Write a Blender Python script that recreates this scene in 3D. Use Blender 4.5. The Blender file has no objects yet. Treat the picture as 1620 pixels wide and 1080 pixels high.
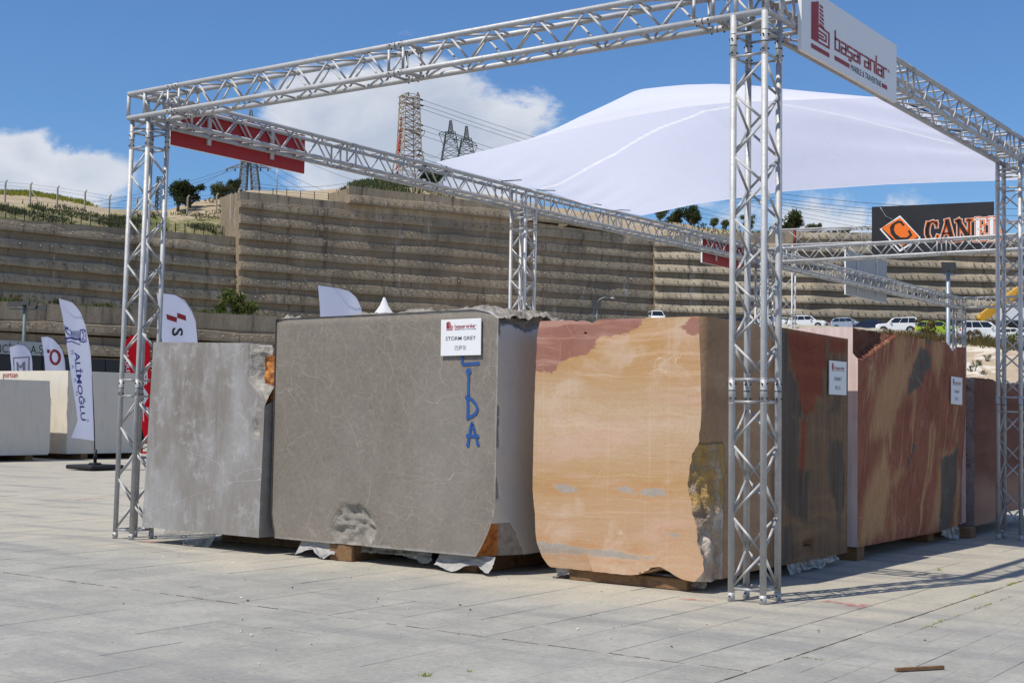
import bpy, math, random
import numpy as np
from mathutils import Vector, Matrix
random.seed(7)
rng = np.random.default_rng(7)
SC = bpy.context.scene
COL = SC.collection

# ------------------------------------------------------------------ camera
CAM = np.array([4.2436, -9.0602, 1.3061])
YAW, PIT, ROL, FPX = -0.61498, 0.05245, 0.01655, 2164.47
_F = np.array([math.sin(YAW)*math.cos(PIT), math.cos(YAW)*math.cos(PIT), math.sin(PIT)])
_R0 = np.array([math.cos(YAW), -math.sin(YAW), 0.0])
_U0 = np.cross(_R0, _F)
_R = math.cos(ROL)*_R0 + math.sin(ROL)*_U0
_U = -math.sin(ROL)*_R0 + math.cos(ROL)*_U0
cd = bpy.data.cameras.new('camera')
cam = bpy.data.objects.new('camera', cd)
COL.objects.link(cam)
M = Matrix.Identity(4)
for i in range(3):
    M[i][0], M[i][1], M[i][2], M[i][3] = _R[i], _U[i], -_F[i], CAM[i]
cam.matrix_world = M
cd.sensor_fit = 'HORIZONTAL'
cd.sensor_width = 36.0
cd.lens = FPX/1620*36
cd.clip_start = 0.1
cd.clip_end = 9000
SC.camera = cam

# ------------------------------------------------------------------ light
SUN = Vector((-0.82, -2.5, 4.34)).normalized()
ELEV = math.asin(SUN.z)
AZ = math.atan2(SUN.x, SUN.y)
ld = bpy.data.lights.new('sun', 'SUN')
ld.energy = 3.8
ld.angle = math.radians(0.53)
ld.color = (1.0, 0.93, 0.815)
sun = bpy.data.objects.new('sun', ld)
COL.objects.link(sun)
sun.rotation_euler = SUN.to_track_quat('Z', 'Y').to_euler()
sun.location = (-8, -25, 43)
SC.view_settings.view_transform = 'Standard'
SC.view_settings.look = 'None'
SC.view_settings.gamma = 1
SC.view_settings.exposure = 0.28
SC.view_settings.use_curve_mapping = False

# ------------------------------------------------------------------ node helper
class G:
    def __init__(s, nt):
        s.nt = nt
    def n(s, t, **kw):
        nd = s.nt.nodes.new(t)
        for k, v in kw.items():
            setattr(nd, k, v)
        return nd
    def put(s, sock, v):
        if hasattr(v, 'is_linked') or isinstance(v, bpy.types.NodeSocket):
            s.nt.links.new(v, sock)
        elif v is not None:
            if isinstance(v, (tuple, list)) and len(v) == 3 and sock.type == 'RGBA':
                v = (*v, 1)
            sock.default_value = v
    def m(s, op, a, b=None, c=None, clamp=False):
        nd = s.n('ShaderNodeMath', operation=op, use_clamp=clamp)
        s.put(nd.inputs[0], a)
        if b is not None: s.put(nd.inputs[1], b)
        if c is not None: s.put(nd.inputs[2], c)
        return nd.outputs[0]
    def add(s, a, b): return s.m('ADD', a, b)
    def mul(s, a, b): return s.m('MULTIPLY', a, b)
    def sub(s, a, b): return s.m('SUBTRACT', a, b)
    def step(s, x, e0, e1):
        nd = s.n('ShaderNodeMapRange', interpolation_type='SMOOTHSTEP')
        s.put(nd.inputs[0], x); nd.inputs[1].default_value = e0; nd.inputs[2].default_value = e1
        return nd.outputs[0]
    def lin(s, x, a, b, c, d):
        nd = s.n('ShaderNodeMapRange')
        s.put(nd.inputs[0], x)
        for i, v in enumerate((a, b, c, d)): nd.inputs[i+1].default_value = v
        return nd.outputs[0]
    def mix(s, f, a, b, mode='MIX'):
        nd = s.n('ShaderNodeMix', data_type='RGBA', blend_type=mode)
        s.put(nd.inputs[0], f); s.put(nd.inputs[6], a); s.put(nd.inputs[7], b)
        return nd.outputs[2]
    def noise(s, vec, scale, detail=3, rough=0.55, dist=0.0, out=0):
        nd = s.n('ShaderNodeTexNoise')
        s.put(nd.inputs['Vector'], vec)
        nd.inputs['Scale'].default_value = scale; nd.inputs['Detail'].default_value = detail
        nd.inputs['Roughness'].default_value = rough; nd.inputs['Distortion'].default_value = dist
        return nd.outputs[out]
    def voro(s, vec, scale, feature='F1', out='Distance'):
        nd = s.n('ShaderNodeTexVoronoi', feature=feature)
        s.put(nd.inputs['Vector'], vec); nd.inputs['Scale'].default_value = scale
        return nd.outputs[out]
    def pos(s): return s.n('ShaderNodeNewGeometry').outputs['Position']
    def obj(s): return s.n('ShaderNodeTexCoord').outputs['Object']
    def sep(s, v):
        nd = s.n('ShaderNodeSeparateXYZ'); s.put(nd.inputs[0], v); return nd.outputs
    def comb(s, x, y, z):
        nd = s.n('ShaderNodeCombineXYZ')
        for i, v in enumerate((x, y, z)): s.put(nd.inputs[i], v)
        return nd.outputs[0]
    def vscale(s, v, xyz):
        nd = s.n('ShaderNodeVectorMath', operation='MULTIPLY')
        s.put(nd.inputs[0], v); nd.inputs[1].default_value = xyz
        return nd.outputs[0]
    def vadd(s, a, b):
        nd = s.n('ShaderNodeVectorMath', operation='ADD')
        s.put(nd.inputs[0], a); s.put(nd.inputs[1], b)
        return nd.outputs[0]
    def warp(s, v, scale, amt):
        c = s.noise(v, scale, 3, out=1)
        nd = s.n('ShaderNodeVectorMath', operation='MULTIPLY_ADD')
        s.put(nd.inputs[0], c); nd.inputs[1].default_value = (amt,)*3
        s.put(nd.inputs[2], v)
        return nd.outputs[0]
    def attr(s, name): return s.n('ShaderNodeAttribute', attribute_name=name).outputs['Fac']
    def ramp(s, f, stops, interp='LINEAR'):
        nd = s.n('ShaderNodeValToRGB'); s.put(nd.inputs[0], f)
        r = nd.color_ramp; r.interpolation = interp
        while len(r.elements) < len(stops): r.elements.new(0.5)
        for e, (p, c) in zip(r.elements, stops):
            e.position = p; e.color = (*c, 1)
        return nd.outputs[0]
    def bump(s, h, strength=0.3, dist=0.01):
        nd = s.n('ShaderNodeBump'); nd.inputs['Strength'].default_value = strength
        nd.inputs['Distance'].default_value = dist; s.put(nd.inputs['Height'], h)
        return nd.outputs[0]

def newmat(name):
    m = bpy.data.materials.new(name); m.use_nodes = True
    nt = m.node_tree; nt.nodes.clear()
    g = G(nt)
    out = g.n('ShaderNodeOutputMaterial'); b = g.n('ShaderNodeBsdfPrincipled')
    nt.links.new(b.outputs[0], out.inputs[0])
    g.bsdf, g.out = b, out
    return m, g
def setp(g, color=None, rough=None, metal=None, normal=None, spec=None):
    b = g.bsdf
    for k, v in (('Base Color', color), ('Roughness', rough), ('Metallic', metal), ('Normal', normal), ('Specular IOR Level', spec)):
        if v is not None: g.put(b.inputs[k], v)
def simple(name, col, rough=0.6, metal=0.0, var=0.12, scale=6.0, bump=0.0, spec=0.4):
    m, g = newmat(name)
    p = g.pos()
    f = g.noise(p, scale, 4)
    d = tuple(c*(1-var) for c in col); e = tuple(min(1, c*(1+var)) for c in col)
    c = g.mix(g.lin(f, .3, .7, 0, 1), d, e)
    setp(g, c, g.lin(f, .3, .7, max(0, rough-.06), min(1, rough+.06)), metal, g.bump(f, bump, .01) if bump else None, spec)
    return m

# ------------------------------------------------------------------ sky
def px_az(px): return YAW + math.atan((px-810)/FPX)
def px_el(px, py): return (653.9 + 0.01667*(px-810) - py)/FPX
W = bpy.data.worlds.new('World'); SC.world = W; W.use_nodes = True
nt = W.node_tree; nt.nodes.clear(); g = G(nt)
wo = g.n('ShaderNodeOutputWorld'); bg = g.n('ShaderNodeBackground')
sky = g.n('ShaderNodeTexSky', sky_type='NISHITA')
sky.sun_disc = False; sky.sun_elevation = ELEV; sky.sun_rotation = AZ
sky.altitude = 100; sky.air_density = 1.15; sky.dust_density = 0.35; sky.ozone_density = 2.2
tc = g.n('ShaderNodeTexCoord').outputs['Generated']
x, y, z = g.sep(tc)
az = g.m('ARCTAN2', x, y); el = g.m('ARCSINE', z)
def lump(px, py, w, h, wn):
    a = g.m('DIVIDE', g.sub(az, px_az(px)), w/FPX)
    e = g.m('DIVIDE', g.sub(el, px_el(px, py)), h/FPX)
    d = g.m('SQRT', g.add(g.mul(a, a), g.mul(e, e)))
    return g.mul(g.sub(1.0, d), wn)
L = lump(20, 325, 190, 95, 1.3)
for a in ((660, 250, 260, 165, 1.9), (500, 190, 110, 85, 1.2), (820, 250, 140, 62, 1.2), (1300, 360, 220, 62, .62), (110, 300, 95, 48, 1.2), (30, 275, 60, 45, 1.0)):
    L = g.m('MAXIMUM', L, lump(*a))
# scattered unseen cloud added outside the frame, thickened for neutral fill light
away = g.step(g.m('ABSOLUTE', g.sub(az, px_az(810))), .55, .8)
low = g.mul(g.mul(g.sub(g.noise(g.vscale(tc, (1, 1, 3)), 2.2, 2), .40), 3.4), away)
low = g.sub(g.sub(low, g.mul(g.m('ABSOLUTE', g.sub(el, .30)), 1.3)), g.mul(g.sub(1.0, away), 2.0))
L = g.m('MAXIMUM', L, low)
L = g.m('MAXIMUM', L, -1.0)
st = g.vscale(tc, (1, 1, 1.5))
n1 = g.noise(st, 13.0, 11, .64, 0.4)
n2 = g.noise(g.vadd(st, (.012, .02, -.035)), 13.0, 4, .5, 0.3)
dens = g.add(L, g.mul(g.sub(n1, .52), 2.1))
mask = g.step(dens, .04, .46)
shade = g.lin(g.add(g.mul(dens, .40), g.mul(n2, 1.2)), .48, 1.08, 0.0, 1.0)
ccol = g.mix(shade, (8.6, 8.8, 9.2), (5.4, 6.0, 7.2))
haze = g.mul(g.step(el, .16, -.02), .34)
skc = g.mix(1.0, sky.outputs[0], (0.61, 0.885, 1.24), 'MULTIPLY')
skc = g.mix(haze, skc, (3.4, 5.2, 8.2))
c = g.mix(g.mul(mask, .93), skc, ccol)
g.put(bg.inputs[0], c); bg.inputs[1].default_value = 0.079
nt.links.new(bg.outputs[0], wo.inputs[0])

# ------------------------------------------------------------------ measuring helpers (pixel of the 1620x1080 photograph -> point in the place)
def ray(px, py): return _F + _R*((px-810)/FPX) - _U*((py-540)/FPX)
def at(px, py, d): return CAM + ray(px, py)*d
def onY(px, py, Y):
    d = ray(px, py); return CAM + d*((Y-CAM[1])/d[1])
def onX(px, py, X):
    d = ray(px, py); return CAM + d*((X-CAM[0])/d[0])
def onZ(px, py, Z=0.0):
    d = ray(px, py); return CAM + d*((Z-CAM[2])/d[2])
def hor(px): return 653.9 + 0.01667*(px-810)

# ------------------------------------------------------------------ numpy noise
def _h(i, j, k, s):
    n = (i*374761393 + j*668265263 + k*2147483647 + s*974711) & 0xffffffff
    n = ((n ^ (n >> 13))*1274126177) & 0xffffffff
    return ((n ^ (n >> 16)) & 0xffff)/65535.0
def vn(P, s=0):
    P = np.asarray(P, float); I = np.floor(P).astype(np.int64); f = P-I; f = f*f*(3-2*f)
    i, j, k = I[:, 0], I[:, 1], I[:, 2]; x, y, z = f[:, 0], f[:, 1], f[:, 2]
    r = 0
    for a in (0, 1):
        for b in (0, 1):
            for c_ in (0, 1):
                r = r + _h(i+a, j+b, k+c_, s)*(x if a else 1-x)*(y if b else 1-y)*(z if c_ else 1-z)
    return r
def fbm(P, sc, oct=4, s=0, gain=.5):
    P = np.asarray(P, float)*sc; r = 0; a = 1; t = 0
    for o in range(oct):
        r = r + a*vn(P*(2.03**o)+o*17.3, s+o); t += a; a *= gain
    return r/t
def polysdf(p, poly):
    p = np.asarray(p, float); poly = np.asarray(poly, float)
    d = np.full(len(p), 1e9); inside = np.zeros(len(p), bool); n = len(poly)
    for i in range(n):
        a = poly[i]; b = poly[(i+1) % n]; e = b-a; w = p-a
        t = np.clip((w@e)/(e@e+1e-12), 0, 1)
        q = w-t[:, None]*e
        d = np.minimum(d, (q*q).sum(1))
        c1 = (a[1] > p[:, 1]) != (b[1] > p[:, 1])
        with np.errstate(divide='ignore', invalid='ignore'):
            xx = (b[0]-a[0])*(p[:, 1]-a[1])/(b[1]-a[1]+1e-15)+a[0]
        inside ^= c1 & (p[:, 0] < xx)
    d = np.sqrt(d)
    return np.where(inside, -d, d)
def smooth(x, a, b):
    t = np.clip((x-a)/(b-a), 0, 1); return t*t*(3-2*t)

# ------------------------------------------------------------------ object helpers
WL = {}
def tag(o, label=None, cat=None, group=None, kind=None):
    if label: o['label'] = label
    if cat: o['category'] = cat
    if group: o['group'] = group
    if kind: o['kind'] = kind
    return o
def empty(name, loc, label=None, cat=None, group=None, kind=None):
    o = bpy.data.objects.new(name, None); COL.objects.link(o)
    o.empty_display_size = .2
    o.location = loc; WL[o.name] = np.array(loc, float)
    return tag(o, label, cat, group, kind)

class MB:
    def __init__(s): s.v = []; s.f = []; s.mi = []; s.sm = []; s.n = 0
    def add(s, v, f, mi=0, sm=False):
        v = np.asarray(v, float).reshape(-1, 3)
        s.v.append(v); k = s.n
        for q in f: s.f.append([i+k for i in q]); s.mi.append(mi); s.sm.append(sm)
        s.n += len(v); return s
    def box(s, lo, hi, mi=0, bev=0.0):
        (a, b, c), (d, e, f) = lo, hi
        if bev <= 0:
            return s.add([(a,b,c),(d,b,c),(d,e,c),(a,e,c),(a,b,f),(d,b,f),(d,e,f),(a,e,f)],
                         [(0,3,2,1),(4,5,6,7),(0,1,5,4),(1,2,6,5),(2,3,7,6),(3,0,4,7)], mi)
        k = bev; V = []; 
        for X, x0 in ((a, a+k), (d, d-k)):
            for Y, y0 in ((b, b+k), (e, e-k)):
                for Z, z0 in ((c, c+k), (f, f-k)):
                    V += [(X, y0, z0), (x0, Y, z0), (x0, y0, Z)]
        I = lambda x, y, z, w: ((x*2+y)*2+z)*3+w
        F = []
        for x in (0, 1):
            q = [I(x,0,0,0), I(x,1,0,0), I(x,1,1,0), I(x,0,1,0)]; F.append(q[::-1] if x == 0 else q)
            q = [I(0,x,0,1), I(0,x,1,1), I(1,x,1,1), I(1,x,0,1)]; F.append(q[::-1] if x == 0 else q)
            q = [I(0,0,x,2), I(1,0,x,2), I(1,1,x,2), I(0,1,x,2)]; F.append(q[::-1] if x == 0 else q)
        for p in (0, 1):
            for q in (0, 1):
                s1 = (p+q) % 2
                t = [I(p,q,0,0), I(p,q,0,1), I(p,q,1,1), I(p,q,1,0)]; F.append(t if s1 == 0 else t[::-1])
                t = [I(p,0,q,0), I(p,1,q,0), I(p,1,q,2), I(p,0,q,2)]; F.append(t if s1 == 0 else t[::-1])
                t = [I(0,p,q,1), I(0,p,q,2), I(1,p,q,2), I(1,p,q,1)]; F.append(t if s1 == 0 else t[::-1])
                for r in (0, 1):
                    t = [I(p,q,r,0), I(p,q,r,1), I(p,q,r,2)]
                    F.append(t[::-1] if (p+q+r) % 2 == 0 else t)
        return s.add(V, F, mi)
    def bar(s, p, q, w, h=None, mi=0, up=(0, 0, 1)):
        p = np.asarray(p, float); q = np.asarray(q, float); h = h or w
        a = q-p; a = a/(np.linalg.norm(a)+1e-12); u = np.asarray(up, float)
        if abs(a@u) > .97: u = np.array([1., 0, 0])
        b = np.cross(a, u); b /= np.linalg.norm(b); c_ = np.cross(b, a)
        V = [e + b*sx*w/2 + c_*sz*h/2 for e in (p, q) for sx, sz in ((-1,-1),(1,-1),(1,1),(-1,1))]
        return s.add(V, [(0,1,2,3),(7,6,5,4),(0,4,5,1),(1,5,6,2),(2,6,7,3),(3,7,4,0)], mi)
    def tube(s, pts, r, n=8, mi=0, caps=True, sm=True):
        pts = [np.asarray(p, float) for p in pts]
        R = r if hasattr(r, '__len__') else [r]*len(pts)
        V = []; prev = None
        for i, p in enumerate(pts):
            a = pts[min(i+1, len(pts)-1)]-pts[max(i-1, 0)]; a = a/(np.linalg.norm(a)+1e-12)
            if prev is None:
                u = np.array([0, 0, 1.]) if abs(a[2]) < .9 else np.array([1., 0, 0])
                b = np.cross(a, u)
            else:
                b = prev-a*(prev@a)
            b /= np.linalg.norm(b)+1e-12; prev = b; c_ = np.cross(a, b)
            for k in range(n):
                t = 2*math.pi*k/n
                V.append(p+(b*math.cos(t)+c_*math.sin(t))*R[i])
        F = []
        for i in range(len(pts)-1):
            for k in range(n):
                F.append((i*n+k, i*n+(k+1) % n, (i+1)*n+(k+1) % n, (i+1)*n+k))
        s.add(V, F, mi, sm)
        if caps:
            k0 = s.n-len(V)
            s.f.append([k0+k for k in range(n)][::-1]); s.mi.append(mi); s.sm.append(False)
            s.f.append([k0+(len(pts)-1)*n+k for k in range(n)]); s.mi.append(mi); s.sm.append(False)
        return s
    def grid(s, P, mi=0, sm=True, flip=False):
        P = np.asarray(P, float); a, b = P.shape[:2]
        F = []
        for i in range(a-1):
            for j in range(b-1):
                q = (i*b+j, i*b+j+1, (i+1)*b+j+1, (i+1)*b+j)
                F.append(q[::-1] if flip else q)
        return s.add(P.reshape(-1, 3), F, mi, sm)
    def prism(s, poly, axis_o, U, V, N, t, mi=0):
        # polygon (2-d) on plane o,U,V extruded by t along N
        o = np.asarray(axis_o, float); U = np.asarray(U, float); V = np.asarray(V, float); N = np.asarray(N, float)
        n = len(poly)
        A = [o+U*x+V*y for x, y in poly]; B = [p+N*t for p in A]
        F = [tuple(range(n))[::-1], tuple(range(n, 2*n))]
        for i in range(n):
            j = (i+1) % n; F.append((i, j, n+j, n+i))
        return s.add(A+B, F, mi)
    def sphere(s, c, r, nu=10, nv=6, mi=0, sc=(1, 1, 1)):
        V = []; F = []
        for i in range(nv+1):
            t = math.pi*i/nv
            for k in range(nu):
                u = 2*math.pi*k/nu
                V.append((c[0]+r*sc[0]*math.sin(t)*math.cos(u), c[1]+r*sc[1]*math.sin(t)*math.sin(u), c[2]+r*sc[2]*math.cos(t)))
        for i in range(nv):
            for k in range(nu):
                F.append((i*nu+k, (i+1)*nu+k, (i+1)*nu+(k+1) % nu, i*nu+(k+1) % nu))
        return s.add(V, F, mi, True)
    def mesh(s, name, mats, off):
        me = bpy.data.meshes.new(name)
        V = np.concatenate(s.v)-off if s.v else np.zeros((0, 3))
        me.from_pydata(V.tolist(), [], s.f)
        for m in mats: me.materials.append(m)
        me.polygons.foreach_set('material_index', np.array(s.mi, dtype=np.int32))
        me.polygons.foreach_set('use_smooth', np.array(s.sm, dtype=bool))
        me.update()
        return me
    def build(s, name, mats, parent=None, origin=None, attrs=None, **tg):
        if not isinstance(mats, (list, tuple)): mats = [mats]
        A = np.concatenate(s.v); lo = A.min(0); hi = A.max(0)
        o0 = np.array(origin, float) if origin is not None else np.array([(lo[0]+hi[0])/2, (lo[1]+hi[1])/2, lo[2]])
        me = s.mesh(name, mats, o0)
        if attrs:
            for k, v in attrs.items():
                at_ = me.attributes.new(k, 'FLOAT', 'POINT'); at_.data.foreach_set('value', np.asarray(v, dtype=np.float32))
        o = bpy.data.objects.new(name, me); COL.objects.link(o)
        pw = np.zeros(3)
        if parent is not None:
            o.parent = parent; pw = WL[parent.name]
        o.location = o0-pw; WL[o.name] = o0
        return tag(o, **tg)

def copy_tree(o, loc=None, parent=None):
    c = o.copy(); COL.objects.link(c)
    if parent is not None: c.parent = parent
    if loc is not None: c.location = loc
    WL[c.name] = WL[o.name] if loc is None else np.array(loc, float)
    for ch in list(o.children): copy_tree(ch, None, c)
    return c

# flat lettering ---------------------------------------------------------
def text_geo(s, bold=0.0):
    cu = bpy.data.curves.new('lettering', 'FONT'); cu.body = s; cu.size = 1.0; cu.offset = bold
    cu.resolution_u = 3
    ob = bpy.data.objects.new('lettering', cu)
    me = bpy.data.meshes.new_from_object(ob)
    v = np.array([w.co[:] for w in me.vertices]).reshape(-1, 3)[:, :2]; f = [tuple(p.vertices) for p in me.polygons]
    bpy.data.objects.remove(ob); bpy.data.curves.remove(cu); bpy.data.meshes.remove(me)
    return v, f
def put_text(mb, s, o, U, V, h=None, w=None, center=True, mi=0, bold=0.0, surf=None):
    """lettering on the plane o,U,V; h = cap height, w = overall width"""
    v, f = text_geo(s, bold)
    if len(v) == 0: return
    lo = v.min(0); hi = v.max(0); k = h/(hi[1]-lo[1]) if h else 1.0
    kx = w/(hi[0]-lo[0]) if w else k
    if not h: k = kx
    q = v-lo
    q = q*np.array([kx, k])
    if center: q = q-np.array([(hi[0]-lo[0])*kx/2, (hi[1]-lo[1])*k/2])
    if surf: P = np.array([surf(a, b) for a, b in q])
    else: P = np.asarray(o, float)+q[:, :1]*np.asarray(U, float)+q[:, 1:]*np.asarray(V, float)
    mb.add(P, f, mi)
def ribbon(mb, pts, w, o, U, V, mi=0, ext=True, surf=None):
    P = np.asarray(pts, float); n = len(P)
    if ext:
        d0 = P[0]-P[1]; d1 = P[-1]-P[-2]
        P = P.copy(); P[0] += d0/np.linalg.norm(d0)*w/2; P[-1] += d1/np.linalg.norm(d1)*w/2
    L_, R_ = [], []
    for i in range(n):
        a = P[i]-P[i-1] if i else P[1]-P[0]; b = P[i+1]-P[i] if i < n-1 else a
        a = a/(np.linalg.norm(a)+1e-12); b = b/(np.linalg.norm(b)+1e-12)
        t = a+b; t = t/(np.linalg.norm(t)+1e-12); nn = np.array([-t[1], t[0]])
        k = min(2.2, 1/max(.3, abs(nn@np.array([-a[1], a[0]]))))
        L_.append(P[i]+nn*w/2*k); R_.append(P[i]-nn*w/2*k)
    Q = L_+R_
    if surf: W3 = [surf(a, b) for a, b in Q]
    else: W3 = [np.asarray(o, float)+np.asarray(U, float)*a+np.asarray(V, float)*b for a, b in Q]
    mb.add(W3, [(i, n+i, n+i+1, i+1) for i in range(n-1)], mi)
def flat(mb, poly, o, U, V, mi=0, surf=None):
    if surf: W3 = [surf(a, b) for a, b in poly]
    else: W3 = [np.asarray(o, float)+np.asarray(U, float)*a+np.asarray(V, float)*b for a, b in poly]
    mb.add(W3, [tuple(range(len(poly)))], mi)
def arc(cx, cy, r, a0, a1, n=12, ry=None):
    ry = ry or r
    return [(cx+r*math.cos(math.radians(a0+(a1-a0)*i/n)), cy+ry*math.sin(math.radians(a0+(a1-a0)*i/n))) for i in range(n+1)]
# ------------------------------------------------------------------ materials
MT = {}
m, g = newmat('aluminium'); p = g.pos()
f = g.noise(g.vscale(p, (1, 1, 1)), 9, 4); f2 = g.noise(p, 60, 3)
oi = g.n('ShaderNodeObjectInfo').outputs['Random']
scr = g.step(g.noise(g.vscale(p, (40, 40, 3)), 3, 2), .60, .72)
c = g.mix(g.lin(f, .3, .7, 0, 1), (.40, .405, .41), (.53, .535, .54))
c = g.mix(g.mul(g.step(f2, .55, .72), .6), c, (.29, .295, .30))
c = g.mix(g.mul(scr, .5), c, (.26, .26, .27))
c = g.mix(g.lin(oi, 0, 1, 0, .25), c, (.42, .425, .43))
setp(g, c, g.lin(f2, .3, .7, .55, .72), .40, g.bump(f2, .06, .002)); MT['alu'] = m
m, g = newmat('worn_aluminium'); p = g.pos()
f = g.noise(p, 16, 4)
c = g.mix(g.step(f, .42, .6), (.22, .27, .31), (.55, .56, .57)); setp(g, c, .5, .6); MT['alu_blue'] = m
MT['dark_steel'] = simple('dark_steel', (.03, .032, .035), .5, .3)
MT['black'] = simple('black_paint', (.012, .013, .015), .45)
MT['red'] = simple('red_sign_paint', (.36, .012, .012), .42, var=.06)
MT['print_red'] = simple('red_print', (.30, .014, .02), .5, var=.03)
MT['print_black'] = simple('black_print', (.015, .015, .018), .5, var=.03)
MT['print_grey'] = simple('grey_print', (.25, .25, .27), .5, var=.03)
MT['print_blue'] = simple('navy_print', (.035, .05, .26), .6, var=.05)
MT['print_orange'] = simple('orange_print', (.80, .17, .015), .45, var=.03)
MT['print_white'] = simple('white_print', (.80, .80, .80), .45, var=.02)
MT['print_cream'] = simple('cream_print', (.80, .68, .55), .45, var=.02)
MT['sign_white'] = simple('white_board', (.74, .75, .77), .35, var=.03, scale=3)
MT['sign_edge'] = simple('board_edge', (.5, .5, .5), .5)
MT['rubber'] = simple('black_rubber', (.012, .012, .013), .6, var=.3, scale=30, bump=.2)
MT['white_paint'] = simple('white_car_paint', (.74, .75, .76), .25, var=.01)
MT['silver_paint'] = simple('silver_car_paint', (.36, .42, .50), .28, .35, var=.02)
MT['green_paint'] = simple('lime_car_paint', (.30, .42, .035), .25, var=.02)
MT['navy_paint'] = simple('navy_car_paint', (.012, .022, .06), .22, var=.02)
MT['dark_paint'] = simple('dark_car_paint', (.02, .022, .026), .22, var=.02)
MT['pale_blue_paint'] = simple('pale_blue_car_paint', (.42, .50, .58), .25, .2, var=.02)
MT['car_glass'] = simple('car_glass', (.012, .016, .020), .06, var=.1, spec=.7)
MT['tyre'] = simple('tyre_rubber', (.014, .014, .015), .8)
MT['rim'] = simple('wheel_rim', (.45, .46, .47), .35, .7)
MT['lamp_clear'] = simple('headlight', (.65, .67, .7), .15)
MT['lamp_red'] = simple('tail_light', (.35, .015, .012), .2)
MT['yellow'] = simple('crane_yellow', (.62, .34, .035), .4, var=.06)
MT['galv'] = simple('galvanised_post', (.33, .38, .42), .5, .5, var=.1)
MT['post'] = simple('concrete_post', (.40, .37, .32), .85)
MT['wire'] = simple('steel_wire', (.10, .105, .115), .5, .4)
MT['fence_green'] = simple('dark_green_fence', (.022, .032, .026), .6)
MT['bark'] = simple('bark', (.10, .075, .05), .9, var=.3, scale=4)
MT['pylon'] = simple('grey_lattice_steel', (.20, .205, .21), .6, .4, var=.15, scale=.6)
MT['pylon_dark'] = simple('weathered_green_steel', (.085, .10, .095), .6, .3, var=.2, scale=.6)
MT['insulator'] = simple('insulator', (.05, .035, .03), .3)
m, g = newmat('rusty_lattice_steel'); p = g.pos()
f = g.noise(p, .9, 4); c = g.ramp(f, [(.3, (.30, .26, .20)), (.5, (.40, .35, .28)), (.66, (.22, .10, .05))]); setp(g, c, .8, .1); MT['rusty'] = m
m, g = newmat('timber'); p = g.obj()
f = g.noise(g.vscale(p, (3, 3, 18)), 6, 5, .6, 1.0); k = g.noise(p, 3, 2)
c = g.mix(g.lin(f, .3, .7, 0, 1), (.085, .042, .02), (.27, .145, .06)); c = g.mix(g.mul(k, .6), c, (.25, .15, .075))
c = g.mix(g.mul(g.step(g.noise(p, 9, 3), .56, .68), .7), c, (.09, .05, .028))
setp(g, c, .85, 0, g.bump(f, .4, .01)); MT['timber'] = m
m, g = newmat('crane_pale'); setp(g, (.55, .56, .55), .4); MT['pale'] = m

# cloth: white, lets light through
def cloth_mat(name, col, trans, crease=0, seam=False):
    m = bpy.data.materials.new(name); m.use_nodes = True; nt = m.node_tree; nt.nodes.clear(); g = G(nt)
    o = g.n('ShaderNodeOutputMaterial'); d = g.n('ShaderNodeBsdfDiffuse'); t = g.n('ShaderNodeBsdfTranslucent'); mx = g.n('ShaderNodeMixShader')
    p = g.pos(); f = g.noise(p, 1.2, 3)
    c = g.mix(f, tuple(x*.96 for x in col), col)
    g.put(d.inputs[0], c); g.put(t.inputs[0], c); mx.inputs[0].default_value = trans
    if seam:
        sm_ = g.attr('seam'); c = g.mix(sm_, c, (.95, .96, .99)); g.put(d.inputs[0], c); g.put(t.inputs[0], c); g.put(mx.inputs[0], g.lin(sm_, 0, 1, trans, .63))
    if crease:
        h = g.noise(g.vscale(p, (1.0, .28, 1)), crease, 4, .6, .5); b = g.bump(h, .35, .05)
        g.put(d.inputs['Normal'], b); g.put(t.inputs['Normal'], b)
    for a, i in ((d, 1), (t, 2)): nt.links.new(a.outputs[0], mx.inputs[i])
    nt.links.new(mx.outputs[0], o.inputs[0]); return m
MT['sail'] = cloth_mat('white_sail_fabric', (.79, .835, .985), .50, 3.0, True)
MT['sail_seam'] = cloth_mat('white_seam_fabric', (.93, .93, .95), .55)
MT['flag_white'] = cloth_mat('white_flag_polyester', (.78, .80, .95), .42)
MT['flag_red'] = cloth_mat('red_flag_polyester', (.62, .015, .025), .40)
m, g = newmat('clear_plastic_film'); p = g.pos()
f = g.noise(p, 14, 4); setp(g, (.55, .55, .54), .25, 0, g.bump(f, .5, .02), .6)
tr = g.n('ShaderNodeBsdfTransparent'); mx = g.n('ShaderNodeMixShader')
g.put(mx.inputs[0], g.lin(f, .35, .7, .40, .88)); g.nt.links.new(g.bsdf.outputs[0], mx.inputs[1]); g.nt.links.new(tr.outputs[0], mx.inputs[2]); g.nt.links.new(mx.outputs[0], g.out.inputs[0]); MT['film'] = m
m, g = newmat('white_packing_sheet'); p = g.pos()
f = g.noise(p, 14, 4); setp(g, g.mix(f, (.20, .195, .185), (.42, .41, .395)), .5, 0, g.bump(f, .5, .02)); MT['sheet'] = m

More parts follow.
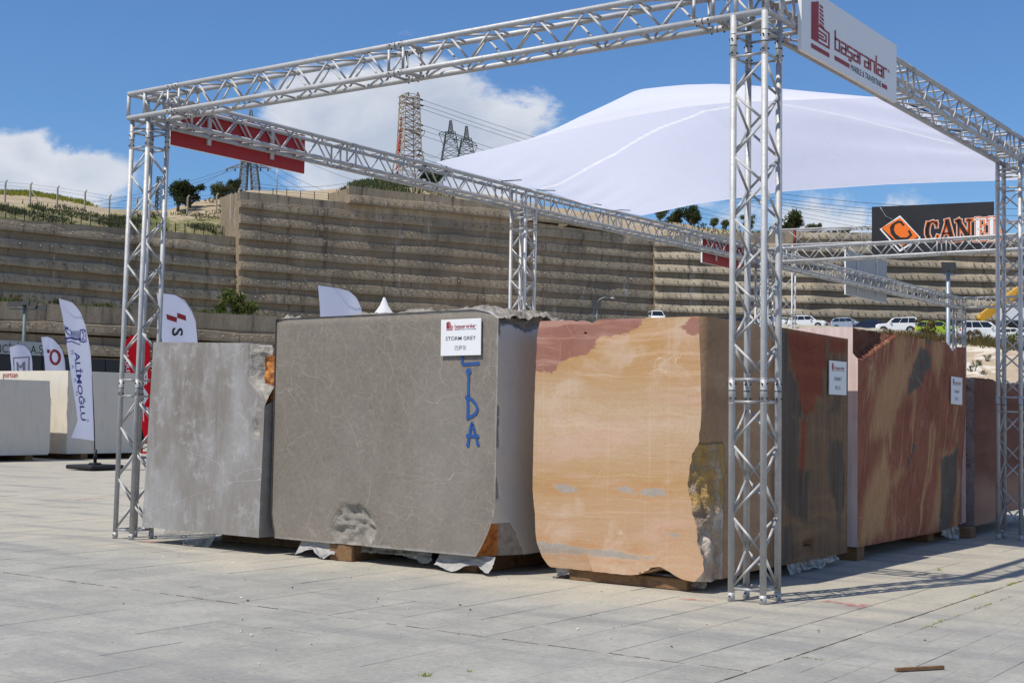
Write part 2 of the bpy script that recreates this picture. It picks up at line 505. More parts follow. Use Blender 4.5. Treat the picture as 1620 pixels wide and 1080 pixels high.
# paving
def paving(name, tiled):
    m, g = newmat(name); p = g.pos(); x, y, z = g.sep(p)
    if tiled:
        br = g.n('ShaderNodeTexBrick'); br.offset = .5
        g.put(br.inputs['Vector'], g.comb(y, x, 0))
        for k, v in (('Scale', 1.0), ('Mortar Size', .006), ('Mortar Smooth', .3), ('Bias', 0.0), ('Brick Width', .63), ('Row Height', .42)): br.inputs[k].default_value = v
        br.inputs['Color1'].default_value = (.0, .0, .0, 1); br.inputs['Color2'].default_value = (1, 1, 1, 1); br.inputs['Mortar'].default_value = (.5, .5, .5, 1)
        rnd = br.outputs['Color']; mort = br.outputs['Fac']
    else:
        rnd = g.add(g.mul(g.n('ShaderNodeNewGeometry').outputs['Random Per Island'], .5), g.mul(g.n('ShaderNodeObjectInfo').outputs['Random'], .5)); mort = None
    big = g.noise(p, .55, 5, .6, .6); mid = g.noise(g.vscale(p, (1, .55, 1)), 2.6, 7, .70); fine = g.noise(p, 95, 3, .8); grit = g.noise(p, 26, 5, .75)
    c = g.mix(g.lin(big, .32, .68, 0, 1), (.302, .298, .263), (.404, .397, .346))
    c = g.mix(g.mul(g.step(mid, .46, .60), .60), c, (.246, .244, .228)); c = g.mix(g.mul(g.step(mid, .47, .36), .45), c, (.455, .440, .400)); w2 = g.noise(g.vscale(g.warp(p, .8, .6), (.5, 1.7, 1)), 1.7, 6, .7); c = g.mix(g.mul(g.step(w2, .51, .61), .50), c, (.225, .224, .212)); w3 = g.noise(g.vscale(g.warp(p, 2.5, .3), (.9, 2.2, 1)), 4.5, 6, .75); c = g.mix(g.mul(g.step(w3, .55, .66), .35), c, (.24, .235, .215))
    c = g.mix(g.lin(rnd, 0, 1, 0, .30), c, (.405, .400, .382))
    # limestone dust round the blocks: warmer
    wob = g.mul(g.sub(big, .5), 3.4)
    d1 = g.step(g.add(y, wob), -1.55, -.25)
    d2 = g.step(g.add(g.add(x, g.mul(y, -.12)), wob), 2.2, .4)
    dust = g.mul(g.mul(d1, d2), g.lin(mid, .3, .7, .95, .55))
    far = g.step(y, 0.0, 14.0)
    c = g.mix(g.mul(dust, .75), c, (.515, .462, .350))
    # tyre tracks / dark drag marks, gum, stains
    tr_ = g.noise(g.vscale(g.warp(p, .5, .5), (.35, 2.4, 1)), 1.1, 3); c = g.mix(g.mul(g.step(tr_, .50, .68), .60), c, (.225, .225, .222))
    sp = g.voro(g.warp(p, 6, .05), 1.15); c = g.mix(g.mul(g.step(sp, .055, .035), g.mul(.55, g.step(big, .42, .6))), c, (.15, .15, .148))
    c = g.mix(g.lin(fine, .35, .65, .26, 0), c, (.17, .165, .155))
    c = g.mix(g.lin(fine, .45, .75, 0, .16), c, (.50, .49, .47))
    c = g.mix(g.mul(g.step(grit, .50, .70), .55), c, (.20, .195, .18)); c = g.mix(g.mul(g.step(grit, .46, .30), .4), c, (.50, .48, .44))
    if tiled: c = g.mix(g.mul(mort, .55), c, (.16, .15, .135))
    setp(g, c, g.lin(grit, .3, .7, .78, .92), 0, g.bump(g.add(g.mul(grit, .6), fine), .25, .004), .25)
    return m
MT['paver'] = paving('concrete_paver', False)
MT['paving_far'] = paving('concrete_paving', True)
MT['joint'] = simple('joint_sand', (.22, .205, .175), .95, var=.4, scale=9)
MT['ground'] = simple('ground_soil', (.33, .28, .20), .95, var=.25, scale=.3)

# ------------------------------------------------------------------ ground and pavement
mb = MB(); z = -.06
mb.add([(-3000, -3000, z), (3000, -3000, z), (3000, 3000, z), (-3000, 3000, z)], [(0, 1, 2, 3)])
mb.build('ground', MT['ground'], kind='structure', origin=(0, 0, z))
PX0, PX1, PY0, PY1 = -17.0, 6.0, -7.0, 11.0
mb = MB()
mb.add([(PX0, PY0, -.022), (PX1, PY0, -.022), (PX1, PY1, -.022), (PX0, PY1, -.022)], [(0, 1, 2, 3)], 1)
for a, b, c_, d_ in ((-70, PX0, -30, 75), (PX1, 60, -30, 75), (PX0, PX1, -30, PY0), (PX0, PX1, PY1, 75)):
    mb.add([(a, c_, -.001), (b, c_, -.001), (b, d_, -.001), (a, d_, -.001)], [(0, 1, 2, 3)], 0)
pavement = mb.build('pavement', [MT['paving_far'], MT['joint']], kind='structure', origin=(0, 0, 0))
cells = []
def strips(xs, y0, y1, ln, seed):  # rows of slabs, each row started at its own offset
    r = random.Random(seed)
    for a, b in zip(xs[:-1], xs[1:]):
        y = y0 - r.random()*ln
        while y < y1:
            ya, yb = max(y, y0), min(y+ln, y1)
            if yb-ya > .03: cells.append((a, b, ya, yb))
            y += ln
xs = [1.15-.42*k for k in range(60) if 1.15-.42*k > PX0][::-1]; xs = [PX0]+xs
strips(xs, -2.53, PY1, .63, 1)
xs = [1.15-.004]+[.785-.415*k for k in range(60) if .785-.415*k > PX0]; xs = [PX0]+xs[::-1]
strips(xs, PY0, -2.53, .63, 2)
xs = [1.158+.207*k for k in range(40) if 1.158+.207*k < PX1]+[PX1]
strips(xs, PY0, PY1, .62, 3)
def inview(cx, cy):
    d = np.array([cx, cy, 0])-CAM; w = d@_F
    if w < 1: return None
    u = 810+FPX*(d@_R)/w; v = 540-FPX*(d@_U)/w
    return w if (-90 < u < 1710 and v < 1130) else None
scored = []
for c_ in cells:
    cx, cy = (c_[0]+c_[1])/2, (c_[2]+c_[3])/2
    w = inview(cx, cy)
    hid = (-6.6 < cx < -.5 and cy > .9)
    scored.append(((w if w and not hid else 900+random.random()), c_))
scored.sort(key=lambda s: s[0])
def paver_geo(mb, a, b, c_, d_, h, tx, ty):
    e, e3 = (random.choice((.0002, .0002, .0003, .0004, .0006, .0010)) for _ in range(2)); e2, e4 = (random.choice((.0003, .0006, .0012, .0024)) for _ in range(2)); k = .0012
    cx, cy = (a+b)/2, (c_+d_)/2
    Z = lambda x, y: h+tx*(x-cx)+ty*(y-cy)
    o = [(a+e, c_+e2), (b-e3, c_+e2), (b-e3, d_-e4), (a+e, d_-e4)]; i = [(a+e+k, c_+e2+k), (b-e3-k, c_+e2+k), (b-e3-k, d_-e4-k), (a+e+k, d_-e4-k)]
    V = [(x, y, -.03) for x, y in o]+[(x, y, Z(x, y)-.0016) for x, y in o]+[(x, y, Z(x, y)) for x, y in i]
    F = [(8, 9, 10, 11)]
    for q in range(4):
        r = (q+1) % 4; F += [(q, r, 4+r, 4+q), (4+q, 4+r, 8+r, 8+q)]
    mb.add(V, F, 0)
shared = {}
rest = MB()
for n_, (w, c_) in enumerate(scored):
    a, b, y0, y1 = c_
    h = random.gauss(0, .0011); tx = random.gauss(0, .0016); ty = random.gauss(0, .0014)
    if n_ < 300:
        key = (round(b-a, 2), round(y1-y0, 2), random.randrange(9))
        if key not in shared:
            t = MB(); paver_geo(t, a, b, y0, y1, h, tx, ty)
            o = t.build('paver', MT['paver'], pavement, origin=((a+b)/2, (y0+y1)/2, -.03)); shared[key] = o.data
        else:
            o = bpy.data.objects.new('paver', shared[key]); COL.objects.link(o); o.parent = pavement
            o.location = ((a+b)/2, (y0+y1)/2, -.03)
    else: paver_geo(rest, a, b, y0, y1, h, tx, ty)
rest.build('paver', MT['paver'], pavement, origin=(0, 0, -.03), kind='stuff')

# ------------------------------------------------------------------ truss frame
H = .1228; RC = .0245; RB = .0098
frame = empty('truss_frame', (0, 0, 0), 'silver aluminium box truss frame standing over and around the marble blocks', 'truss')
me_b = None
def brace_mesh():
    global me_b
    if me_b is None:
        t = MB(); t.tube([(0, 0, -.5), (0, 0, .5)], RB, 8); me_b = t.mesh('brace', [MT['alu']], np.zeros(3))
    return me_b
def brace_obj(p, q, parent, r=RB):
    p = np.array(p, float); q = np.array(q, float); d = Vector(q-p); L_ = d.length
    o = bpy.data.objects.new('brace', brace_mesh()); COL.objects.link(o); o.parent = parent
    o.location = (p+q)/2-WL[parent.name]
    o.rotation_mode = 'QUATERNION'; o.rotation_quaternion = d.to_track_quat('Z', 'Y'); o.scale = (r/RB, r/RB, L_)
def truss(name, A, B, b, c, joints, single, parent, pitch=.2365, n_face=False, lean=(0, 0, 0), ends=(0, 0), column=False, sub=8, label=None):
    """A->B axis, b and c the two cross directions; joints = distances along the axis where sections are bolted"""
    A = np.array(A, float); B = np.array(B, float); ax = B-A; L_ = np.linalg.norm(ax); ax /= L_
    b = np.array(b, float); c = np.array(c, float); lean = np.array(lean, float)
    P = lambda t, sb, sc: A+ax*t+b*sb*H+c*sc*H+lean*t
    mid = (A+B)/2 if not column else A
    o0 = A+b*0 if column else mid
    root = bpy.data.objects.new(name, None); COL.objects.link(root); root.empty_display_size = .1
    root.parent = parent; root.location = o0-WL[parent.name]; WL[root.name] = o0
    if label: root['label'] = label
    corners = [(-1, -1), (1, -1), (1, 1), (-1, 1)]
    for sb, sc in corners:
        t = MB(); t.tube([P(-ends[0], sb, sc), P(L_+ends[1], sb, sc)], RC, 14 if single else sub)
        t.build('chord', MT['alu'], root)
    SL = []
    for j in joints:
        for sb, sc in corners:
            sl = MB(); SL.append(sl)
            for k in (-.088, .088, -.008, .008):
                sl.tube([P(j+k-.003, sb, sc), P(j+k+.003, sb, sc)], RC+.0018, 12 if single else sub)
            sl.tube([P(j-.092, sb, sc), P(j+.092, sb, sc)], RC+.0006, 12 if single else sub)
            sl.tube([P(j-.0035, sb, sc), P(j+.0035, sb, sc)], RC+.0012, 12 if single else sub, 1)
            if single:
                for k in (-.055, .05):
                    for dd in (b*(-1), c*(-1)):
                        q = P(j+k, sb, sc); sl.tube([q-dd*.034, q+dd*.034], .0065, 6, 1)
    if column:
        for sb, sc in corners:
            sl = MB(); SL.append(sl)
            sl.tube([P(0.0, sb, sc), P(.062, sb, sc)], RC+.0008, 12)
            if single:
                q = P(.035, sb, sc); sl.tube([q-c*.03, q+c*.03], .007, 6, 1)
    if single:
        for sl in SL: sl.build('joint_sleeve', [MT['alu'], MT['black']], root)
    elif SL:
        al = MB()
        for sl in SL:
            for vv in sl.v: al.v.append(vv)
            al.f += [[i+al.n for i in q] for q in sl.f]; al.mi += sl.mi; al.sm += sl.sm; al.n += sl.n
        al.build('joint_sleeve', [MT['alu'], MT['black']], root, kind='stuff')
    bm = MB()
    def br(p, q, r=RB):
        if single: brace_obj(p, q, root, r)
        else: bm.tube([p, q], r, 6)
    cuts = [0.0]+list(joints)+[L_]
    faces = [(0, 1), (1, 2), (2, 3), (3, 0)]
    for si, (t0, t1) in enumerate(zip(cuts[:-1], cuts[1:])):
        a0 = t0+(.08 if t0 > 0 else (.09 if column else .02)); a1 = t1-(.08 if t1 < L_ else .02)
        if a1-a0 < .12: continue
        for fi, (i, j) in enumerate(faces):
            p, q = corners[i], corners[j]
            vertical = column or fi in (1, 3)
            for tt, end in ((a0, t0 > 0 or column), (a1, t1 < L_)):
                if end: br(P(tt, *p), P(tt, *q), .0105 if column else .0125)
            s0, s1 = a0+.04, a1-.04
            if column and si == 0: s0 = a0+.005
            n = max(1, int(round((s1-s0)/pitch))); h = (s1-s0)/n
            for k in range(n):
                u, w = (p, q) if (k+fi+si) % 2 == 0 else (q, p)
                if vertical or n_face is False:
                    br(P(s0+k*h, *u), P(s0+(k+1)*h, *w))
                else:
                    if k % 2 == 0: br(P(s0+k*h, *p), P(s0+k*h, *q))
                    else: br(P(s0+(k-1)*h+.03, *p), P(s0+(k+1)*h-.03, *q))
    if not single and bm.v: bm.build('brace', MT['alu'], root, kind='stuff')
    return root
X, Y, Z = (1, 0, 0), (0, 1, 0), (0, 0, 1)
NF, NL, NR, NM, NN, NP, NO = (0, 0), (-6.746, 0), (0, 6.642), (-6.83, 6.85), (-6.75, 14.75), (0.0, 14.75), (-6.70, 26.5)
ZC = 4.343
def column(nd, single, lean=(0, 0, 0)):
    truss('truss_column', (nd[0], nd[1], 0), (nd[0], nd[1], 4.22), X, Y, (1.495, 3.995), single, frame, column=True, lean=lean)
column(NF, True, (-.003, -.002, 0)); column(NL, True, (.0073, .0075, 0))
for nd in (NR, NM, NN, NP, NO): column(nd, False)
def beam(a, b, joints, single=False, ends=(H, H), lift=(0, 0)):
    d = np.array([b[0]-a[0], b[1]-a[1], 0.0]); d /= np.linalg.norm(d); s_ = np.cross(d, (0, 0, 1))
    return truss('truss_beam', (a[0], a[1], ZC+lift[0]), (b[0], b[1], ZC+lift[1]), s_, Z, joints, single, frame, pitch=.222, n_face=True, ends=ends)
beam(NL, NF, (.55, 3.40, 6.36), True)
beam(NF, NR, (.42, 2.92, 6.2))
beam(NL, NM, (.42, 3.0, 6.4))
beam(NR, NP, (.42, 3.5, 6.0, 7.6))
beam(NM, NN, (.42, 2.4, 4.9, 7.4))
beam(NN, NP, (.42, 3.4, 6.3))
beam(NN, NO, (.42, 3.4, 6.4, 9.4, 11.3))
beam(NO, (2.6, 26.5), (.42, 3.4, 6.4))
beam(NP, (7.5, 14.75), (.42, 3.4, 6.4))
# uprights closing the corner boxes
cb = MB()
for nd in (NF, NL, NR, NM, NN, NP, NO):
    for sx in (-1, 1):
        for sy in (-1, 1): cb.tube([(nd[0]+sx*H, nd[1]+sy*H, 4.22), (nd[0]+sx*H, nd[1]+sy*H, 4.466)], .0185, 8)
cb.build('corner_upright', MT['alu'], frame, kind='stuff')

# second, taller frame that carries the black billboard
frame2 = empty('truss_frame', tuple(at(1244, 730, 36)*np.array([1, 1, 0])), 'taller pale truss goal with a rust red corner post carrying the black billboard', 'truss')
BA = at(1244, 378, 36); BB = at(1690, 350, 33.3); ZB = BA[2]+.02
bdir = np.array([BB[0]-BA[0], BB[1]-BA[1], 0.]); bl = np.linalg.norm(bdir); bdir /= bl; bside = np.cross(bdir, (0, 0, 1))
sH = H; H = .20
truss('truss_beam', (BA[0], BA[1], ZB), (BA[0]+bdir[0]*bl, BA[1]+bdir[1]*bl, ZB), bside, Z, (2.0, 4.6), False, frame2, pitch=.42, n_face=True, ends=(.2, .2))
for t_ in (0.0, bl-.2):
    q = BA+bdir*t_
    truss('truss_column', (q[0], q[1], 0), (q[0], q[1], ZB-.2), bdir, bside, (1.5, 4.0), False, frame2, pitch=.4, column=True)
H = sH
t = MB()
q = BA+bdir*.02
for k in (-.2, .2): t.bar((q[0]+bdir[0]*k, q[1]+bdir[1]*k, ZB-.24), (q[0]+bdir[0]*k, q[1]+bdir[1]*k, ZB+.24), .06)
t.bar((q[0]-bdir[0]*.2, q[1]-bdir[1]*.2, ZB+.22), (q[0]+bdir[0]*.2, q[1]+bdir[1]*.2, ZB+.22), .06)
t.build('corner_post', simple('rust_red_paint', (.22, .03, .02), .6), frame2)
# ------------------------------------------------------------------ marble blocks
def block(name, lo, hi, warp, mats, res=.024, coarse=.12, faces='frtlb', **tg):
    """box lo..hi cut to shape by warp(P, fid) -> P', attrs; faces: f front(-Y) r right(+X) t top l left b back u under"""
    lo = np.array(lo, float); hi = np.array(hi, float)
    mb = MB(); att = {}
    ids = {'f': 0, 'r': 1, 't': 2, 'l': 3, 'b': 4, 'u': 5}
    for fc in faces+'u':
        if fc in 'fb': ax = (0, 2); fix = 1; val = lo[1] if fc == 'f' else hi[1]
        elif fc in 'rl': ax = (1, 2); fix = 0; val = hi[0] if fc == 'r' else lo[0]
        else: ax = (0, 1); fix = 2; val = hi[2] if fc == 't' else lo[2]
        rs = res if fc in 'frt' else coarse
        na = max(2, int((hi[ax[0]]-lo[ax[0]])/rs)+1); nb = max(2, int((hi[ax[1]]-lo[ax[1]])/rs)+1)
        a = np.linspace(lo[ax[0]], hi[ax[0]], na); b = np.linspace(lo[ax[1]], hi[ax[1]], nb)
        A, Bq = np.meshgrid(a, b, indexing='ij')
        P = np.zeros((na*nb, 3)); P[:, ax[0]] = A.ravel(); P[:, ax[1]] = Bq.ravel(); P[:, fix] = val
        Q, at_ = warp(P.copy(), fc)
        flip = {'f': True, 'r': True, 't': True, 'l': False, 'b': False, 'u': False}[fc]
        mb.grid(Q.reshape(na, nb, 3), ids[fc] if ids[fc] < len(mats) else 0, fc != 't', flip)
        for k, v in at_.items(): att.setdefault(k, []).append(np.broadcast_to(v, (na*nb,)))
    att = {k: np.concatenate(v) for k, v in att.items()}
    return mb.build(name, mats, attrs=att, **tg)

def veins(g, p, scale, warp, width, cover, seed=0.0):
    q = g.warp(g.vadd(p, (seed, seed*.7, seed*1.3)), 1.6, warp)
    v = g.voro(q, scale, 'DISTANCE_TO_EDGE')
    line = g.step(v, width, width*.15)
    return g.mul(line, g.step(g.noise(g.vadd(p, (seed*2, 3, 1)), 1.7, 2), cover, cover+.12))

# --- materials of the stones
def rough_mix(g, p, c, rc1, rc2, orange=None, bumpscale=14):
    r = g.attr('rough'); rn = g.noise(p, bumpscale, 5, .65); rn2 = g.noise(p, 60, 3)
    rcol = g.mix(g.lin(rn, .3, .7, 0, 1), rc1, rc2)
    if orange is not None:
        rcol = g.mix(g.attr('orange'), rcol, g.mix(g.lin(rn, .35, .65, 0, 1), (.20, .062, .02), orange))
    rm = g.step(g.add(r, g.mul(g.sub(rn, .5), .25)), .35, .55)
    return g.mix(rm, c, rcol), rm, g.bump(g.add(g.mul(rn, g.mul(rm, 1.0)), g.mul(rn2, .08)), .55, .03)
def storm(side):
    m, g = newmat('storm_grey_marble' + ('_side' if side else '')); p = g.pos()
    big = g.noise(p, .9, 4); mid = g.noise(g.warp(p, 3, .3), 5, 6, .68); fi = g.noise(p, 45, 3)
    c = g.mix(g.lin(big, .35, .65, 0, 1), (.184, .160, .135), (.224, .199, .172))
    c = g.mix(g.mul(g.lin(mid, .38, .66, 0, 1), .42), c, (.146, .130, .112))
    mi_ = g.noise(g.warp(p, 9, .08), 22, 5, .72); c = g.mix(g.lin(mi_, .36, .58, .20, 0), c, (.13, .112, .094)); c = g.mix(g.lin(mi_, .50, .72, 0, .18), c, (.37, .335, .295)); c = g.mix(g.lin(fi, .35, .7, 0, .2), c, (.30, .275, .245))
    if not side:
        x_, y_, z_ = g.sep(p); pd = g.comb(g.add(g.mul(x_, 1.0), g.mul(z_, .55)), y_, g.add(g.mul(z_, .42), g.mul(x_, -.25))); pe = g.comb(g.add(g.mul(x_, .5), g.mul(z_, -.5)), y_, g.add(g.mul(z_, .9), g.mul(x_, .5)))
        for q_, sc, wp, wd, cv, sd, am in ((pd, 1.5, .45, .005, .46, 0., .30), (pe, 2.2, .40, .006, .47, 3.1, .25), (pd, 4.5, .30, .012, .46, 7.7, .19), (pe, 8.0, .25, .022, .44, 4.7, .18), (pe, .9, .7, .003, .50, 12., .45), (pd, 14., .15, .03, .50, 21., .16)):
            c = g.mix(g.mul(veins(g, q_, sc, wp, wd, cv, sd), am), c, (.48, .425, .35))
        c = g.mix(g.mul(g.step(g.add(g.attr('edge'), g.mul(g.sub(mid, .5), 1.2)), .55, 1.0), .5), c, (.42, .41, .40))
        wash = g.noise(g.vscale(p, (1.0, 1, .5)), 1.0, 3); c = g.mix(g.mul(g.step(wash, .5, .7), .18), c, (.31, .30, .28))
    else:
        st = g.noise(p, 2.2, 5, .65)
        c = g.mix(g.lin(st, .3, .7, .72, .95), c, (.55, .54, .53))  # shaded side painted paler, standing in for weak fill light
    c, rm, b = rough_mix(g, p, c, (.185, .17, .15), (.34, .315, .28), (.42, .165, .045))
    setp(g, c, g.lin(rm, 0, 1, .66, .92), 0, b, .15); return m
def cement():
    m, g = newmat('pale_grey_marble'); p = g.pos()
    st = g.noise(g.vscale(p, (3.4, 3.4, .8)), 2.4, 5, .62, .6); big = g.noise(g.vscale(p, (1, 1, .6)), 1.3, 4); fi = g.noise(g.vscale(p, (60, 60, 5)), 1.0, 3)
    c = g.mix(g.lin(big, .35, .65, 0, 1), (.315, .308, .302), (.18, .157, .135))
    c = g.mix(g.mul(g.step(g.add(g.mul(st, .45), g.mul(g.noise(g.vscale(p, (1.4, 1, 1)), 3.0, 6, .7), .55)), .46, .60), .55), c, (.345, .343, .35))
    c = g.mix(g.mul(g.step(g.add(g.mul(st, .5), g.mul(g.noise(g.vscale(g.vadd(p, (5, 1, 2)), (1, 1, .8)), 2.2, 6, .7), .5)), .49, .40), .45), c, (.19, .168, .148))
    c = g.mix(g.lin(fi, .35, .65, .09, 0), c, (.16, .15, .145)); c = g.mix(g.lin(fi, .45, .7, 0, .08), c, (.5, .5, .5)); mo = g.noise(p, 7, 6, .7); c = g.mix(g.lin(mo, .36, .60, .38, 0), c, (.20, .185, .17)); c = g.mix(g.mul(g.step(mo, .54, .66), .38), c, (.41, .41, .42))
    tilt = g.vadd(p, (0, 0, 0)); q = g.comb(g.mul(g.sep(p)[0], .30), g.sep(p)[1], g.mul(g.sub(g.sep(p)[2], g.mul(g.sep(p)[0], .10)), 1.25))
    c = g.mix(g.mul(veins(g, q, 1.7, .30, .0022, .46, 2.), .5), c, (.62, .61, .60))
    c = g.mix(g.mul(veins(g, p, 2.2, .7, .003, .52, 5.), .4), c, (.60, .59, .57))
    c, rm, b = rough_mix(g, p, c, (.20, .19, .17), (.46, .43, .38), (.74, .31, .08), 20)
    setp(g, c, g.lin(rm, 0, 1, .55, .9), 0, b, .3); return m
def onyx_front():
    m, g = newmat('banded_cream_and_orange_marble'); p = g.pos(); w = g.warp(p, 1.1, .26); x, y, z = g.sep(w)
    n = g.noise(p, 2.2, 5, .6, .4); fi = g.noise(p, 30, 4, .65); bn = g.noise(g.vscale(w, (.5, .5, 5)), 2.0, 5, .6)
    t = g.lin(g.add(z, g.mul(g.sub(bn, .5), .30)), 0.05, 2.3, 0, 1)
    c = g.ramp(t, [(0, (0.521, 0.327, 0.208)), (.10, (0.539, 0.354, 0.224)), (.20, (0.465, 0.301, 0.176)), (.30, (0.484, 0.319, 0.184)), (.38, (0.446, 0.266, 0.108)), (.45, (0.474, 0.314, 0.168)), (.53, (0.502, 0.363, 0.228)), (.61, (0.530, 0.407, 0.276)), (.69, (0.484, 0.332, 0.196)), (.78, (0.456, 0.266, 0.108)), (.88, (0.465, 0.257, 0.084)), (1, (0.456, 0.274, 0.120))])
    c = g.mix(g.mul(g.step(g.add(g.mul(bn, .6), g.mul(n, .4)), .50, .64), .55), c, (.46, .255, .105))
    c = g.mix(g.mul(g.step(n, .50, .68), .65), c, (.58, .47, .37))
    c = g.mix(g.lin(fi, .35, .7, .28, 0), c, (.45, .25, .12))
    fb_ = g.noise(g.vscale(w, (.35, .35, 16)), 2.6, 5, .65); c = g.mix(g.mul(g.step(fb_, .50, .66), .26), c, (.60, .40, .30)); c = g.mix(g.mul(g.step(fb_, .48, .36), .22), c, (.60, .50, .38)); pk = g.noise(g.vscale(w, (.6, .6, 2.4)), 1.5, 4); c = g.mix(g.mul(g.step(pk, .50, .66), .55), c, (.57, .38, .30))
    band = g.step(g.noise(g.vscale(w, (.25, .25, 9)), 2.3, 4, .6), .60, .64); c = g.mix(g.mul(band, .28), c, (.66, .50, .35))
    # red cap, grey lenses (outlines kept as distances on the mesh, edge made ragged here)
    jag = g.add(g.mul(g.sub(g.noise(p, 9, 5, .7), .5), .11), g.mul(g.sub(g.noise(g.vscale(p, (2, 2, 14)), 3, 4, .7), .5), .07))
    red = g.step(g.add(g.attr('red'), jag), .006, -.006)
    rcol = g.mix(n, (.20, .066, .054), (.36, .17, .135)); rcol = g.mix(g.mul(g.step(bn, .48, .62), .55), rcol, (.55, .33, .27))
    rcol = g.mix(g.mul(g.step(g.noise(g.vscale(p, (14, 14, .8)), 1, 2), .6, .75), .35), rcol, (.58, .40, .35))
    c = g.mix(g.mul(red, .93), c, rcol)
    gr = g.step(g.add(g.attr('grey'), g.mul(jag, .7)), .008, -.010)
    gcol = g.mix(g.noise(p, 16, 4), (.25, .235, .22), (.44, .41, .37)); c = g.mix(g.mul(gr, .9), c, gcol)
    rim = g.step(g.m('ABSOLUTE', g.add(g.add(g.attr('grey'), -.03), jag)), .03, .0); c = g.mix(g.mul(rim, .25), c, (.50, .20, .08))
    c = g.mix(g.mul(veins(g, p, 1.7, .5, .0035, .50, 1.), .5), c, (.72, .58, .45)); c = g.mix(g.mul(veins(g, p, 2.6, .4, .0025, .54, 4.), .55), c, (.30, .15, .06))
    ln = g.noise(g.vscale(g.warp(p, 2.0, .12), (.22, 1, 26)), 1.8, 4, .6); c = g.mix(g.mul(g.step(g.m('ABSOLUTE', g.sub(ln, .5)), .016, .003), g.lin(g.noise(p, 1.3, 3), .45, .62, 0, .5)), c, (.36, .165, .055)); pit = g.voro(g.warp(p, 12, .02), 34); c = g.mix(g.mul(g.step(pit, .16, .08), g.mul(.55, g.step(g.noise(p, 3.5, 3), .54, .64))), c, (.24, .14, .07)); sp_ = g.noise(p, 55, 4, .75); c = g.mix(g.lin(sp_, .36, .56, .22, 0), c, (.34, .20, .10))
    saw = g.noise(g.vscale(p, (30, 1, .4)), 1, 2); c = g.mix(g.mul(g.step(saw, .60, .75), .16), c, (.75, .62, .52))
    r = g.attr('rough'); rn = g.noise(p, 13, 5, .68)
    zz_ = g.sep(p)[2]; r7 = g.noise(p, 5, 6, .7); gold = g.mul(g.step(zz_, .62, .72), g.step(zz_, 1.08, .98)); rc = g.mix(gold, g.ramp(r7, [(.32, (.36, .27, .19)), (.5, (.58, .47, .36)), (.7, (.70, .62, .54))]), g.ramp(r7, [(.32, (.30, .19, .08)), (.5, (.56, .36, .13)), (.7, (.60, .46, .30))]))
    rm = g.step(g.add(r, g.mul(g.sub(rn, .5), .3)), .35, .5); c = g.mix(rm, c, rc)
    setp(g, c, g.lin(rm, 0, 1, .42, .9), 0, g.bump(g.add(g.mul(rn, rm), g.mul(fi, .05)), .6, .04), .4); return m
def onyx_side():
    m, g = newmat('banded_brown_and_wine_marble'); p = g.pos(); w = g.warp(p, 1.5, .25); x, y, z = g.sep(w)
    n = g.noise(p, 2.0, 5, .6); bn = g.noise(g.vscale(w, (1, .35, 4.5)), 1.6, 5, .6); fi = g.noise(p, 24, 4, .65)
    st = g.noise(g.vscale(p, (1, 7, .5)), 2, 4)
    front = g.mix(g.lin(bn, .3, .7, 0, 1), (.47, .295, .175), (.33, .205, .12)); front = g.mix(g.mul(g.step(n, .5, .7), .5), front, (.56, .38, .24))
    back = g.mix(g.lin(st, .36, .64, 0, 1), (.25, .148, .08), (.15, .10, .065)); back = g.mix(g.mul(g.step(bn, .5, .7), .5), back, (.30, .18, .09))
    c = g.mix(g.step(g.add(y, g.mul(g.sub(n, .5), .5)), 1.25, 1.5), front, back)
    jag = g.add(g.mul(g.sub(g.noise(p, 6, 5, .7), .5), .14), g.mul(g.sub(g.noise(g.vscale(p, (1, 16, 1.2)), 1.6, 4, .7), .5), .22))
    red = g.step(g.add(g.attr('red'), jag), .03, -.03); c = g.mix(g.mul(red, .88), c, g.mix(g.lin(bn, .3, .7, 0, 1), (.21, .034, .016), (.31, .080, .038)))
    gr = g.step(g.add(g.attr('grey'), jag), .04, -.04); c = g.mix(g.mul(gr, .85), c, g.mix(g.lin(st, .35, .65, 0, 1), (.058, .049, .040), (.13, .108, .088)))
    c = g.mix(g.mul(veins(g, p, 2.4, .5, .004, .5, 1.), .35), c, (.45, .33, .25))
    c = g.mix(g.lin(fi, .35, .7, .2, 0), c, (.08, .055, .04))
    r = g.attr('rough'); rn = g.noise(p, 13, 5, .68)
    zz_ = g.sep(p)[2]; r7 = g.noise(p, 5, 6, .7); gold = g.mul(g.step(zz_, .55, .70), g.step(zz_, 1.30, 1.05)); rc = g.mix(gold, g.ramp(r7, [(.32, (.30, .22, .16)), (.5, (.56, .45, .35)), (.62, (.72, .64, .56)), (.7, (.64, .56, .48))]), g.ramp(r7, [(.32, (.24, .145, .06)), (.48, (.56, .36, .13)), (.6, (.46, .32, .17)), (.7, (.66, .57, .47))]))
    rm = g.step(g.add(r, g.mul(g.sub(rn, .5), .3)), .35, .5); c = g.mix(rm, c, rc)
    setp(g, c, g.lin(rm, 0, 1, .72, .92), 0, g.bump(g.add(g.mul(g.add(rn, r7), rm), g.mul(fi, .08)), .8, .07), .12); return m
def pink():
    m, g = newmat('pale_pink_sawn_marble'); p = g.pos()
    st = g.noise(g.vscale(p, (9, 9, .7)), 2, 4); n = g.noise(p, 2.5, 4)
    c = g.mix(g.lin(st, .35, .65, 0, 1), (.66, .56, .54), (.56, .43, .41)); c = g.mix(g.mul(g.step(n, .5, .7), .4), c, (.70, .62, .60))
    c = g.mix(g.mul(veins(g, p, 2., .6, .006, .45, 1.), .6), c, (.80, .74, .72))
    setp(g, c, .7); return m
